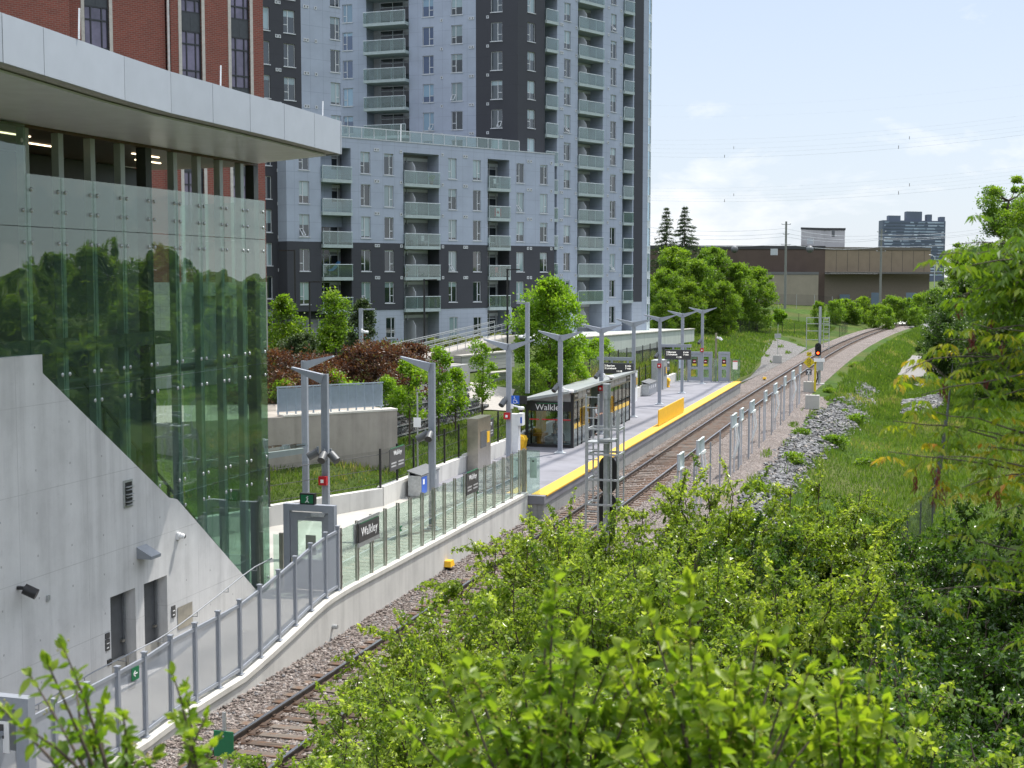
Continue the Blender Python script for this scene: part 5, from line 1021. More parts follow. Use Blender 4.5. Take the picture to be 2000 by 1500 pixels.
p = PD(1628, 456, 319.5); MB().box(p.x-.35, p.x+.35, p.y-1.2, p.y-.7, p.z-.8, p.z+.8).obj('window', STEELD, ph); p = PD(1583, 471, 317); MB().box(p.x-.7, p.x+.7, p.y-1.2, p.y+.6, p.z-.7, p.z+.6).obj('cooling_unit', GALV, ph)

# --- distant slab tower
da, db = PD(1724, 430, 1270), PD(1847, 430, 1290); dt = thing('distant_tower', 'distant dark blue grey slab apartment tower on the skyline', 'apartment building', (da.x, da.y, 0))
NAVY = plain('distant_wall', (.095, .115, .16), .8, 0, .1, .05); NAVW = NT('distant_windows'); _v = NAVW.n('ShaderNodeTexVoronoi', Scale=.16); NAVW.l(NAVW.co(), _v.inputs[0]); _s = NAVW.n('ShaderNodeSeparateColor'); NAVW.l(_v.outputs['Color'], _s.inputs[0]); NAVW.base(NAVW.ramp(_s.outputs[0], [(.3, (.07, .09, .13, 1)), (.6, (.24, .30, .38, 1)), (1, (.40, .46, .54, 1))])).set(Roughness=.3); NAVW = NAVW.mat
zt = da.z; MB().prism([(da.x, da.y), (db.x, db.y), (db.x-4, db.y+18), (da.x-4, da.y+18)], 0, zt).obj('wall', NAVY, dt)
nn = Vector((db.y-da.y, -(db.x-da.x), 0)).normalized()*.35; L = db-da; L.z = 0
for k in range(18):
    z = zt-2.4-2.85*k; m = MB(); m.extr([da+L*.03+Vector((0, 0, z-da.z)), da+L*.97+Vector((0, 0, z-da.z)), da+L*.97+Vector((0, 0, z-da.z+1.25)), da+L*.03+Vector((0, 0, z-da.z+1.25))], nn); m.obj('window_band', NAVW, dt)
for a, b, h in ((.09, .28, 4.5), (.37, .62, 8.5), (.70, .78, 6), (.91, .99, 4)):
    p, q = da+L*a, da+L*b; MB().prism([(p.x, p.y+3), (q.x, q.y+3), (q.x-2, q.y+14), (p.x-2, p.y+14)], zt-.1, zt+h).obj('roof_block', NAVY, dt)
# ------------------------------------------------------------------ vegetation
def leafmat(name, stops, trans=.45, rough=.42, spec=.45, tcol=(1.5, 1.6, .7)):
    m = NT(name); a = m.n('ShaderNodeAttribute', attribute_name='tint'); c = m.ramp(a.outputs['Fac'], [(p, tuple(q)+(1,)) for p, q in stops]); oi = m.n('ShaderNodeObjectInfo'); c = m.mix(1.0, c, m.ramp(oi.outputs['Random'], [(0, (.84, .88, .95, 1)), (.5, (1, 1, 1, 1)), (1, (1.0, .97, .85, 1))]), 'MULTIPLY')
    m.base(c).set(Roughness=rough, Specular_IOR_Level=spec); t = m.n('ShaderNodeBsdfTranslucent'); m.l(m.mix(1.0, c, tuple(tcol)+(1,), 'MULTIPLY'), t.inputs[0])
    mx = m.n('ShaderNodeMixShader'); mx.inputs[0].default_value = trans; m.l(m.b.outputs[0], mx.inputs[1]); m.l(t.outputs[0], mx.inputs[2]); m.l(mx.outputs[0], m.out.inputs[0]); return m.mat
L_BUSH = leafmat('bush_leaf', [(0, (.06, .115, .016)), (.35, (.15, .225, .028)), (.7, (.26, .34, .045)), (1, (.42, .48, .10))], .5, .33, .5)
L_TREE = leafmat('tree_leaf', [(0, (.055, .115, .012)), (.5, (.125, .215, .018)), (1, (.23, .32, .035))], .5)
L_WOOD = leafmat('wood_leaf', [(0, (.06, .11, .014)), (.5, (.13, .21, .022)), (1, (.24, .32, .04))], .5)
L_BRIGHT = leafmat('maple_leaf', [(0, (.08, .17, .012)), (.5, (.16, .28, .016)), (1, (.27, .38, .035))], .5)
L_DARK = leafmat('dark_leaf', [(0, (.025, .055, .010)), (.5, (.050, .10, .014)), (1, (.10, .16, .022))], .4)
L_RED = leafmat('red_leaf', [(0, (.040, .022, .014)), (.5, (.095, .046, .026)), (.8, (.16, .085, .04)), (1, (.14, .14, .04))], .4, tcol=(1.4, 1.0, .7))
L_CON = leafmat('needles', [(0, (.024, .045, .018)), (.6, (.050, .085, .028)), (1, (.10, .14, .045))], .2, .6)
L_OLIVE = leafmat('olive_leaf', [(0, (.07, .09, .024)), (.5, (.12, .15, .03)), (1, (.20, .22, .05))], .45)
L_GRASS = leafmat('grass_blade', [(0, (.05, .095, .016)), (.45, (.095, .16, .024)), (.75, (.15, .21, .04)), (.9, (.24, .23, .09)), (1, (.33, .28, .15))], .45, .6, .3)
L_ELDER = leafmat('elder_leaf', [(0, (.07, .15, .012)), (.45, (.15, .25, .016)), (.72, (.27, .31, .02)), (.93, (.40, .30, .03)), (1, (.46, .22, .05))], .5, tcol=(1.4, 1.3, .7))
BARK = plain('bark', (.075, .058, .045), .9, 0, .3, 12, bump=.3); TWIG = plain('twig', (.06, .042, .03), .8, 0, .25, 20)
def unit(v): return v/np.maximum(1e-9, np.linalg.norm(v, axis=-1, keepdims=True))
def leaves(P, D, L, wr=.5, fold=.12, tint=None, droop=0.0):
    N = len(P); D = unit(D); Rv = rng.normal(size=(N, 3)); Rv[:, 2] += 1.2; S = unit(np.cross(D, Rv)); Nn = np.cross(S, D); L = np.asarray(L)[:, None]
    mid = P+D*L*.45; w = L*wr*.5; tip = P+D*L; tip[:, 2] -= droop*L[:, 0]
    V = np.stack([P, mid+S*w+Nn*L*fold, tip, mid-S*w+Nn*L*fold], 1).reshape(-1, 3); b = np.arange(N)[:, None]*4
    Fc = np.concatenate([b+np.array([[0, 1, 2]]), b+np.array([[0, 2, 3]])], 1).reshape(-1, 3)
    if tint is None: tint = rng.random(N)
    return V, Fc, np.repeat(tint, 2)
def crown_mesh(name, centers, radii, nper, size, mat, up=.35, wr=.6, tintvar=.28):
    Ps, Ds, Ts = [], [], []
    for c, r in zip(centers, radii):
        n = int(nper); d = unit(rng.normal(size=(n, 3))); q = rng.random((n, 1))**.42*np.where(rng.random((n, 1)) < .2, rng.uniform(1.0, 1.75, (n, 1)), 1.0); r_ = np.asarray(r)
        Ps.append(np.asarray(c)+d*q*r_); dd = d*.7+rng.normal(size=(n, 3))*.6; dd[:, 2] += up-.5*rng.random(n); Ds.append(dd)
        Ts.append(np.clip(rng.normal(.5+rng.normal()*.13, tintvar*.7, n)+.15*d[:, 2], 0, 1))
    P = np.concatenate(Ps); V, Fc, T = leaves(P, np.concatenate(Ds), rng.uniform(.65, 1.3, len(P))*size, wr, .1, np.concatenate(Ts)); return np_mesh(name, V, Fc, mat, tint=T)
def limb_mesh(trunk, tips, r0, mat, n=7):
    m = MB(); m.path(trunk, r0, n, r0*.35)
    for t in tips:
        t = Vector(t); k = min(range(len(trunk)), key=lambda i: (Vector(trunk[i])-t).length+max(0, trunk[i][2]-t.z+.3)*3); a = Vector(trunk[k]); md = (a+t)/2+Vector((0, 0, -.08*(t-a).length)); rr = r0*.35
        m.path([a, md, t], rr, 5, rr*.25)
    return m.mesh('trunk', mat)
def tree(name, label, group, loc, h, rx, base, nclump, nper, size, mat, clump=.33, shape='round', r0=None, seed=1, rz=0.0):
    """tapered trunk with limbs and a crown of leaf clumps; base = where the crown starts (fraction of height)"""
    global rng
    keep = rng; rng = np.random.default_rng(seed); cs, rs = [], []
    for i in range(nclump):
        t = rng.random(); z = base+(1-base)*t
        if shape == 'round': w = math.sin(math.pi*min(1, .12+.86*t))**.6
        elif shape == 'cone': w = (1-t)**.75*.95+.06
        elif shape == 'column': w = (math.sin(math.pi*min(1, .15+.8*t))**.5)*(.95-.35*t)
        elif shape == 'tall': w = math.sin(math.pi*min(1, .2+.66*t))**.5*.9
        else: w = math.sqrt(max(0, 1-(t*.96)**2))
        a = rng.random()*6.283; q = rng.random()**.55*w; cr = clump*rx*rng.uniform(.4, 1.45)*(.55+.45*w)
        cs.append((math.cos(a)*q*(rx-cr*.5), math.sin(a)*q*(rx-cr*.5), z*h-(cr*.5 if t > .85 else 0))); rs.append((cr, cr, cr*rng.uniform(.6, .95)))
    me = crown_mesh('crown', cs, rs, nper, size, mat); r0 = r0 or h*.018
    tk = [(0, 0, -.3)]+[(math.sin(k*1.9+seed)*.02*h*k/5, math.cos(k*1.3+seed)*.02*h*k/5, h*(base*.9+(.92-base*.9)*k/5) if k else h*base*.45) for k in range(0, 6)]
    tips = [c for c in cs if math.hypot(c[0], c[1]) > rx*.25][:max(6, nclump//3)]; lm = limb_mesh(tk, tips, r0, BARK); rng = keep
    t = thing(name, label, 'tree' if 'tree' in name or name in ('spruce', 'juniper') else 'shrub', loc, rz, group); put('trunk', lm, t); put('crown', me, t); return t
def gz(x, y): return float(H(x, y))
def at(px, py, d): p = PD(px, py, d); return Vector((p.x, p.y, gz(p.x, p.y)))
def topz(px, py, d): return PD(px, py, d).z

for t in POTS: put('foliage', crown_mesh('foliage', [(0, 0, .5), (.1, .05, .65), (-.1, 0, .6)], [(.2, .2, .2)]*3, 40, .14, L_TREE), t)
# far left clump of trees beside the tower
T1 = tree('broadleaf_tree', 'large rounded green tree next to the tower, left end of the tree clump', 'trees beside the tower', at(1318, 600, 196), 11.4, 4.6, .08, 120, 170, .30, L_TREE, seed=3, clump=.2)
far_trees = [(1392, 476, 205, 1.05, 'tallest rounded tree in the middle of the tree clump before the warehouse'), (1362, 500, 192, .86, 'dense green tree in the tree clump, left of its tallest crown'), (1440, 508, 205, .86, 'lighter green tree right of the tallest one in the clump'), (1477, 515, 208, .8, 'rightmost light green tree of the clump, in front of the low warehouse wing'), (1300, 520, 186, .72, 'low green tree touching the glass corner of the tower'), (1345, 545, 184, .55, 'small bushy tree at the front of the tree clump'), (1415, 545, 190, .62, 'small dense tree filling the front of the clump, centre right'), (1300, 560, 178, .5, 'smallest bushy tree beside the tower base')]
for i, (px, py, d, s, lb) in enumerate(far_trees):
    p = at(px, 600, d); s = (topz(px, py, d)-p.z)/11.6; dup(T1, p, i*1.7+.5, lb, 'trees beside the tower', (s*.92, s*.92, s*.97))
T1b = tree('broadleaf_tree', 'yellow green bush at the foot of the clump beside a utility pole', 'trees beside the tower', at(1522, 600, 232), 2.6, 1.4, .05, 22, 160, .3, L_BRIGHT, seed=5)
def spruce(label, loc, h, r, seed):
    global rng
    keep = rng; rng = np.random.default_rng(seed); P, D = [], []
    for k in range(26):
        z = .18+.80*k/25; w = (1-z)*r*1.2+.15
        for j in range(7):
            a = rng.random()*6.28; l = w*rng.uniform(.65, 1.15); n = int(16+26*l); t = rng.random(n)
            q = np.stack([math.cos(a)*t*l, math.sin(a)*t*l, z*h-t*l*.28+.1*t*t*l], -1)+rng.normal(size=(n, 3))*.09; P.append(q); dd = np.tile([math.cos(a), math.sin(a), -.5], (n, 1))+rng.normal(size=(n, 3))*.5; D.append(dd)
    P = np.concatenate(P); V, Fc, T = leaves(P, np.concatenate(D), rng.uniform(.25, .5, len(P)), .28, .05); rng = keep
    t = thing('spruce', label, 'tree', loc, 0, 'spruces'); put('trunk', MB().path([(0, 0, -.2), (0, 0, h*.5), (0, 0, h*.99)], h*.016, 7, .03).mesh('trunk', BARK), t); put('crown', np_mesh('crown', V, Fc, L_CON, tint=T), t); return t
p = at(1336, 600, 235); spruce('tall dark spruce rising above the tree clump, right of the other spruce', p, topz(1334, 402, 235)-p.z, 6.6, 11)
p = at(1300, 600, 240); spruce('thin dark spruce right beside the tower corner', p, topz(1301, 404, 240)-p.z, 5.4, 12)
# bushes in front of the warehouse
T2 = tree('roadside_shrub', 'broad light green shrub before the warehouse, right of the utility pole with white box', 'shrubs before the warehouse', at(1655, 606, 262), 4.6, 2.9, .03, 60, 80, .30, L_TREE, seed=8, clump=.22)
sh_ = [(1690, 560, 268, 'tall light green shrub against the warehouse loading wall'), (1632, 568, 255, 'green shrub left end of the row before the warehouse'), (1712, 575, 258, 'low dark shrub at the foot of the right utility pole'), (1740, 556, 272, 'upright green shrub right of the right utility pole'), (1732, 582, 250, 'low rounded shrub in front of the right utility pole'), (1775, 562, 270, 'leafy shrub below the right end of the warehouse'), (1800, 548, 275, 'dark tall shrub under the loading canopy corner'), (1822, 540, 280, 'dark shrub right of the warehouse end'), (1598, 570, 240, 'small young tree before the pale low warehouse wing'), (1670, 574, 262, 'mid green shrub between two taller ones before the loading wall'), (1790, 586, 262, 'low grassy shrub beside the far end of the track')]
for i, (px, py, d, lb) in enumerate(sh_):
    p = at(px, 606, d); s = max(.3, (topz(px, py, d)-p.z)/6.2); dup(T2, p, i*1.3, lb, 'shrubs before the warehouse', (s*(.5 if px == 1598 else .72), s*(.5 if px == 1598 else .72), s))
# trees on the right
T3 = tree('dense_tree', 'dense dark rounded tree beside the track end at right', 'trees right of the track', at(1848, 690, 150), 7.4, 3.3, .02, 130, 170, .2, L_DARK, seed=21, clump=.2)
T4 = tree('tall_tree', 'tall poplar like tree at the right edge of the picture', 'trees right of the track', at(1962, 660, 165), 20.6, 5.2, .06, 150, 330, .27, L_TREE, seed=22, clump=.22, shape='tall')
p = at(1900, 660, 185); dup(T4, p, 2.0, 'tall tree left of the poplar, partly behind the elder branches', None, (1.0, 1.0, .72)); p = at(2040, 660, 150); dup(T4, p, 4.0, 'tall tree just beyond the right picture edge', None, (1.2, 1.2, 1.0))
for px, py, d, lb in ((1890, 540, 175, 'brownish green tree behind the dense dark tree'), (1930, 560, 140, 'dense tree right of the dark rounded one'), (1990, 540, 120, 'dense tree at the right edge under the poplar'), (1878, 520, 230, 'far green tree right of the warehouse end'), (1910, 500, 240, 'far rounded tree between warehouse and poplar'), (1960, 600, 112, 'low dense tree above the right hand grass slope')):
    p = at(px, 690, d); s = (topz(px, py, d)-p.z)/7.6; dup(T3, p, px*.1, lb, 'trees right of the track', (s*1.1, s*1.1, s))
# the wood east of the line, mirrored in the station glass
T5 = tree('wood_tree', 'leafy tree of the wood that mirrors in the station glass', 'wood trees right of the frame', Vector((17, 62, gz(17, 62))), 10.0, 4.0, .04, 130, 130, .28, L_WOOD, seed=31, clump=.2)
for i, (x, y, s) in enumerate([(20, 72, 1.05), (16, 82, .9), (24, 90, 1.1), (18, 99, .85), (26, 108, 1.0), (20, 118, 1.1), (30, 126, .95), (22, 137, 1.05), (33, 148, 1.1), (14, 52, .85), (22, 60, 1.0), (30, 72, 1.15), (34, 98, 1.2), (38, 122, 1.2), (12, 70, .6), (13, 92, .55), (15, 112, .6)]):
    dup(T5, (x, y, gz(x, y)-.3), i*2.1, None, None, (s, s, s*(.9+.2*(i % 3)/2)))
for x, y, sx, sz in ((5.3, 30, .62, .92), (5.9, 37, .62, .98), (4.7, 24, .5, .84), (6.6, 45, .65, .9)): dup(T4, (x, y, gz(x, y)-.3), x*5, 'tall tree just beyond the right picture edge, shading the thicket', None, (sx, sx, sz))  # unseen trees, added to throw shade on the right of the thicket
for x, y, s in ((6.2, 27, 1.25), (6.8, 35, 1.35), (7.0, 44, 1.2), (5.6, 20, 1.0)): dup(T5, (x, y, gz(x, y)-.3), x*3, 'leafy tree of the wood close by, just beyond the right picture edge, shading the thicket', None, (s*.85, s*.85, s))  # also added out of view for their shade on the thicket
# garden side: main tree, four young trees, red shrubs, junipers, hedge
p = Vector((-20.9, 78.5, gz(-20.9, 78.5))); tree('maple_tree', 'bright green young maple tree behind the shelter, in front of the tower', None, p, 9.5-p.z, 2.35, .16, 70, 300, .17, L_BRIGHT, seed=41, clump=.3, shape='round')
tree('maple_tree', 'low yellow green tree at the right foot of the big maple', None, Vector((-20.3, 80, gz(-20.3, 80))), 4.2, 1.5, .05, 30, 240, .14, L_BRIGHT, seed=43)
tree('garden_shrub', 'round dark green shrub under the maple, left side', None, Vector((-20.9, 74.5, gz(-20.9, 74.5))), 2.2, 1.3, .02, 20, 260, .12, L_TREE, seed=44)
for i, (px, py, ty, h, r, lb) in enumerate([(800, 875, 705, 0, 1.15, 'young bright tree with bushy crown at the right end of the grey wall'), (857, 858, 680, 0, .95, 'slim young tree with red brown trunk behind the one armed lamp post'), (890, 842, 722, 0, .95, 'small young tree between two slimmer ones above the gabion bank'), (942, 822, 655, 0, .95, 'tall slim young tree nearest the blue wheelchair sign')]):
    p = PZ(px, py, [1.9, 2.0, 2.1, 2.25][i]); p.z = gz(p.x, p.y); dd = (p.x*_f.x+p.y*_f.y); h = topz(px, ty, dd)-p.z
    tree('young_tree', lb, 'young trees on the bank', p, h, r*1.05, .33, 30, 80, .14, L_BRIGHT, seed=50+i, clump=.30, shape='column', r0=.05)
for i, (px, by, d, h, r, lb) in enumerate([(560, 735, 62, 2.5, 3.3, 'wide red brown leaved shrub left, behind the slatted fence'), (650, 725, 66, 2.0, 2.4, 'red brown leaved shrub behind the tall grey light pole base, left of it'), (735, 735, 66, 2.7, 2.7, 'red brown leaved shrub right of the grey light pole'), (800, 720, 70, 2.4, 2.3, 'red brown leaved shrub at the right end of the row')]):
    p = at(px, by, d); p.z = 3.8; tree('red_shrub', lb, 'red leaved shrubs', p, h, r, .0, 90, 120, .13, L_RED, seed=60+i, clump=.2, shape='dome')
for i, (px, d, h, r, mt, lb, shp) in enumerate([(708, 82, 4.4, 1.55, L_CON, 'dark pointed juniper beside the pale block wall', 'cone'), (586, 76, 2.7, 1.35, L_OLIVE, 'rounded grey green juniper shrub before the charcoal wall', 'dome')]):
    p = at(px, 700, d); p.z = 3.8; tree('juniper', lb, None, p, h, r, .0, 60, 330, .13, mt if i == 0 else L_CON, seed=70+i, clump=.32, shape=shp)
for i, (px, d, ty, r, lb) in enumerate([(555, 84, 572, 1.9, 'young maple before the charcoal wall, left of the black street lamps'), (653, 86, 558, 2.1, 'young maple before the hammock balcony'), (640, 86, 640, 1.5, 'small green tree between black lamp and juniper')]):
    p = at(px, 680, d); p.z = 3.9; tree('garden_tree', lb, 'young maples by the block', p, topz(px, ty, d)-3.9, r, .12, 34, 150, .19, L_TREE, seed=80+i, clump=.33, shape='cone')
hedge0 = tree('hedge_shrub', 'clipped yellow green hedge ball, leftmost under the pale block wall', 'hedge under the block', at(845, 668, 100), 1.25, 1.0, .0, 22, 170, .12, L_OLIVE, seed=90, shape='dome'); hedge0.location.z = 3.9
for i, (px, py) in enumerate([(868, 672), (890, 668), (912, 662), (935, 655), (955, 650), (975, 648), (998, 645), (770, 690), (800, 684)]):
    p = at(px, py+12, 97+i*1.5 if i < 7 else 88); p.z = 3.9; dup(hedge0, p, i, 'clipped yellow green hedge ball in the row under the block windows', 'hedge under the block', rng.uniform(.9, 1.15))
low0 = tree('low_shrub', 'low bright shrub just behind the slatted fence top', 'low bright shrubs', Vector((-24.6, 56.5, 3.9)), 1.5, 1.2, .0, 20, 200, .11, L_BRIGHT, seed=95, shape='dome')
for i, (x, y, z, s, lb) in enumerate([(-22.9, 58.4, 3.7, .9, 'low bright shrub behind the right half of the slatted fence'), (-26.5, 55, 3.9, .8, 'low yellowish shrub behind the left half of the slatted fence'), (-22.8, 98, 3.2, 1.2, 'green shrub under the pale tower terrace wall'), (-23.5, 104, 3.2, 1.0, 'green shrub below the terrace wall, farther along'), (-22.2, 92, 3.1, 1.1, 'green shrub right of the maple by the dark fence')]): dup(low0, (x, y, gz(x, y) if z < 3.5 else z), i, lb, 'low bright shrubs', s)

# ------------------------------------------------------------------ grass
def grass(name, n, xf, hgt, wid, tintbias=0.0, mask=None):
    x, y = xf(n); ok = np.ones(len(x), bool) if mask is None else mask(x, y); x, y = x[ok], y[ok]; n = len(x); z = H(x, y)
    nz = .5+.5*np.sin(x*.9+np.sin(y*.31)*2)*np.sin(y*.23+np.cos(x*.5)); h = hgt*rng.uniform(.4, 1.25, n)*(.55+.8*nz); D = np.stack([rng.normal(0, .3, n), rng.normal(0, .3, n), np.ones(n)], -1)
    P = np.stack([x, y, z-.03], -1); dry = np.clip(np.sin(x*.37+1.3*np.sin(y*.13))*np.sin(y*.19+np.sin(x*.8))*2-.9, 0, 1); h = h*(1+.9*np.clip(np.sin(x*1.3+y*.4)*np.sin(y*.55-x)*2-1.1, 0, 1)); T = np.clip(rng.normal(.40+tintbias+.18*(nz-.5)+.38*dry, .19, n), 0, 1); V, Fc, T2_ = leaves(P, D, h, 1.0, .0, T)
    V = V.reshape(-1, 4, 3); m = (V[:, 1]+V[:, 3])/2; w = wid*rng.uniform(.6, 1.4, n)[:, None]; s = unit(V[:, 1]-V[:, 3]); V[:, 1] = m+s*w; V[:, 3] = m-s*w
    return props(put(name, np_mesh(name, V.reshape(-1, 3), Fc, L_GRASS, tint=T2_)), kind='stuff')
U = rng.uniform
def relmask(lo, hi): return lambda x, y: (x-track_x(y) > lo) & (x-track_x(y) < hi)
def nstone(x, y):
    lo = np.interp(y, [40, 62, 80, 100, 125, 137], [-7.2, -7.1, -7.3, -6.7, -5.5, -5.0]); hi = np.interp(y, [40, 62, 80, 95, 110, 125, 137], [-6.0, -5.9, -5.6, -4.7, -3.9, -3.3, -4.3]); return ((x < lo) | (x > hi) | ((y < 40) | (y > 137)) | (rng.random(len(x)) < .10))
grass('grass', 125000, lambda n: (U(-8.2, 9, n), 30+U(0, 1, n)**.8*130), .34, .022, 0, lambda x, y: nstone(x, y) & ((x-track_x(y) > 6.6) | ((np.sin(y*.6)*np.sin(x*3+y*.17) > .55) & (x-track_x(y) > 4.2))))
grass('meadow_grass', 70000, lambda n: (U(-7, 1, n)**1+U(0, 1, n)**3*30, 112+U(0, 1, n)**1.3*160), .42, .05, 0, lambda x, y: (x-track_x(y) > 5.1) & ~((x > -3.2) & (x < 3.2) & (y > 138) & (y < 216) & (x-track_x(y) > 9)))
grass('bank_grass', 50000, lambda n: (U(-25, -19.6, n), U(43, 113, n)), .26, .02, .05, lambda x, y: ((y > 48.5) | (x < -19.7-(48.3-y)*.41)) & ~((x < -21.3) & (y > 69.5) & (y < 78)) & ~((x < -22.7) & (y > 56) & (y < 73.5)))
grass('tall_grass', 14000, lambda n: (U(-21.5, -19.6, n), U(80, 125, n)), .75, .02, .32)
grass('far_grass', 90000, lambda n: (U(-52, -14.4, n), 114+U(0, 1, n)**.9*140), .40, .05, .02, lambda x, y: (x-track_x(y) < -4.2) & ~((x > -22.5) & (y > 122) & (y < 210) & (x > -15.1-(y-122)*.06) & (x-track_x(y) < -3) & (np.sin(y*.35)*np.sin(x*1.7) < .75)))
weed0 = tree('weed_clump', 'leafy green weed clump growing out of the riprap bend', 'weed clumps on the stones', Vector((-4.3, 104, gz(-4.3, 104))), .7, .95, .0, 26, 42, .17, L_TREE, seed=99, shape='dome', clump=.3)
for i, (px, py, z, s, lb) in enumerate([(1650, 803, -.6, .7, 'small weed clump in the riprap, left of the bend'), (1620, 768, -.2, .9, 'green weed on the ballast edge below the concrete blocks'), (1565, 850, -.2, 1.0, 'leafy weed patch left of the stone bank, middle'), (1548, 900, -.3, 1.3, 'weed patch at the foot of the stone bank near the bushes'), (1625, 885, -1.5, 1.4, 'dark leafy weed right of the stone bank'), (1690, 905, -1.6, 1.2, 'reed like weed clump in the ditch'), (1670, 720, -.3, 1.2, 'yellowish weed by the far ballast edge'), (1480, 960, -.1, 1.0, 'weed tuft beside the marker post line')]):
    p = PZ(px, py, z); p.z = gz(p.x, p.y); dup(weed0, p, i*1.1, lb, 'weed clumps on the stones', (s*.6, s*.8, s*.6))
# ------------------------------------------------------------------ garden side structures
RWM = concrete('brown_concrete', 'a39c92', None, .22, .25)
C1, E1 = Vector((-23.74, 48.99, 0)), Vector((-20.5, 52.8, 0)); dE = (E1-C1).normalized(); nE = Vector((-dE.y, dE.x, 0))
pw_ = thing('abutment_wall', 'broad brownish concrete retaining wall behind the walkway, topped by slatted fence', 'wall', C1)
MB().prism([C1.xy, E1.xy, (E1+nE*4).xy, (C1+nE*9-dE*6).xy, (C1+nE*1.2-dE*9).xy], .3, 4.12).obj('wall', RWM, pw_); MB().prism([(C1-dE*.02-nE*.02).xy, (E1+dE*.02-nE*.02).xy, (E1+nE*.6+dE*.02).xy, (C1+nE*.6-dE*.02).xy], 4.122, 4.2).obj('coping', concrete('coping_pale', 'd0ccc2', None, .1), pw_)
sf = thing('slat_fence', 'pale blue metal fence of close vertical slats on top of the concrete wall', 'fence', C1+Vector((0, 0, 4.2))); SLAT = plain('pale_blue_slat', (.34, .40, .46), .4, .2, .06); o = nE*.35
L_ = 4.55; n = 12
for i in range(n+1): p = C1+dE*(.1+L_*i/n)+o-dE*.2; MB().box(p.x-.025, p.x+.025, p.y-.025, p.y+.025, 4.2, 5.28).obj('post', SLAT, sf)
m = MB()
for i in range(96): p = C1+dE*(-.05+L_*i/95)+o; m.box(p.x-.014, p.x+.014, p.y-.02, p.y+.02, 4.34, 5.22)
m.obj('slat_panel', SLAT, sf); a = C1-dE*.15+o; b = C1+dE*(L_)+o; MB().beam(a+Vector((0, 0, 5.27)), b+Vector((0, 0, 5.27)), .06, .05).obj('top_rail', SLAT, sf); MB().beam(a+Vector((0, 0, 4.32)), b+Vector((0, 0, 4.32)), .05, .04).obj('bottom_rail', SLAT, sf)
MB().beam(C1-dE*.2+o+Vector((0, 0, 4.78)), C1-dE*3+o+Vector((0, 0, 4.78)), .04, .9).obj('open_panel', MESHM, sf)
gb = thing('gabion_wall', 'dark grey stone filled gabion bank in wire courses beside the concrete wall', 'gabion', (-23.5, 61, 2.2)); GB = gravel('gabion_stone', [(0, (.05, .055, .06, 1)), (.5, (.12, .13, .14, 1)), (1, (.24, .25, .26, 1))], 5.5, .1)
for k in range(4):
    z0 = 1.9+k*.40; x0 = -23.1-k*.16; MB().prism([(x0, 57.5), (x0+.9, 72.5-k*1.2), (x0-1.2, 73-k*1.2), (x0-1.6, 57.5)], z0, z0+.39).obj('stone_course', GB, gb); MB().box(x0-1.0, x0-.98, 58, 58.02, z0, z0+.02) 
    MB().beam((x0+.01, 57.6, z0+.36), (x0+.9, 72.3-k*1.2, z0+.36), .02, .03).obj('wire_edge', GALV, gb)
N = 900; y = U(57.8, 71, N); x = -23.9-U(0, 1.5, N)+(y-57.8)*.06; rocks('white_stones', np.stack([x, y, 3.52+U(0, .08, N)], -1), U(.06, .14, N), rockmat('white_stone', [(0, (.2, .2, .2, 1)), (1, (.38, .38, .37, 1))]))
cw = thing('concrete_wall', 'long pale concrete retaining wall behind the young trees', 'wall', (-25.8, 64, 3.6)); MB().prism([(-26.0, 58), (-24.0, 73), (-24.4, 73), (-26.4, 58)], 3.2, 4.75).obj('wall', concrete('pale_wall', '9a9b99', (2.4, 3, 'Y'), .12), cw)
# seating steps and stone walls of the garden
SW = facadem('stone_block', (.34, .335, .32), .7, .22, .6); 
for i, (pa, pb, z0, z1, lb) in enumerate([((818, 738, 78), (900, 728, 82), 3.4, 4.35, 'low grey stone block wall behind the slim young trees'), ((900, 722, 86), (1005, 708, 92), 3.6, 4.6, 'upper grey stone block wall beside the garden ramp'), ((955, 745, 82), (1000, 742, 84), 3.2, 3.8, 'short stone block wall left of the maple')]):
    a = PD(*pa); b = PD(*pb); t = thing('stone_wall', lb, 'wall', (a.x, a.y, z0), 0, 'garden stone walls'); d = (b-a); d.z = 0; n_ = Vector((-d.y, d.x, 0)).normalized()*.5
    MB().prism([a.xy, b.xy, (b+n_).xy, (a+n_).xy], z0, z1).obj('wall', SW, t); MB().prism([(a-n_*.1).xy, (b-n_*.1).xy, (b+n_*1.1).xy, (a+n_*1.1).xy], z1+.002, z1+.1).obj('coping', concrete('stone_cap', 'a8a59d', None, .1), t)
patch('pebble_bed', [PD(900, 700, 90).xy, PD(1005, 680, 97).xy, PD(1000, 655, 104).xy, PD(860, 690, 96).xy], gravel('pebbles', [(0, (.16, .14, .12, 1)), (.6, (.28, .25, .22, 1)), (1, (.38, .34, .31, 1))], 7, .05), .25)
patch('garden_path', [(-22.6, 70.3), (-21.4, 71.6), (-22.4, 76.5), (-26, 77.5), (-26, 74.5)], plain('path_concrete', (.32, .30, .27), .85), .06)
gr = thing('garden_ramp', 'sloping concrete garden ramp edged by thin steel railings, below the hedge', 'ramp', PD(800, 705, 80)); ra, rb_ = PD(790, 712, 80), PD(1006, 655, 98)
d = rb_-ra; n_ = Vector((-d.y, d.x, 0)).normalized()
MB().add([ra, rb_, rb_+n_*1.6, ra+n_*1.6, ra-Vector((0, 0, .5)), rb_-Vector((0, 0, .5)), rb_+n_*1.6-Vector((0, 0, .5)), ra+n_*1.6-Vector((0, 0, .5))], [(0,1,2,3), (7,6,5,4), (0,4,5,1), (1,5,6,2), (2,6,7,3), (3,7,4,0)]).obj('deck', plain('ramp_concrete', (.32, .30, .27), .85), gr)
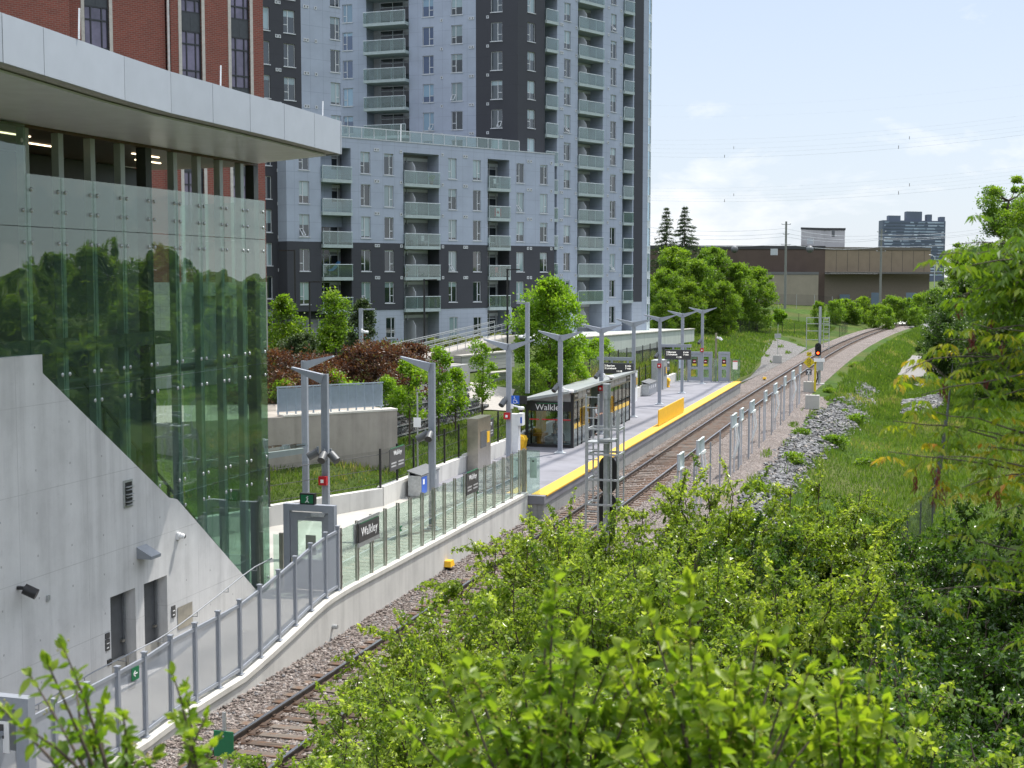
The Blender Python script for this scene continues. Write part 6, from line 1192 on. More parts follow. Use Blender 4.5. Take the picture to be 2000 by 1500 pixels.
for k, off in enumerate((0.0, 1.55)):
    f = n_*off; m = MB()
    for zz in (.35, .62, .9, 1.0): m.beam(ra+f+Vector((0, 0, zz)), rb_+f+Vector((0, 0, zz)), .04, .04)
    m.obj('railing', GALV, gr)
    for i in range(15): q = ra+d*(i/14)+f; MB().tube(q, q+Vector((0, 0, 1.0)), .022, 5).obj('railing_post', GALV, gr)
# black iron fence in front of the junipers
fi = thing('iron_fence', 'black iron picket fence in front of the junipers and maples', 'fence', PD(640, 720, 72)); fpx = [PD(523, 700, 86), PD(615, 705, 82), PD(735, 700, 86)]
for a, b in zip(fpx[:-1], fpx[1:]):
    a = Vector((a.x, a.y, 0)); b = Vector((b.x, b.y, 0)); d = b-a; n = int(d.length/.13); m = MB()
    for i in range(n): q = a+d*i/n; m.box(q.x-.012, q.x+.012, q.y-.012, q.y+.012, 3.85, 5.05)
    m.obj('picket_panel', BLK, fi)
    for z in (4.0, 4.85, 5.03): MB().beam(a+Vector((0, 0, z)), b+Vector((0, 0, z)), .035, .04).obj('rail', BLK, fi)
    for i in range(4): q = a+d*i/3; MB().box(q.x-.05, q.x+.05, q.y-.05, q.y+.05, 3.8, 5.3).obj('post', BLK, fi)
# street lamps of the garden
def streetlamp(label, px, by, ty, d, arm, col=BLK, r=.07, head=.5, square=False):
    p = PD(px, by, d); z = min(p.z, 3.9); tz = topz(px, ty, d); t = thing('street_lamp', label, 'street lamp', (p.x, p.y, z), 0, 'garden street lamps')
    (MB().box(p.x-r, p.x+r, p.y-r, p.y+r, z, tz) if square else MB().tube((p.x, p.y, z), (p.x, p.y, tz), r, 8)).obj('pole', col, t); e = Vector((p.x, p.y, tz-.05))+_r*arm; MB().beam((p.x, p.y, tz-.06), e, .07, .06).obj('arm', col, t)
    MB().beam(e-_r*head*.5*(1 if arm > 0 else -1), e+_r*head*.6*(1 if arm > 0 else -1), .22, .08).obj('lamp_head', col, t); return p, tz
streetlamp('tall black street lamp with head to the left, before the charcoal wall', 578, 690, 488, 95, -.75); streetlamp('shorter black street lamp with head to the right, beside the tall one', 606, 690, 549, 95, .5); streetlamp('black street lamp before the balcony column of the block', 829, 668, 545, 95, .6); streetlamp('black street lamp at the right end of the block', 991, 655, 525, 96, .6)
p, tz = streetlamp('grey square light pole with white camera, between the red shrubs', 706, 748, 602, 75, .5, PAINT, .09, .4, True); camera_dome('white camera halfway up the grey square light pole', p.x, p.y-.1, 6.6, .6)
p, tz = streetlamp('tall grey light pole behind the shelter, in front of the maple', 1030, 768, 590, 73.5, -.4, PAINT, .10, .3, True); camera_dome('white camera on the tall grey light pole behind the shelter', p.x, p.y-.1, 6.4, -.6)
# tower terrace wall, boundary fence
ta, tb = PD(1110, 662, 122), PD(1356, 643, 163); tt = thing('terrace_wall', 'long pale terrace wall at the foot of the tower', 'wall', (ta.x, ta.y, 2.6)); d = tb-ta; d.z = 0; n_ = Vector((-d.y, d.x, 0)).normalized()
MB().prism([ta.xy, tb.xy, (tb+n_*9).xy, (ta+n_*9).xy], 2.0, [ta.z, tb.z, tb.z, ta.z]).obj('wall', concrete('terrace_concrete', 'b4bab4', None, .1), tt); MB().prism([(ta-n_*.1).xy, (tb-n_*.1).xy, (tb+n_*.6).xy, (ta+n_*.6).xy], [ta.z+.002, tb.z+.002]*2 if False else [ta.z+.002, tb.z+.002, tb.z+.002, ta.z+.002], [ta.z+.1, tb.z+.1, tb.z+.1, ta.z+.1]).obj('coping', concrete('terrace_cap', 'b4b2aa', None, .08), tt)
CHM = NT('chain_link'); _t = CHM.n('ShaderNodeBsdfTransparent'); _m = CHM.n('ShaderNodeMixShader'); _m.inputs[0].default_value = .5; CHM.set(Base_Color=(.05, .055, .06, 1), Roughness=.5); CHM.l(_t.outputs[0], _m.inputs[1]); CHM.l(CHM.b.outputs[0], _m.inputs[2]); CHM.l(_m.outputs[0], CHM.out.inputs[0]); CHM = CHM.mat
def fence(name, label, pts, h, step, mesh, post=BLK, dz=0.0):
    t = thing(name, label, 'fence', (pts[0][0], pts[0][1], gz(*pts[0][:2]))); Q = []
    for a, b in zip(pts[:-1], pts[1:]):
        n = max(1, round(math.dist(a, b)/step)); Q += [(a[0]+(b[0]-a[0])*i/n, a[1]+(b[1]-a[1])*i/n) for i in range(n)]
    Q.append(pts[-1])
    for q in Q: z = gz(*q)+dz; MB().tube((q[0], q[1], z-.1), (q[0], q[1], z+h+.05), .04, 6).obj('post', post, t)
    for a, b in zip(Q[:-1], Q[1:]): za, zb = gz(*a)+dz, gz(*b)+dz; MB().add([(a[0], a[1], za+.05), (b[0], b[1], zb+.05), (b[0], b[1], zb+h), (a[0], a[1], za+h)], [(0, 1, 2, 3)]).obj('mesh_panel', mesh, t)
    return t
fence('chain_link_fence', 'dark chain link fence climbing along the platform back towards the tower corner', [(-20.7, 85), (-20.7, 100), (-20.65, 118), (-20.6, 136)], 1.45, 3.0, CHM, dz=.05)
fence('field_fence', 'long black post fence across the field before the tree clump', [PD(1285, 635, 168).xy, PD(1310, 633, 180).xy, PD(1480, 628, 205).xy, PD(1640, 626, 222).xy, PD(1655, 618, 238).xy, PD(1500, 612, 250).xy], 1.75, 3.4, MESHM)
fence('right_fence', 'grey chain link fence running up the right hand grass slope', [(-2.2, 44), (-.83, 55.6), (.7, 63.7), (1.3, 80), (1.9, 100), (2.6, 125), (3.3, 150)], 1.7, 2.6, CHM, STEELD)
fence('warehouse_fence', 'thin grey fence in front of the warehouse low wing', [PD(1520, 606, 285).xy, PD(1625, 606, 290).xy], 3.0, 4, MESHM, GALV)

# ------------------------------------------------------------------ utility poles and wires
UP = plain('utility_pole', (.16, .165, .15), .85)
for px, by, ty, d, lb in ((1533, 606, 433, 285, 'tall grey utility pole in front of the dark warehouse wall'), (1719, 585, 448, 300, 'utility pole in front of the tan warehouse wall')):
    p = PD(px, by, d); z = gz(p.x, p.y); tz = topz(px, ty, d); t = thing('utility_pole', lb, 'utility pole', (p.x, p.y, z), 0, 'utility poles'); MB().tube((p.x, p.y, z), (p.x, p.y, tz), .28, 8, .2).obj('pole', UP, t)
    for k, w_ in ((.6, .9), (2.6, .6), (4.8, .9)): q = Vector((p.x, p.y, tz-k*1.0)); MB().beam(q-_r*w_, q+_r*w_, .08, .1).obj('crossarm', UP, t); [MB().lathe([(.07, 0), (.09, .08), (.04, .2)], 6, tuple(q+_r*s*w_+Vector((0, 0, .05)))).obj('insulator', GALV, t) for s in (-1, 1)]
lp = PD(1826, 500, 300); t = thing('street_lamp', 'thin pale street lamp beyond the right end of the warehouse', 'street lamp', (lp.x, lp.y, 2.8)); tz = topz(1826, 503, 300); MB().tube((lp.x, lp.y, 2.8), (lp.x, lp.y, tz), .1, 6).obj('pole', GALV, t); MB().path([(lp.x, lp.y, tz), tuple(Vector((lp.x, lp.y, tz+.5))-_r*.5), tuple(Vector((lp.x, lp.y, tz+.6))-_r*1.3)], .07, 5).obj('arm', GALV, t)
WIRE = plain('power_wire', (.38, .41, .45), .6)
wires = [(268, 217, 420, .035, 520), (277, 225, 420, .03, 520), (283, 239, 380, .035, 500), (291, 247, 380, .035, 500), (297, 255, 330, .05, 480), (200, 158, 470, .02, 560), (222, 180, 470, .02, 560),
         (361, 317, 420, .035, 520), (367, 325, 420, .03, 520), (375, 331, 380, .035, 500), (379, 340, 380, .035, 500), (382, 347, 330, .05, 480)]
for i, (yl, yr, d, r, d2) in enumerate(wires):
    a = PD(1180, yl+4, d2); b = PD(2100, yr-5, d); pts = [a+(b-a)*k/24-Vector((0, 0, 3.4*(1-(2*k/24-1)**2))) for k in range(25)]
    t = thing('power_wire', 'high voltage wire across the sky, %s bundle, %s' % ('upper' if i < 7 else 'lower', ['topmost', 'second', 'third', 'fourth', 'thickest and lowest', 'faint one far above', 'faint one above'][i if i < 7 else i-7]), 'power line', pts[12], 0, 'wires crossing the sky'); MB().path([tuple(q) for q in pts], r*.45, 5).obj('wire', WIRE, t)
    if i in (2, 4, 9, 11):
        for k in (8, 17): q = pts[k]; MB().tube(q-Vector((0, 0, .15)), q+Vector((0, 0, .75)), .09, 5).obj('spacer', STEELD, t)
for i, (ya, yb_, d) in enumerate([(440, 453, 290), (449, 459, 290), (456, 462, 290), (470, 476, 288)]):
    a = PD(1250, ya+2, d-10); b = PD(1533, ya+6, d-5); c = PD(1719, yb_+6, d+8); e = PD(1960, yb_-14, d+20); pts = []
    for p, q in ((a, b), (b, c), (c, e)): pts += [p+(q-p)*k/8-Vector((0, 0, .8*(1-(2*k/8-1)**2))) for k in range(9)]
    t = thing('service_wire', 'thin wire between the utility poles, %s of four' % ['topmost', 'second', 'third', 'lowest'][i], 'wire', b, 0, 'wires on the utility poles'); MB().path([tuple(q) for q in pts], .035, 4).obj('wire', WIRE, t)

# ------------------------------------------------------------------ trackside: signals, markers, signs
def cage(t, x, y, z0, z1, side, nr):
    m = MB(); w_ = .42
    for s in (-1, 1):
        m.beam((x+side+s*.2, y, z0), (x+side+s*.2, y, z1), .05, .06)
    k = 0; z = z0+.3
    while z < z1: m.beam((x+side-.2, y, z), (x+side+.2, y, z), .03, .03); z += .33
    m.obj('ladder', GALV, t); m = MB()
    for z in np.arange(nr[0], nr[1]+.01, nr[2]):
        for yy in (-.02, .8): m.beam((x-.15, y+yy, z), (x+.85, y+yy, z), .05, .06)
        for xx in (-.15, .85): m.beam((x+xx, y-.02, z), (x+xx, y+.8, z), .05, .06)
    for xx in (-.15, .62, .85):
        for yy in (-.02, .8): m.beam((x+xx, y+yy, nr[0]), (x+xx, y+yy, nr[1]), .045, .045)
    m.obj('cage', GALV, t)
s1 = thing('signal_mast', 'grey signal mast with ladder cage seen from behind, in front of the shelter', 'railway signal', (-9.45, 42.5, -.1)); MB().tube((-9.45, 42.6, -.2), (-9.45, 42.6, 6.2), .105, 12).tube((-9.45, 42.6, 5.75), (-9.45, 42.6, 6.22), .13, 12).obj('mast', GALV, s1); cage(s1, -9.85, 42.3, -.1, 5.9, -.0, (2.4, 5.35, .8))
MB().box(-9.62, -9.1, 42.2, 42.6, 4.42, 4.5).box(-10.0, -9.3, 42.2, 42.9, 4.36, 4.4).obj('platform', GALV, s1); 
def sighead(t, x, y, z, facing, lit=None):
    pr = [(.28*math.cos(a), .28*math.sin(a)+(.32 if math.sin(a) >= 0 else -.32)) for a in np.linspace(0, 2*math.pi, 25)[:-1]]; b = MB(); yb0, yb1 = (y-.02, y+.02)
    h = b.extr([(x+p, yb0, z+q) for p, q in pr], (0, .04, 0)).obj('signal_head', BLK, t)
    for k in (-1, 0, 1): 
        L = MB(); L.lathe([(.09, 0), (.1, .1)], 12); L.v = [(x+vx, y+facing*(.021+vz), z+k*.3+vy) for vx, vy, vz in L.v]; L.obj('lens', lit if (lit and k == -1) else STEELD, h)
        V_ = MB(); V_.add([(x+.115*math.cos(a), y+facing*.03, z+k*.3+.115*math.sin(a)) for a in np.linspace(0, math.pi, 9)]+[(x+.115*math.cos(a), y+facing*.25, z+k*.3+.115*math.sin(a)) for a in np.linspace(0, math.pi, 9)], [(i, i+1, 10+i, 9+i) for i in range(8)]); V_.obj('hood', BLK, h)
    return h
sighead(s1, -9.45, 42.8, 3.3, 1); sighead(s1, -9.45, 42.8, 2.1, 1)
RL = NT('red_light'); RL.set(Base_Color=(.8, .05, .01, 1)); RL.b.inputs['Emission Color'].default_value = (1, .075, .01, 1); RL.b.inputs['Emission Strength'].default_value = 6; RL = RL.mat
s2 = thing('signal_mast', 'railway signal showing a red light, with ladder cage above, beside the track', 'railway signal', (-8.65, 127.2, -.1)); MB().tube((-8.65, 127.2, -.2), (-8.65, 127.2, 6.9), .13, 10).obj('mast', GALV, s2); MB().box(-9.0, -8.2, 126.9, 127.6, -.2, -.02).obj('footing', CON, s2)
MB().box(-9.0, -8.3, 126.85, 127.1, 1.15, 2.05).obj('relay_box', GALV, s2); MB().box(-9.1, -8.15, 126.8, 126.86, 1.95, 2.25).obj('number_plate', LTX, s2); MB().path([(-8.85, 126.95, 1.1), (-8.75, 126.9, .5), (-8.95, 127, -.05)], .06, 6).obj('cable', BLK, s2)
hd = sighead(s2, -8.75, 126.7, 3.05, -1, RL); hd.scale = (1, 1, 1)
m = MB()
for xx in (-9.95, -9.9+.0): pass
for sx in (-9.95, -8.5): pass
m.beam((-9.85, 127.4, 3.0), (-9.85, 127.4, 5.9), .06, .06).beam((-7.85, 127.4, 3.0), (-7.85, 127.4, 5.95), .06, .06).beam((-8.35, 127.4, 3.2), (-8.35, 127.4, 5.95), .05, .05)
for z in (3.9, 4.7, 5.35, 5.9): m.beam((-9.85, 127.4, z), (-7.85, 127.4, z), .05, .06)
for z in np.arange(3.3, 5.95, .32): m.beam((-8.35, 127.4, z), (-7.85, 127.4, z), .04, .04)
m.obj('ladder_cage', GALV, s2)
# white marker boards and thin posts between track and gravel
MK = plain('marker_white', (.56, .61, .62), .4, 0, .06); MKP = plain('marker_post', (.46, .48, .52), .45, .2)
def marker(label, y, wide):
    L = 1.55 if wide else 1.0; x = -8.66; t = thing('marker_board', label, 'marker board', (x, y, 0), 0, 'white trackside marker boards'); h = 2.9
    m = MB().box(x, x+.02, y-L/2, y+L/2, h-.62, h).box(x+.02, x+.08, y-L/2, y+L/2, h-.04, h).box(x+.02, x+.08, y-L/2, y+L/2, h-.62, h-.58)
    for k in range(4 if wide else 2): q = y-L/2+.02+(L-.07)*k/(3 if wide else 1); m.box(x+.021, x+.075, q, q+.03, h-.579, h-.041)
    m.obj('panel', MK, t)
    for s in (-1, 1): q = y+s*(L/2-.12); m = MB().box(x-.06, x-.001, q-.05, q+.05, -.1, h-.02); m.obj('post', MKP, t)
    if wide:
        MB().box(x+.081, x+.15, y-.1, y+L/2, h-.66, h-.54).obj('crossbar', WHITE, t)
        for s in (-.25, .62): q = y+s*L/2; MB().path([(x+.1, q, h-.62), (x+.22, q-.02, 1.5), (x+.02, q, .75)], .035, 5).obj('brace', WHITE, t)
names = ['nearest', 'second nearest', 'third', 'fourth', 'fifth', 'farthest but one', 'farthest']
for i, (y, wd) in enumerate([(52.0, False), (56.9, True), (63.9, False), (67.6, True), (70.7, False), (75.2, True), (82.0, False), (87.7, True), (94.2, False), (100.2, True), (106.4, False)]):
    marker('%s white trackside marker board on two posts, number %s counting from the bushes' % ('wide ribbed' if wd else 'narrow', ['one', 'two', 'three', 'four', 'five', 'six', 'seven', 'eight', 'nine', 'ten', 'eleven'][i]), y, wd) if i not in (2,) else None
for i, y in enumerate([55.0, 59.5, 62.5, 66.0, 69.2, 73.4, 78.5, 85.2, 91.0, 97.5, 103.3]):
    t = thing('thin_post', 'thin grey steel post standing in the ballast between the marker boards', 'post', (-8.6, y, 0), 0, 'thin grey trackside posts'); MB().box(-8.63, -8.57, y-.03, y+.03, -.15, 2.3+.15*(i % 3)).obj('post', STEEL, t)
MKS = plain('speed_yellow', (.60, .46, .01), .45)
ss = thing('speed_sign', 'yellow diamond speed sign reading 55 over 25 on a concrete block', 'sign', (-8.8, 117.9, 0)); c = Vector((-8.85, 117.6, 2.45)); r_ = .48
MB().extr([c+Vector((-r_, 0, 0)), c+Vector((0, 0, -r_)), c+Vector((r_, 0, 0)), c+Vector((0, 0, r_))], (0, .03, 0)).obj('diamond', MKS, ss); MB().box(-9.05, -8.65, 117.6, 117.63, 2.97, 3.3).obj('top_plate', MKS, ss); MB().beam((-9.0, 117.585, 3.02), (-8.7, 117.585, 3.26), .006, .04).obj('slash', BLK, ss)
text('55', .34, BLK, ss, face_M(c+Vector((0, -.008, .14)), (1, 0, 0))); text('25', .34, BLK, ss, face_M(c+Vector((0, -.008, -.15)), (1, 0, 0)))
MB().box(-9.1, -8.62, 117.6, 117.64, 1.38, 1.86).obj('dark_plate', DGS, ss); MB().box(-8.9, -8.82, 117.59, 117.6, 1.46, 1.72).box(-9.0, -8.72, 117.59, 117.6, 1.44, 1.50).box(-9.0, -8.72, 117.59, 117.6, 1.70, 1.77).obj('symbol', LTX, ss)
MB().box(-8.90, -8.80, 117.65, 117.72, .9, 3.2).obj('post', GALV, ss); MB().box(-8.42, -8.26, 117.7, 117.85, .0, 2.45).beam((-8.34, 117.75, 2.35), (-8.34, 117.75, 2.5), .2, .1).obj('yellow_post', MKS, ss)
def block(label, px, by, z=0.0, w_=1.0, d_=.6, h=.85):
    p = PZ(px, by, z); t = thing('concrete_block', label, 'block', (p.x, p.y, z), 0, 'concrete sign blocks'); b = MB().box(p.x-w_/2, p.x+w_/2, p.y, p.y+d_, z-.1, z+h).obj('block', CONB, t); MB().tube((p.x-.25, p.y+.3, z+h-.02), (p.x-.25, p.y+.3, z+h+.06), .04, 6).tube((p.x+.25, p.y+.3, z+h-.02), (p.x+.25, p.y+.3, z+h+.06), .04, 6).obj('lifting_eye', STEELD, t); return p
CONB = concrete('block_concrete', 'b5b3ad', None, .14, .2)
block('grey concrete block under the yellow speed sign', 1580, 764, 0, .95, .5, .78); block('larger grey concrete block nearest the stone bank', 1586, 796, 0, 1.0, .6, .9); p = block('concrete block with thin pole on the gravel left of the far track', 1518, 707, .1, 1.0, .6, .75); block('pale concrete block left of the far level crossing', 1783, 622, .6, 1.7, 1.0, .9)
t = thing('thin_sign_pole', 'thin pole with small grey plate on the far concrete block', 'pole', (p.x, p.y+.3, .85)); MB().tube((p.x, p.y+.3, .85), (p.x, p.y+.3, 4.3), .03, 6).obj('pole', GALV, t); MB().box(p.x-.35, p.x+.35, p.y+.25, p.y+.28, 2.75, 3.25).obj('plate', GALV, t)
for px, py, lb in ((875, 1113, 'yellow trackside box on a stub by the ballast edge, nearer one'), (1493, 743, 'small yellow trackside marker by the far platform end')):
    p = PZ(px, py, .0); t = thing('track_marker', lb, 'track marker', p, 0, 'yellow track markers'); MB().lathe([(.11, 0), (.09, .12)], 10, (p.x, p.y, 0)).obj('stub', BLK, t)
    MB().add([(p.x-.17, p.y-.2, .13), (p.x+.17, p.y-.2, .13), (p.x+.17, p.y+.2, .13), (p.x-.17, p.y+.2, .13), (p.x-.12, p.y-.16, .32), (p.x+.14, p.y-.16, .32), (p.x+.14, p.y+.16, .32), (p.x-.12, p.y+.16, .32)], [(3,2,1,0), (4,5,6,7), (0,1,5,4), (1,2,6,5), (2,3,7,6), (3,0,4,7)]).obj('cap', YEL, t)
gsn = thing('green_sign', 'small blank green plate on perforated post beside the near track', 'sign', (-12.6, 23.4, -.1)); gp = PD(437, 1452, 24.3); MB().box(gp.x-.19, gp.x+.19, gp.y-.01, gp.y+.01, gp.z-.24, gp.z+.22).obj('plate', GRN, gsn); MB().box(gp.x-.03, gp.x+.03, gp.y+.012, gp.y+.05, gp.z-1.5, gp.z+.55).obj('post', GALV, gsn); MB().ball((gp.x, gp.y-.015, gp.z+.13), .02, 6).obj('bolt', GALV, gsn)
sn = thing('white_sign', 'small white notice on a thin pole on the grass bank', 'sign', (-22, 58.5, 1.9)); p = PD(816, 925, 57.5); q = PD(816, 765, 57.5); z9 = PD(816, 824, 57.5).z; MB().tube((p.x, p.y, gz(p.x, p.y)), (p.x, p.y, q.z), .035, 8).obj('pole', GALV, sn); MB().box(p.x-.16, p.x+.16, p.y-.06, p.y-.04, z9-.2, z9+.2).obj('plate', LTX, sn)
# corner gate frame at the lower left
lg = thing('ramp_gate', 'grey framed gate with notice at the lower left picture corner', 'gate', (-15.9, 20.5, .1)); a = PD(58, 1362, 23.5); 
MB().box(a.x-.22, a.x+.03, a.y-.1, a.y+.1, -.05, a.z).box(a.x-1.4, a.x-.22, a.y-.1, a.y+.1, a.z-.2, a.z).obj('frame', PAINT, lg); lf = MB().box(a.x-1.38, a.x-.24, a.y-.03, a.y+.03, a.z-.95, a.z-.21).obj('door_leaf', FRM, lg); MB().box(a.x-.62, a.x-.40, a.y-.05, a.y-.031, a.z-1.0, a.z-.45).obj('notice', LTX, lf); MB().box(a.x-.66, a.x-.50, a.y-.06, a.y-.051, a.z-.75, a.z-.5).obj('plate', DGS, lf)
# ------------------------------------------------------------------ foreground shrubs
def shrub_proto(seed, h=4.6, R=1.7, stems=9, twigs=150, lpt=100, size=.082, mat=L_BUSH, leaders=5):
    """bush of many thin stems; leaves sit alternately along every twig"""
    global rng
    keep = rng; rng = np.random.default_rng(seed); m = MB(); S = []
    for i in range(stems):
        a = 6.283*i/stems+rng.normal(0, .3); rr = R*rng.uniform(.25, .95); top = h*rng.uniform(.72, .95)*(1-.25*(rr/R)**2)
        p = [np.array([math.cos(a)*.15, math.sin(a)*.15, -.3])]
        for k in range(1, 7): t = k/6; p.append(np.array([math.cos(a)*(.15+rr*t**1.3)+rng.normal(0, .06), math.sin(a)*(.15+rr*t**1.3)+rng.normal(0, .06), top*t**.9]))
        S.append(p); m.path([tuple(q) for q in p], .028, 5, .008)
    P, D, T, TW, LS = [], [], [], [], []
    for j in range(twigs+leaders):
        s = S[rng.integers(len(S))]; u = rng.uniform(.30, 1)**.75*5.99; k = int(u); q = s[k]+(s[k+1]-s[k])*(u-k)
        if j < twigs: l = rng.uniform(.35, 1.0); d = unit(np.array([q[0]*.7, q[1]*.7, .1])+rng.normal(0, .8, 3)+np.array([0, 0, .15])); arch = rng.uniform(-.1, .35)
        else: q = s[-1]; l = rng.uniform(.4, .95); d = unit(np.array([rng.normal(0, .3), rng.normal(0, .3), 1.0])); arch = 0.0
        pts = [q+d*l*t+np.array([0, 0, arch*l*(t-t*t*1.6)])+rng.normal(0, .015, 3) for t in (0, .33, .66, 1)]; TW.append(pts); nod = max(4, int(lpt*l/5)); tone = rng.normal(0, .17)
        for t in np.linspace(.12, 1, nod):
            k2 = min(2, int(t*3)); c = pts[k2]+(pts[k2+1]-pts[k2])*(t*3-k2); n = rng.integers(3, 7); dd = d*.35+rng.normal(size=(n, 3))*.8; dd[:, 2] -= .12
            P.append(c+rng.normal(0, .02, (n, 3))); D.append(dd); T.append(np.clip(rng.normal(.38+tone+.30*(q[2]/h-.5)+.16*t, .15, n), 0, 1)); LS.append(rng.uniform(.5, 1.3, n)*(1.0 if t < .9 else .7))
    for pts in TW: m.path([tuple(q) for q in pts], .008, 4, .003)
    P = np.concatenate(P); V, Fc, TT = leaves(P, np.concatenate(D), np.concatenate(LS)*size, .66, .12, np.concatenate(T), .15); rng = keep
    return m.mesh('stems', TWIG), np_mesh('foliage', V, Fc, mat, tint=TT)
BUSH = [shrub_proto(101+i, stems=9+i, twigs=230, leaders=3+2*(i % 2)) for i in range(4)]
L_SHADE = leafmat('dark_glossy_shade_leaf', [(0, (.022, .055, .009)), (.5, (.050, .11, .014)), (.85, (.10, .18, .024)), (1, (.17, .25, .05))], .4, .3, .5)  # darker shrub leaf, with shade over the right-hand thicket put into its colour
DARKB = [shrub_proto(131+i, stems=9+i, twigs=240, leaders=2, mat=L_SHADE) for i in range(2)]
def bush(label, px, py, d, k, s=1.0, sx=None, dz=0.0):
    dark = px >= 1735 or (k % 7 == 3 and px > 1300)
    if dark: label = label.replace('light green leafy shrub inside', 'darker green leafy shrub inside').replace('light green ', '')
    p = PD(px, py, d); g = gz(p.x, p.y); h = 4.45*s; z = p.z-h
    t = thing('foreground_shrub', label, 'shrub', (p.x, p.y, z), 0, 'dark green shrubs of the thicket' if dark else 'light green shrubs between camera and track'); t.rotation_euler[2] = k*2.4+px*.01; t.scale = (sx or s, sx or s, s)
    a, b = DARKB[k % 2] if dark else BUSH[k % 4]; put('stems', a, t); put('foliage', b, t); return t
row = [(690, 1333, 17, 0.80), (770, 1253, 19, 0.85), (850, 1173, 21, 0.90), (935, 1108, 22, 0.95), (1012, 1015, 25, 1.00), (1075, 985, 27, 1.00), (1140, 972, 28, 1.00), (1210, 965, 27, 1.05), (1290, 952, 28, 1.00), (1385, 880, 29, 1.10), (1450, 965, 27, 1.00), (1520, 945, 29, 1.00), (1590, 905, 29, 1.05), (1660, 965, 28, 1.00), (1735, 1023, 27, 1.00), (1810, 988, 29, 1.00), (1900, 963, 28, 1.10), (1980, 938, 28, 1.10)]
row2 = [(760, 1388, 15, 0.80), (860, 1298, 16, 0.90), (960, 1208, 18, 0.95), (1060, 1095, 19, 1.00), (1160, 1050, 20, 1.00), (1260, 1030, 20, 1.00), (1360, 1020, 21, 1.00), (1460, 1040, 21, 1.00), (1560, 1035, 20, 1.00), (1660, 1083, 21, 1.00), (1760, 1098, 20, 1.00), (1860, 1088, 21, 1.05), (1960, 1068, 20, 1.10)]
row3 = [(720, 1475, 12.5, .75), (840, 1425, 12.5, .8), (960, 1350, 13, .85), (1090, 1290, 13.5, .9), (1220, 1235, 14, .9), (1350, 1215, 14, .95), (1480, 1210, 14, .95), (1610, 1225, 14, .95), (1740, 1235, 14, 1), (1870, 1235, 14, 1), (1980, 1215, 13, 1)]
row4 = [(920, 1470, 9.5, .7), (1070, 1425, 10, .75), (1230, 1385, 10, .75), (1400, 1365, 10, .8), (1560, 1365, 10, .8), (1720, 1375, 10, .8), (1880, 1370, 10, .85), (1990, 1350, 9.5, .85)]
EDGE = ['leftmost low shrub reaching over the near rail', 'low shrub over the near rail, second from the left', 'shrub hiding the right rail below the yellow track box', 'shrub beside the yellow track box with a twig above the rail', 'shrub under the glass fence end, hiding the track', 'shrub below the near platform corner', 'shrub at the foot of the near signal mast, left side', 'shrub at the foot of the near signal mast, right side', 'shrub hiding the nearest marker board', 'shrub with a tall twig before the marker boards, highest of the edge', 'shrub right of the tallest twig, before the ballast', 'shrub hiding the near end of the stone bank', 'tall thin topped shrub before the stone bank', 'shrub between stone bank and grass slope', 'shrub at the near edge of the grass slope', 'shrub in front of the near end of the chain link fence', 'shrub right of the chain link fence, under the elder', 'shrub at the right picture edge, under the elder']
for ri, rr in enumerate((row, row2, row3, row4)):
    for i, (px, py, d, s) in enumerate(rr): bush(EDGE[i] if ri == 0 else 'light green leafy shrub inside the dense thicket between camera and track', px, py, d, i+ri, s)

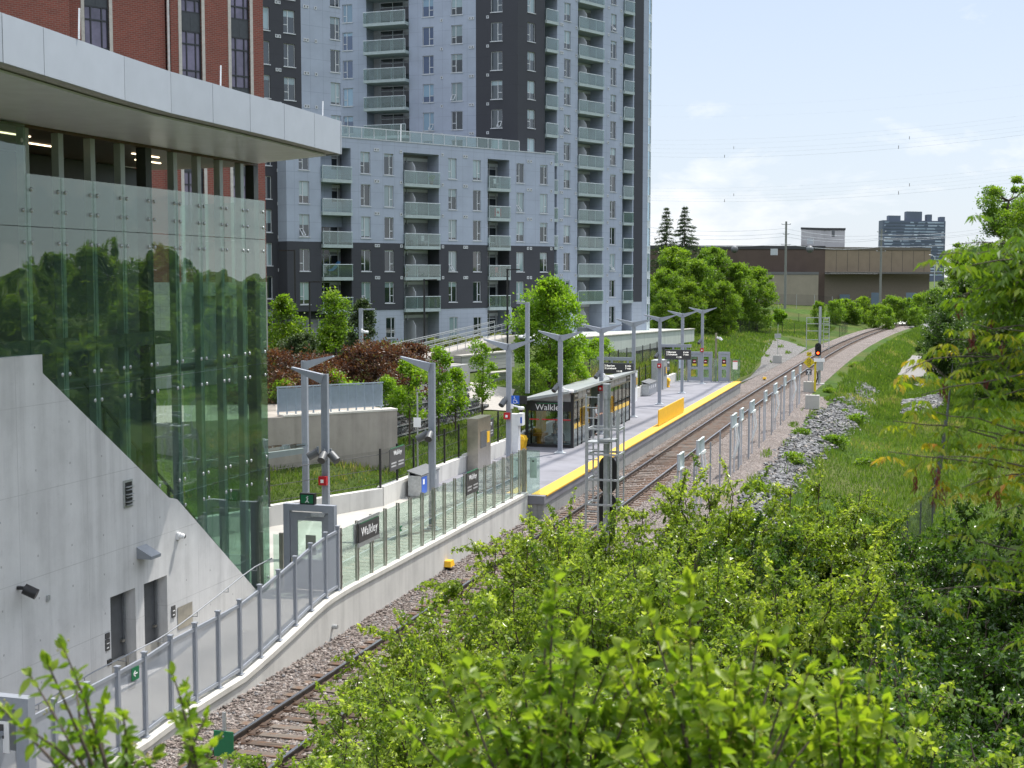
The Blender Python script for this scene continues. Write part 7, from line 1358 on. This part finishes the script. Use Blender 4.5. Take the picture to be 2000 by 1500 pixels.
# blurred shoots right in front of the camera
def shoot(name, label, loc, tips, size, mat, seed, n=30, cat='shrub', r=.006, flowers=0, group=None, dens=2.1):
    """upright shoots from loc to the given tips, leaves set along them"""
    global rng
    keep = rng; rng = np.random.default_rng(seed); m = MB(); P, D, T, FP = [], [], [], []; b = np.array(loc)
    if dens > 2: tips = [(tuple(np.array(t_)+rng.normal(0, .03, 3)), n_) for t_, n_ in tips]+[(tuple(np.array(t_)+np.array([rng.normal(0, .16), rng.normal(0, .16), -abs(rng.normal(.12, .10))])), int(n_*.6)) for t_, n_ in tips for _ in range(2)]
    for tp, nl in tips:
        tp = np.array(tp); md = b+(tp-b)*.55+rng.normal(0, .04, 3)+np.array([0, 0, .06]); pts = [tuple((1-t)**2*b+2*t*(1-t)*md+t*t*tp) for t in np.linspace(0, 1, 8)]; m.path(pts, r*1.6, 6, r*.4)
        pa = np.array(pts); t = np.concatenate([rng.uniform(.35, 1, int(nl*dens)), [1, 1, .985]]); u = t*6.999; k = u.astype(int); q = pa[k]+(pa[k+1]-pa[k])*(u-k)[:, None]; ax = unit(pa[k+1]-pa[k])
        dd = ax*.55+rng.normal(size=q.shape)*.75; dd[-3:] = ax[-3:]*1.2+rng.normal(size=(3, 3))*.3; P.append(q); D.append(dd); T.append(np.clip(.30+.55*(t-.35)/.65+rng.normal(0, .13, len(t)), 0, 1)); FP += [q[i] for i in rng.choice(len(q), min(flowers, len(q)), replace=False)] if flowers else []
    P = np.concatenate(P); N = len(P); L = rng.uniform(.7, 1.25, N)*size; D = unit(np.concatenate(D)); S = unit(np.cross(D, rng.normal(size=(N, 3))+np.array([0, 0, 1.3]))); Nn = np.cross(S, D); Lc = L[:, None]; V = [P]
    for t_, w_, dr in ((.12, .09, .0), (.35, .235, .03), (.62, .205, .0), (.85, .09, -.08)):
        c = P+D*Lc*t_-np.array([0, 0, 1])*Lc*t_*t_*.18; V += [c+S*Lc*w_+Nn*Lc*.09, c+Nn*Lc*-.02, c-S*Lc*w_+Nn*Lc*.09]
    V.append(P+D*Lc-np.array([0, 0, 1])*Lc*.2); V = np.stack(V, 1); fc = [(0, 1, 2), (0, 2, 3)]
    for k in range(3): a = 1+3*k; fc += [(a, a+3, a+4), (a, a+4, a+1), (a+1, a+4, a+5), (a+1, a+5, a+2)]
    fc += [(10, 13, 11), (11, 13, 12)]; fc = np.array(fc); Fi = (fc[None]+(np.arange(N)*14)[:, None, None]).reshape(-1, 3); TT = np.repeat(np.concatenate(T), len(fc)); rng = keep
    t = thing(name, label, cat, loc, 0, group); M = MW[t.name].inverted(); V = V.reshape(-1, 3)-b; put('foliage', np_mesh('foliage', V, Fi, mat, tint=TT, smooth=True), t)
    if FP:
        f = m; f.mi = 1; f.sm = True
        for q in FP:
            for _ in range(7): f.ball(tuple(np.array(q)+np.random.default_rng(int(abs(q[0])*1e5)+_).normal(0, .013, 3)), .0042, 4)
    put('stems', m.mesh('stems', [TWIG, BUD], M), t); return t
BUD = plain('bud_yellow', (.30, .27, .04), .7)
L_NEAR = leafmat('near_leaf', [(0, (.06, .12, .012)), (.5, (.135, .225, .018)), (1, (.27, .34, .035))], .5, .4, .35)
tp = lambda d, *pp: [(tuple(PD(x, y, d+dd)), n) for x, y, dd, n in pp]
shoot('young_shrub', 'blurred leafy shoots of a young shrub in the lower left corner', tuple(PD(240, 1640, 4.6)), tp(4.6, (125, 1268, 0, 26), (60, 1320, .3, 20), (95, 1300, -.2, 22), (205, 1370, .2, 24), (5, 1385, .1, 16), (150, 1330, .5, 24), (240, 1400, -.3, 26), (40, 1420, -.2, 16), (180, 1440, 0, 22), (260, 1450, .3, 20), (300, 1480, 0, 14), (100, 1460, .2, 18)), .058, L_NEAR, 201, flowers=1, dens=1.15, group='shoots before the camera')
shoot('young_shrub', 'blurred shoot with broad leaves beside the small green plate', tuple(PD(385, 1640, 4.7)), tp(4.7, (338, 1318, 0, 20), (362, 1350, .15, 22), (402, 1400, -.1, 22), (345, 1400, .2, 18), (420, 1450, .1, 16), (370, 1440, -.2, 18)), .054, L_NEAR, 202, dens=1.1, group='shoots before the camera')
shoot('young_shrub', 'blurred shoots with yellowish buds at the bottom centre', tuple(PD(1080, 1760, 5.2)), tp(5.2, (1095, 1145, 0, 34), (1050, 1200, .3, 30), (1120, 1230, -.3, 30), (920, 1270, .3, 26), (1010, 1300, 0, 30), (1180, 1330, .2, 28), (890, 1330, -.2, 22), (960, 1370, -.2, 28), (1240, 1390, .1, 26), (840, 1420, .3, 18), (1060, 1400, -.4, 30), (1140, 1420, .1, 28)), .074, L_NEAR, 203, flowers=3, group='shoots before the camera')
shoot('young_shrub', 'blurred shoots with yellowish buds at the bottom, right of centre', tuple(PD(1400, 1760, 5.0)), tp(5.0, (1330, 1170, 0, 34), (1300, 1240, .3, 30), (1390, 1260, -.2, 30), (1260, 1300, .2, 26), (1440, 1330, .1, 28), (1340, 1350, -.3, 30), (1480, 1255, .4, 26), (1500, 1390, 0, 28), (1270, 1400, 0, 26), (1560, 1330, .3, 28), (1420, 1420, -.2, 30), (1540, 1240, .6, 22)), .074, L_NEAR, 204, flowers=3, group='shoots before the camera')
shoot('young_shrub', 'blurred shoots near the bottom right, before the shaded thicket', tuple(PD(1660, 1760, 5.4)), tp(5.4, (1640, 1300, 0, 30), (1690, 1340, .3, 28), (1720, 1380, -.2, 26), (1600, 1370, .2, 26), (1750, 1440, 0, 22), (1660, 1410, -.3, 28), (1580, 1440, .1, 24)), .074, L_NEAR, 205, flowers=2, group='shoots before the camera')

# box elder leaning in from the right: drooping clusters of leaflets, orange tips, red seed clusters
def elder():
    global rng
    keep = rng; rng = np.random.default_rng(301); base = PD(2330, 1500, 8.6); m = MB(); P, D, L, T, SP = [], [], [], [], []
    t = thing('box_elder', 'tree with orange tipped leaves and red seed clusters reaching in from the right', 'tree', (base.x, base.y, base.z-2.5)); b0 = np.array(base)
    m.path([tuple(b0-np.array([0, 0, 2.6])), tuple(b0), tuple(PD(2320, 900, 8.7)), tuple(PD(2300, 300, 8.9))], .12, 8, .06)
    forks = [PD(2320, 1250, 8.6), PD(2320, 1000, 8.7), PD(2310, 760, 8.7), PD(2310, 560, 8.8)]
    # (tip x, tip y, depth, fork, colour bias, clusters)
    br = [(1735, 890, 8.2, 1, .78, 9), (1745, 830, 8.4, 1, .55, 8), (1790, 800, 8.3, 1, .5, 8), (1770, 730, 8.5, 2, .62, 9), (1795, 700, 8.8, 2, .72, 8), (1800, 780, 8.2, 2, .45, 8), (1850, 670, 8.6, 2, .7, 9), (1900, 640, 8.4, 2, .6, 9), (1960, 650, 8.2, 2, .55, 8), (1830, 505, 8.6, 3, .30, 12), (1870, 485, 8.8, 3, .28, 11), (1900, 525, 8.4, 3, .25, 12), (1930, 575, 8.4, 3, .28, 12), (1960, 525, 8.8, 3, .25, 11), (1985, 560, 8.3, 3, .3, 11), (1880, 585, 8.9, 3, .25, 10), (1940, 600, 8.7, 3, .3, 10), (1830, 900, 8.0, 1, .6, 9), (1880, 960, 8.1, 1, .62, 10), (1930, 880, 8.2, 1, .6, 9), (1960, 780, 8.4, 2, .5, 10), (1900, 790, 8.7, 2, .5, 9), (1850, 840, 8.5, 1, .5, 8), (1980, 940, 8.0, 1, .6, 10), (1950, 1010, 8.3, 1, .55, 9), (1840, 1050, 8.2, 0, .5, 7), (1820, 1160, 8.4, 0, .5, 6), (1900, 1100, 8.0, 0, .5, 7), (1990, 700, 8.6, 2, .45, 10), (1990, 850, 8.2, 1, .55, 10), (1880, 720, 8.5, 2, .5, 9), (1990, 1120, 8.2, 0, .45, 7), (2000, 1250, 8.3, 0, .4, 6)]
    for x, y, d, f, bias, nc in br:
        a = np.array(forks[f]); e = np.array(PD(x, y-8, d)); md = a+(e-a)*.55+np.array([0, 0, .18])+rng.normal(0, .05, 3); pts = [(1-s)**2*a+2*s*(1-s)*md+s*s*e for s in np.linspace(0, 1, 10)]
        for i in range(1, 9): pts[i] = pts[i]+rng.normal(0, .012, 3)
        m.path([tuple(q) for q in pts], .011, 5, .0025)
        for c in range(int(nc*(2.6 if y < 640 else 1.6))):
            s = 1.0 if c == 0 else rng.uniform(.42, .98); k = min(8, int(s*9)); q = pts[k]+(pts[k+1]-pts[k])*(s*9-k if s < 1 else 1); off = rng.normal(0, .085, 3) if c else np.zeros(3); q2 = q+off+np.array([0, 0, -.02]); m.tube(tuple(q), tuple(q2), .0015, 3, caps=False)
            cb = np.clip(bias-.10+rng.normal(0, .12)+(.16 if c == 0 else 0), 0, 1); az0 = rng.random()*6.28
            for leaf in range(2 if c else 3):
                a0 = az0+leaf*2.2; ax = np.array([math.cos(a0), math.sin(a0), -.35])
                rac = q2+ax*.03
                for j in range(5):
                    aa = a0+(j-2)*.55; dv = np.array([math.cos(aa), math.sin(aa), -.55-.25*rng.random()]); P.append(rac+ax*.025*(2-abs(j-2))); D.append(dv); L.append(rng.uniform(.05, .085)*(1.0 if bias < .4 else .85)); T.append(np.clip(cb+rng.normal(0, .10), 0, 1))
            if rng.random() < (.10 if bias > .42 else .02): SP.append(q2)
    P = np.array(P); D = unit(np.array(D)); L = np.array(L); V, Fc, TT = leaves(P, D, L, .42, .10, np.array(T), .22); rng = keep; M = MW[t.name].inverted(); o = np.array(t.location)
    put('branches', m.mesh('branches', BARK, M), t); put('foliage', np_mesh('foliage', V-o, Fc, L_ELDER, tint=TT), t)
    for i, q in enumerate(SP[:22]):
        s = MB(); g = np.random.default_rng(400+i)
        for k in range(16): a = q-o+np.array([g.normal(0, .010), g.normal(0, .010), -.035-.006*k]); e = a+np.array([g.normal(0, .012), g.normal(0, .012), -.042]); s.tube(tuple(a), tuple(e), .0035, 4, .0012)
        s.tube(tuple(q-o), tuple(q-o+np.array([0, 0, -.05])), .0015, 3); put('seed_cluster', s.mesh('seed_cluster', SEEDM), t)
SEEDM = leafmat('seed_red', [(0, (.20, .03, .035)), (1, (.26, .05, .05))], .3, tcol=(1.3, .8, .8)); elder()

# ------------------------------------------------------------------ people
SKIN = plain('skin', (.42, .25, .18), .55); HAIR = plain('dark_hair', (.012, .010, .009), .5); SHIRT = plain('white_shirt', (.72, .73, .75), .8); TROU = plain('black_trousers', (.012, .012, .014), .8); GREYC = plain('grey_clothes', (.10, .105, .12), .85)
def skin_mesh(name, J, E, mat, M, root=0):
    me = bpy.data.meshes.new(name); me.from_pydata([j[0] for j in J], E, []); o = bpy.data.objects.new(name, me); COL.objects.link(o); sk = o.modifiers.new('s', 'SKIN'); o.modifiers.new('u', 'SUBSURF').levels = 2
    for v, j in zip(me.skin_vertices[0].data, J): v.radius = j[1] if hasattr(j[1], '__len__') else (j[1], j[1])
    me.skin_vertices[0].data[root].use_root = True; dg = bpy.context.evaluated_depsgraph_get(); dg.update(); r = bpy.data.meshes.new_from_object(o.evaluated_get(dg)); bpy.data.objects.remove(o); r.transform(M); r.materials.clear(); r.materials.append(mat); r.name = name
    for p in r.polygons: p.use_smooth = True
    return r
def person(label, loc, rz, seated=False, top=SHIRT, bottom=TROU):
    t = thing('person', label, 'person', loc, rz); I = Matrix()
    # x right, y forwards, z up; joints of the body as one continuous figure
    if not seated: hip, kn, an, ft = .90, [(s*.10, .02, .50) for s in (1, -1)], [(s*.10, -.03, .08) for s in (1, -1)], [(s*.11, .15, .035) for s in (1, -1)]
    else: hip, kn, an, ft = .52, [(s*.12, .42, .52) for s in (1, -1)], [(s*.12, .44, .09) for s in (1, -1)], [(s*.12, .60, .04) for s in (1, -1)]
    sh_ = hip+.50; J = [((0, 0, hip), (.15, .11)), ((0, .0, hip+.22), (.135, .10)), ((0, .01, sh_-.06), (.155, .105)), ((0, .03, sh_+.07), .055), ((0, .06, sh_+.14), .06), ((0, .075, sh_+.22), (.078, .092)), ((0, .07, sh_+.30), (.07, .085))]; E = [(0, 1), (1, 2), (2, 3), (3, 4), (4, 5), (5, 6)]
    arms = {1: [(.19, .0, sh_-.02), (.235, .05, sh_-.29), (.10, .30, sh_-.22)], -1: [(-.19, .0, sh_-.02), (-.235, .04, sh_-.29), (-.07, .29, sh_-.20)]}
    ai = {}
    for s in (1, -1):
        p = 2
        for k, q in enumerate(arms[s]): J.append((q, (.058, .046, .034)[k])); E.append((p, len(J)-1)); p = len(J)-1
        ai[s] = p; w = Vector(arms[s][2])
        J.append((tuple(w+Vector((-s*.015, .05, .02))), (.018, .036))); E.append((p, len(J)-1)); pl_ = len(J)-1
        for f in range(4): o_ = Vector((-s*(.03-.02*f)*.8, 0, .028-.018*f)); a_ = w+Vector((-s*.02, .085, .02))+o_; J.append((tuple(a_), .009)); E.append((pl_, len(J)-1)); J.append((tuple(a_+Vector((-s*.03, .02-.004*f, .008))), .0075)); E.append((len(J)-2, len(J)-1))
        J.append((tuple(w+Vector((-s*.02, .03, .06))), .010)); E.append((p, len(J)-1)); J.append((tuple(w+Vector((-s*.035, .055, .075))), .008)); E.append((len(J)-2, len(J)-1))
    for i, s in enumerate((1, -1)):
        J.append(((s*.09, 0, hip-.06), .095)); E.append((0, len(J)-1)); J.append((kn[i], .06)); E.append((len(J)-2, len(J)-1)); J.append((an[i], .042)); E.append((len(J)-2, len(J)-1)); J.append((ft[i], (.04, .03))); E.append((len(J)-2, len(J)-1))
    put('body', skin_mesh('body', J, E, SKIN, I), t)
    hd = sh_+.235; h = MB().ball((0, .055, hd+.035), .108, 12, (.84, 1.0, .92)); h.v = [(x, y-(.03 if z < hd+.02 and y > .06 else 0), max(z, hd-.06+max(0, y-.02)*1.1)) for x, y, z in h.v]; h.obj('hair', HAIR, t, False)
    MB().ball((0, .165, hd-.02), .017, 6, (.8, 1.2, 1.3)).obj('nose', SKIN, t, False); MB().ball((.033, .158, hd+.012), .010, 6).ball((-.033, .158, hd+.012), .010, 6).obj('eyes', HAIR, t, False); MB().box(-.025, .025, .150, .163, hd-.062, hd-.054).obj('mouth', plain('lips', (.28, .10, .09), .5), t, False); MB().ball((.083, .07, hd), .022, 6, (.4, .8, 1.3)).ball((-.083, .07, hd), .022, 6, (.4, .8, 1.3)).obj('ears', SKIN, t, False)
    JS = [((0, 0, hip-.02), (.162, .122)), ((0, 0, hip+.22), (.148, .113)), ((0, .01, sh_-.05), (.166, .118)), ((0, .025, sh_+.045), .062)]; ES = [(0, 1), (1, 2), (2, 3)]
    for s in (1, -1): a = Vector(arms[s][0]); b = Vector(arms[s][1]); JS.append((tuple(a), .07)); ES.append((2, len(JS)-1)); JS.append((tuple(a+(b-a)*.7), .062)); ES.append((len(JS)-2, len(JS)-1))
    put('shirt', skin_mesh('shirt', JS, ES, top, I), t)
    JT = [((0, 0, hip), (.157, .118))]; ET = []
    for i, s in enumerate((1, -1)): JT.append(((s*.09, 0, hip-.06), .105)); ET.append((0, len(JT)-1)); JT.append((kn[i], .074)); ET.append((len(JT)-2, len(JT)-1)); JT.append((an[i], .062)); ET.append((len(JT)-2, len(JT)-1))
    put('trousers', skin_mesh('trousers', JT, ET, bottom, I), t)
    for i in range(2): f = Vector(ft[i]); MB().ball((f.x, f.y-.06, .045), .06, 8, (.8, 2.1, .75)).obj('shoe', BLK, t, False)
    return t, sh_
pr, sh0 = person('person in white shirt and black trousers looking at a phone between both shelter halves', (-16.9, 73.3, PZT), rad(-75))
ph_ = thing('phone', 'dark phone in the hands of the person standing at the shelter', 'phone', (-16.9, 73.3, PZT+sh0-.14), rad(-75)); put('casing', MB().box(-.045, .045, .385, .395, -.05, .10).mesh('casing', BLK), ph_)
person('person with dark hair and grey clothes sitting inside the shelter end', (-18.05, 69.0, PZT), rad(-60), True, GREYC, GREYC)
stl = thing('shelter_seat', 'plain grey seat under the sitting person inside the shelter', 'seat', (-18.05, 69.0, PZT)); MB().box(-18.3, -17.8, 68.75, 69.2, PZT+.34, PZT+.40).box(-18.1, -18.0, 68.9, 69.05, PZT, PZT+.34).obj('seat', STEEL, stl)
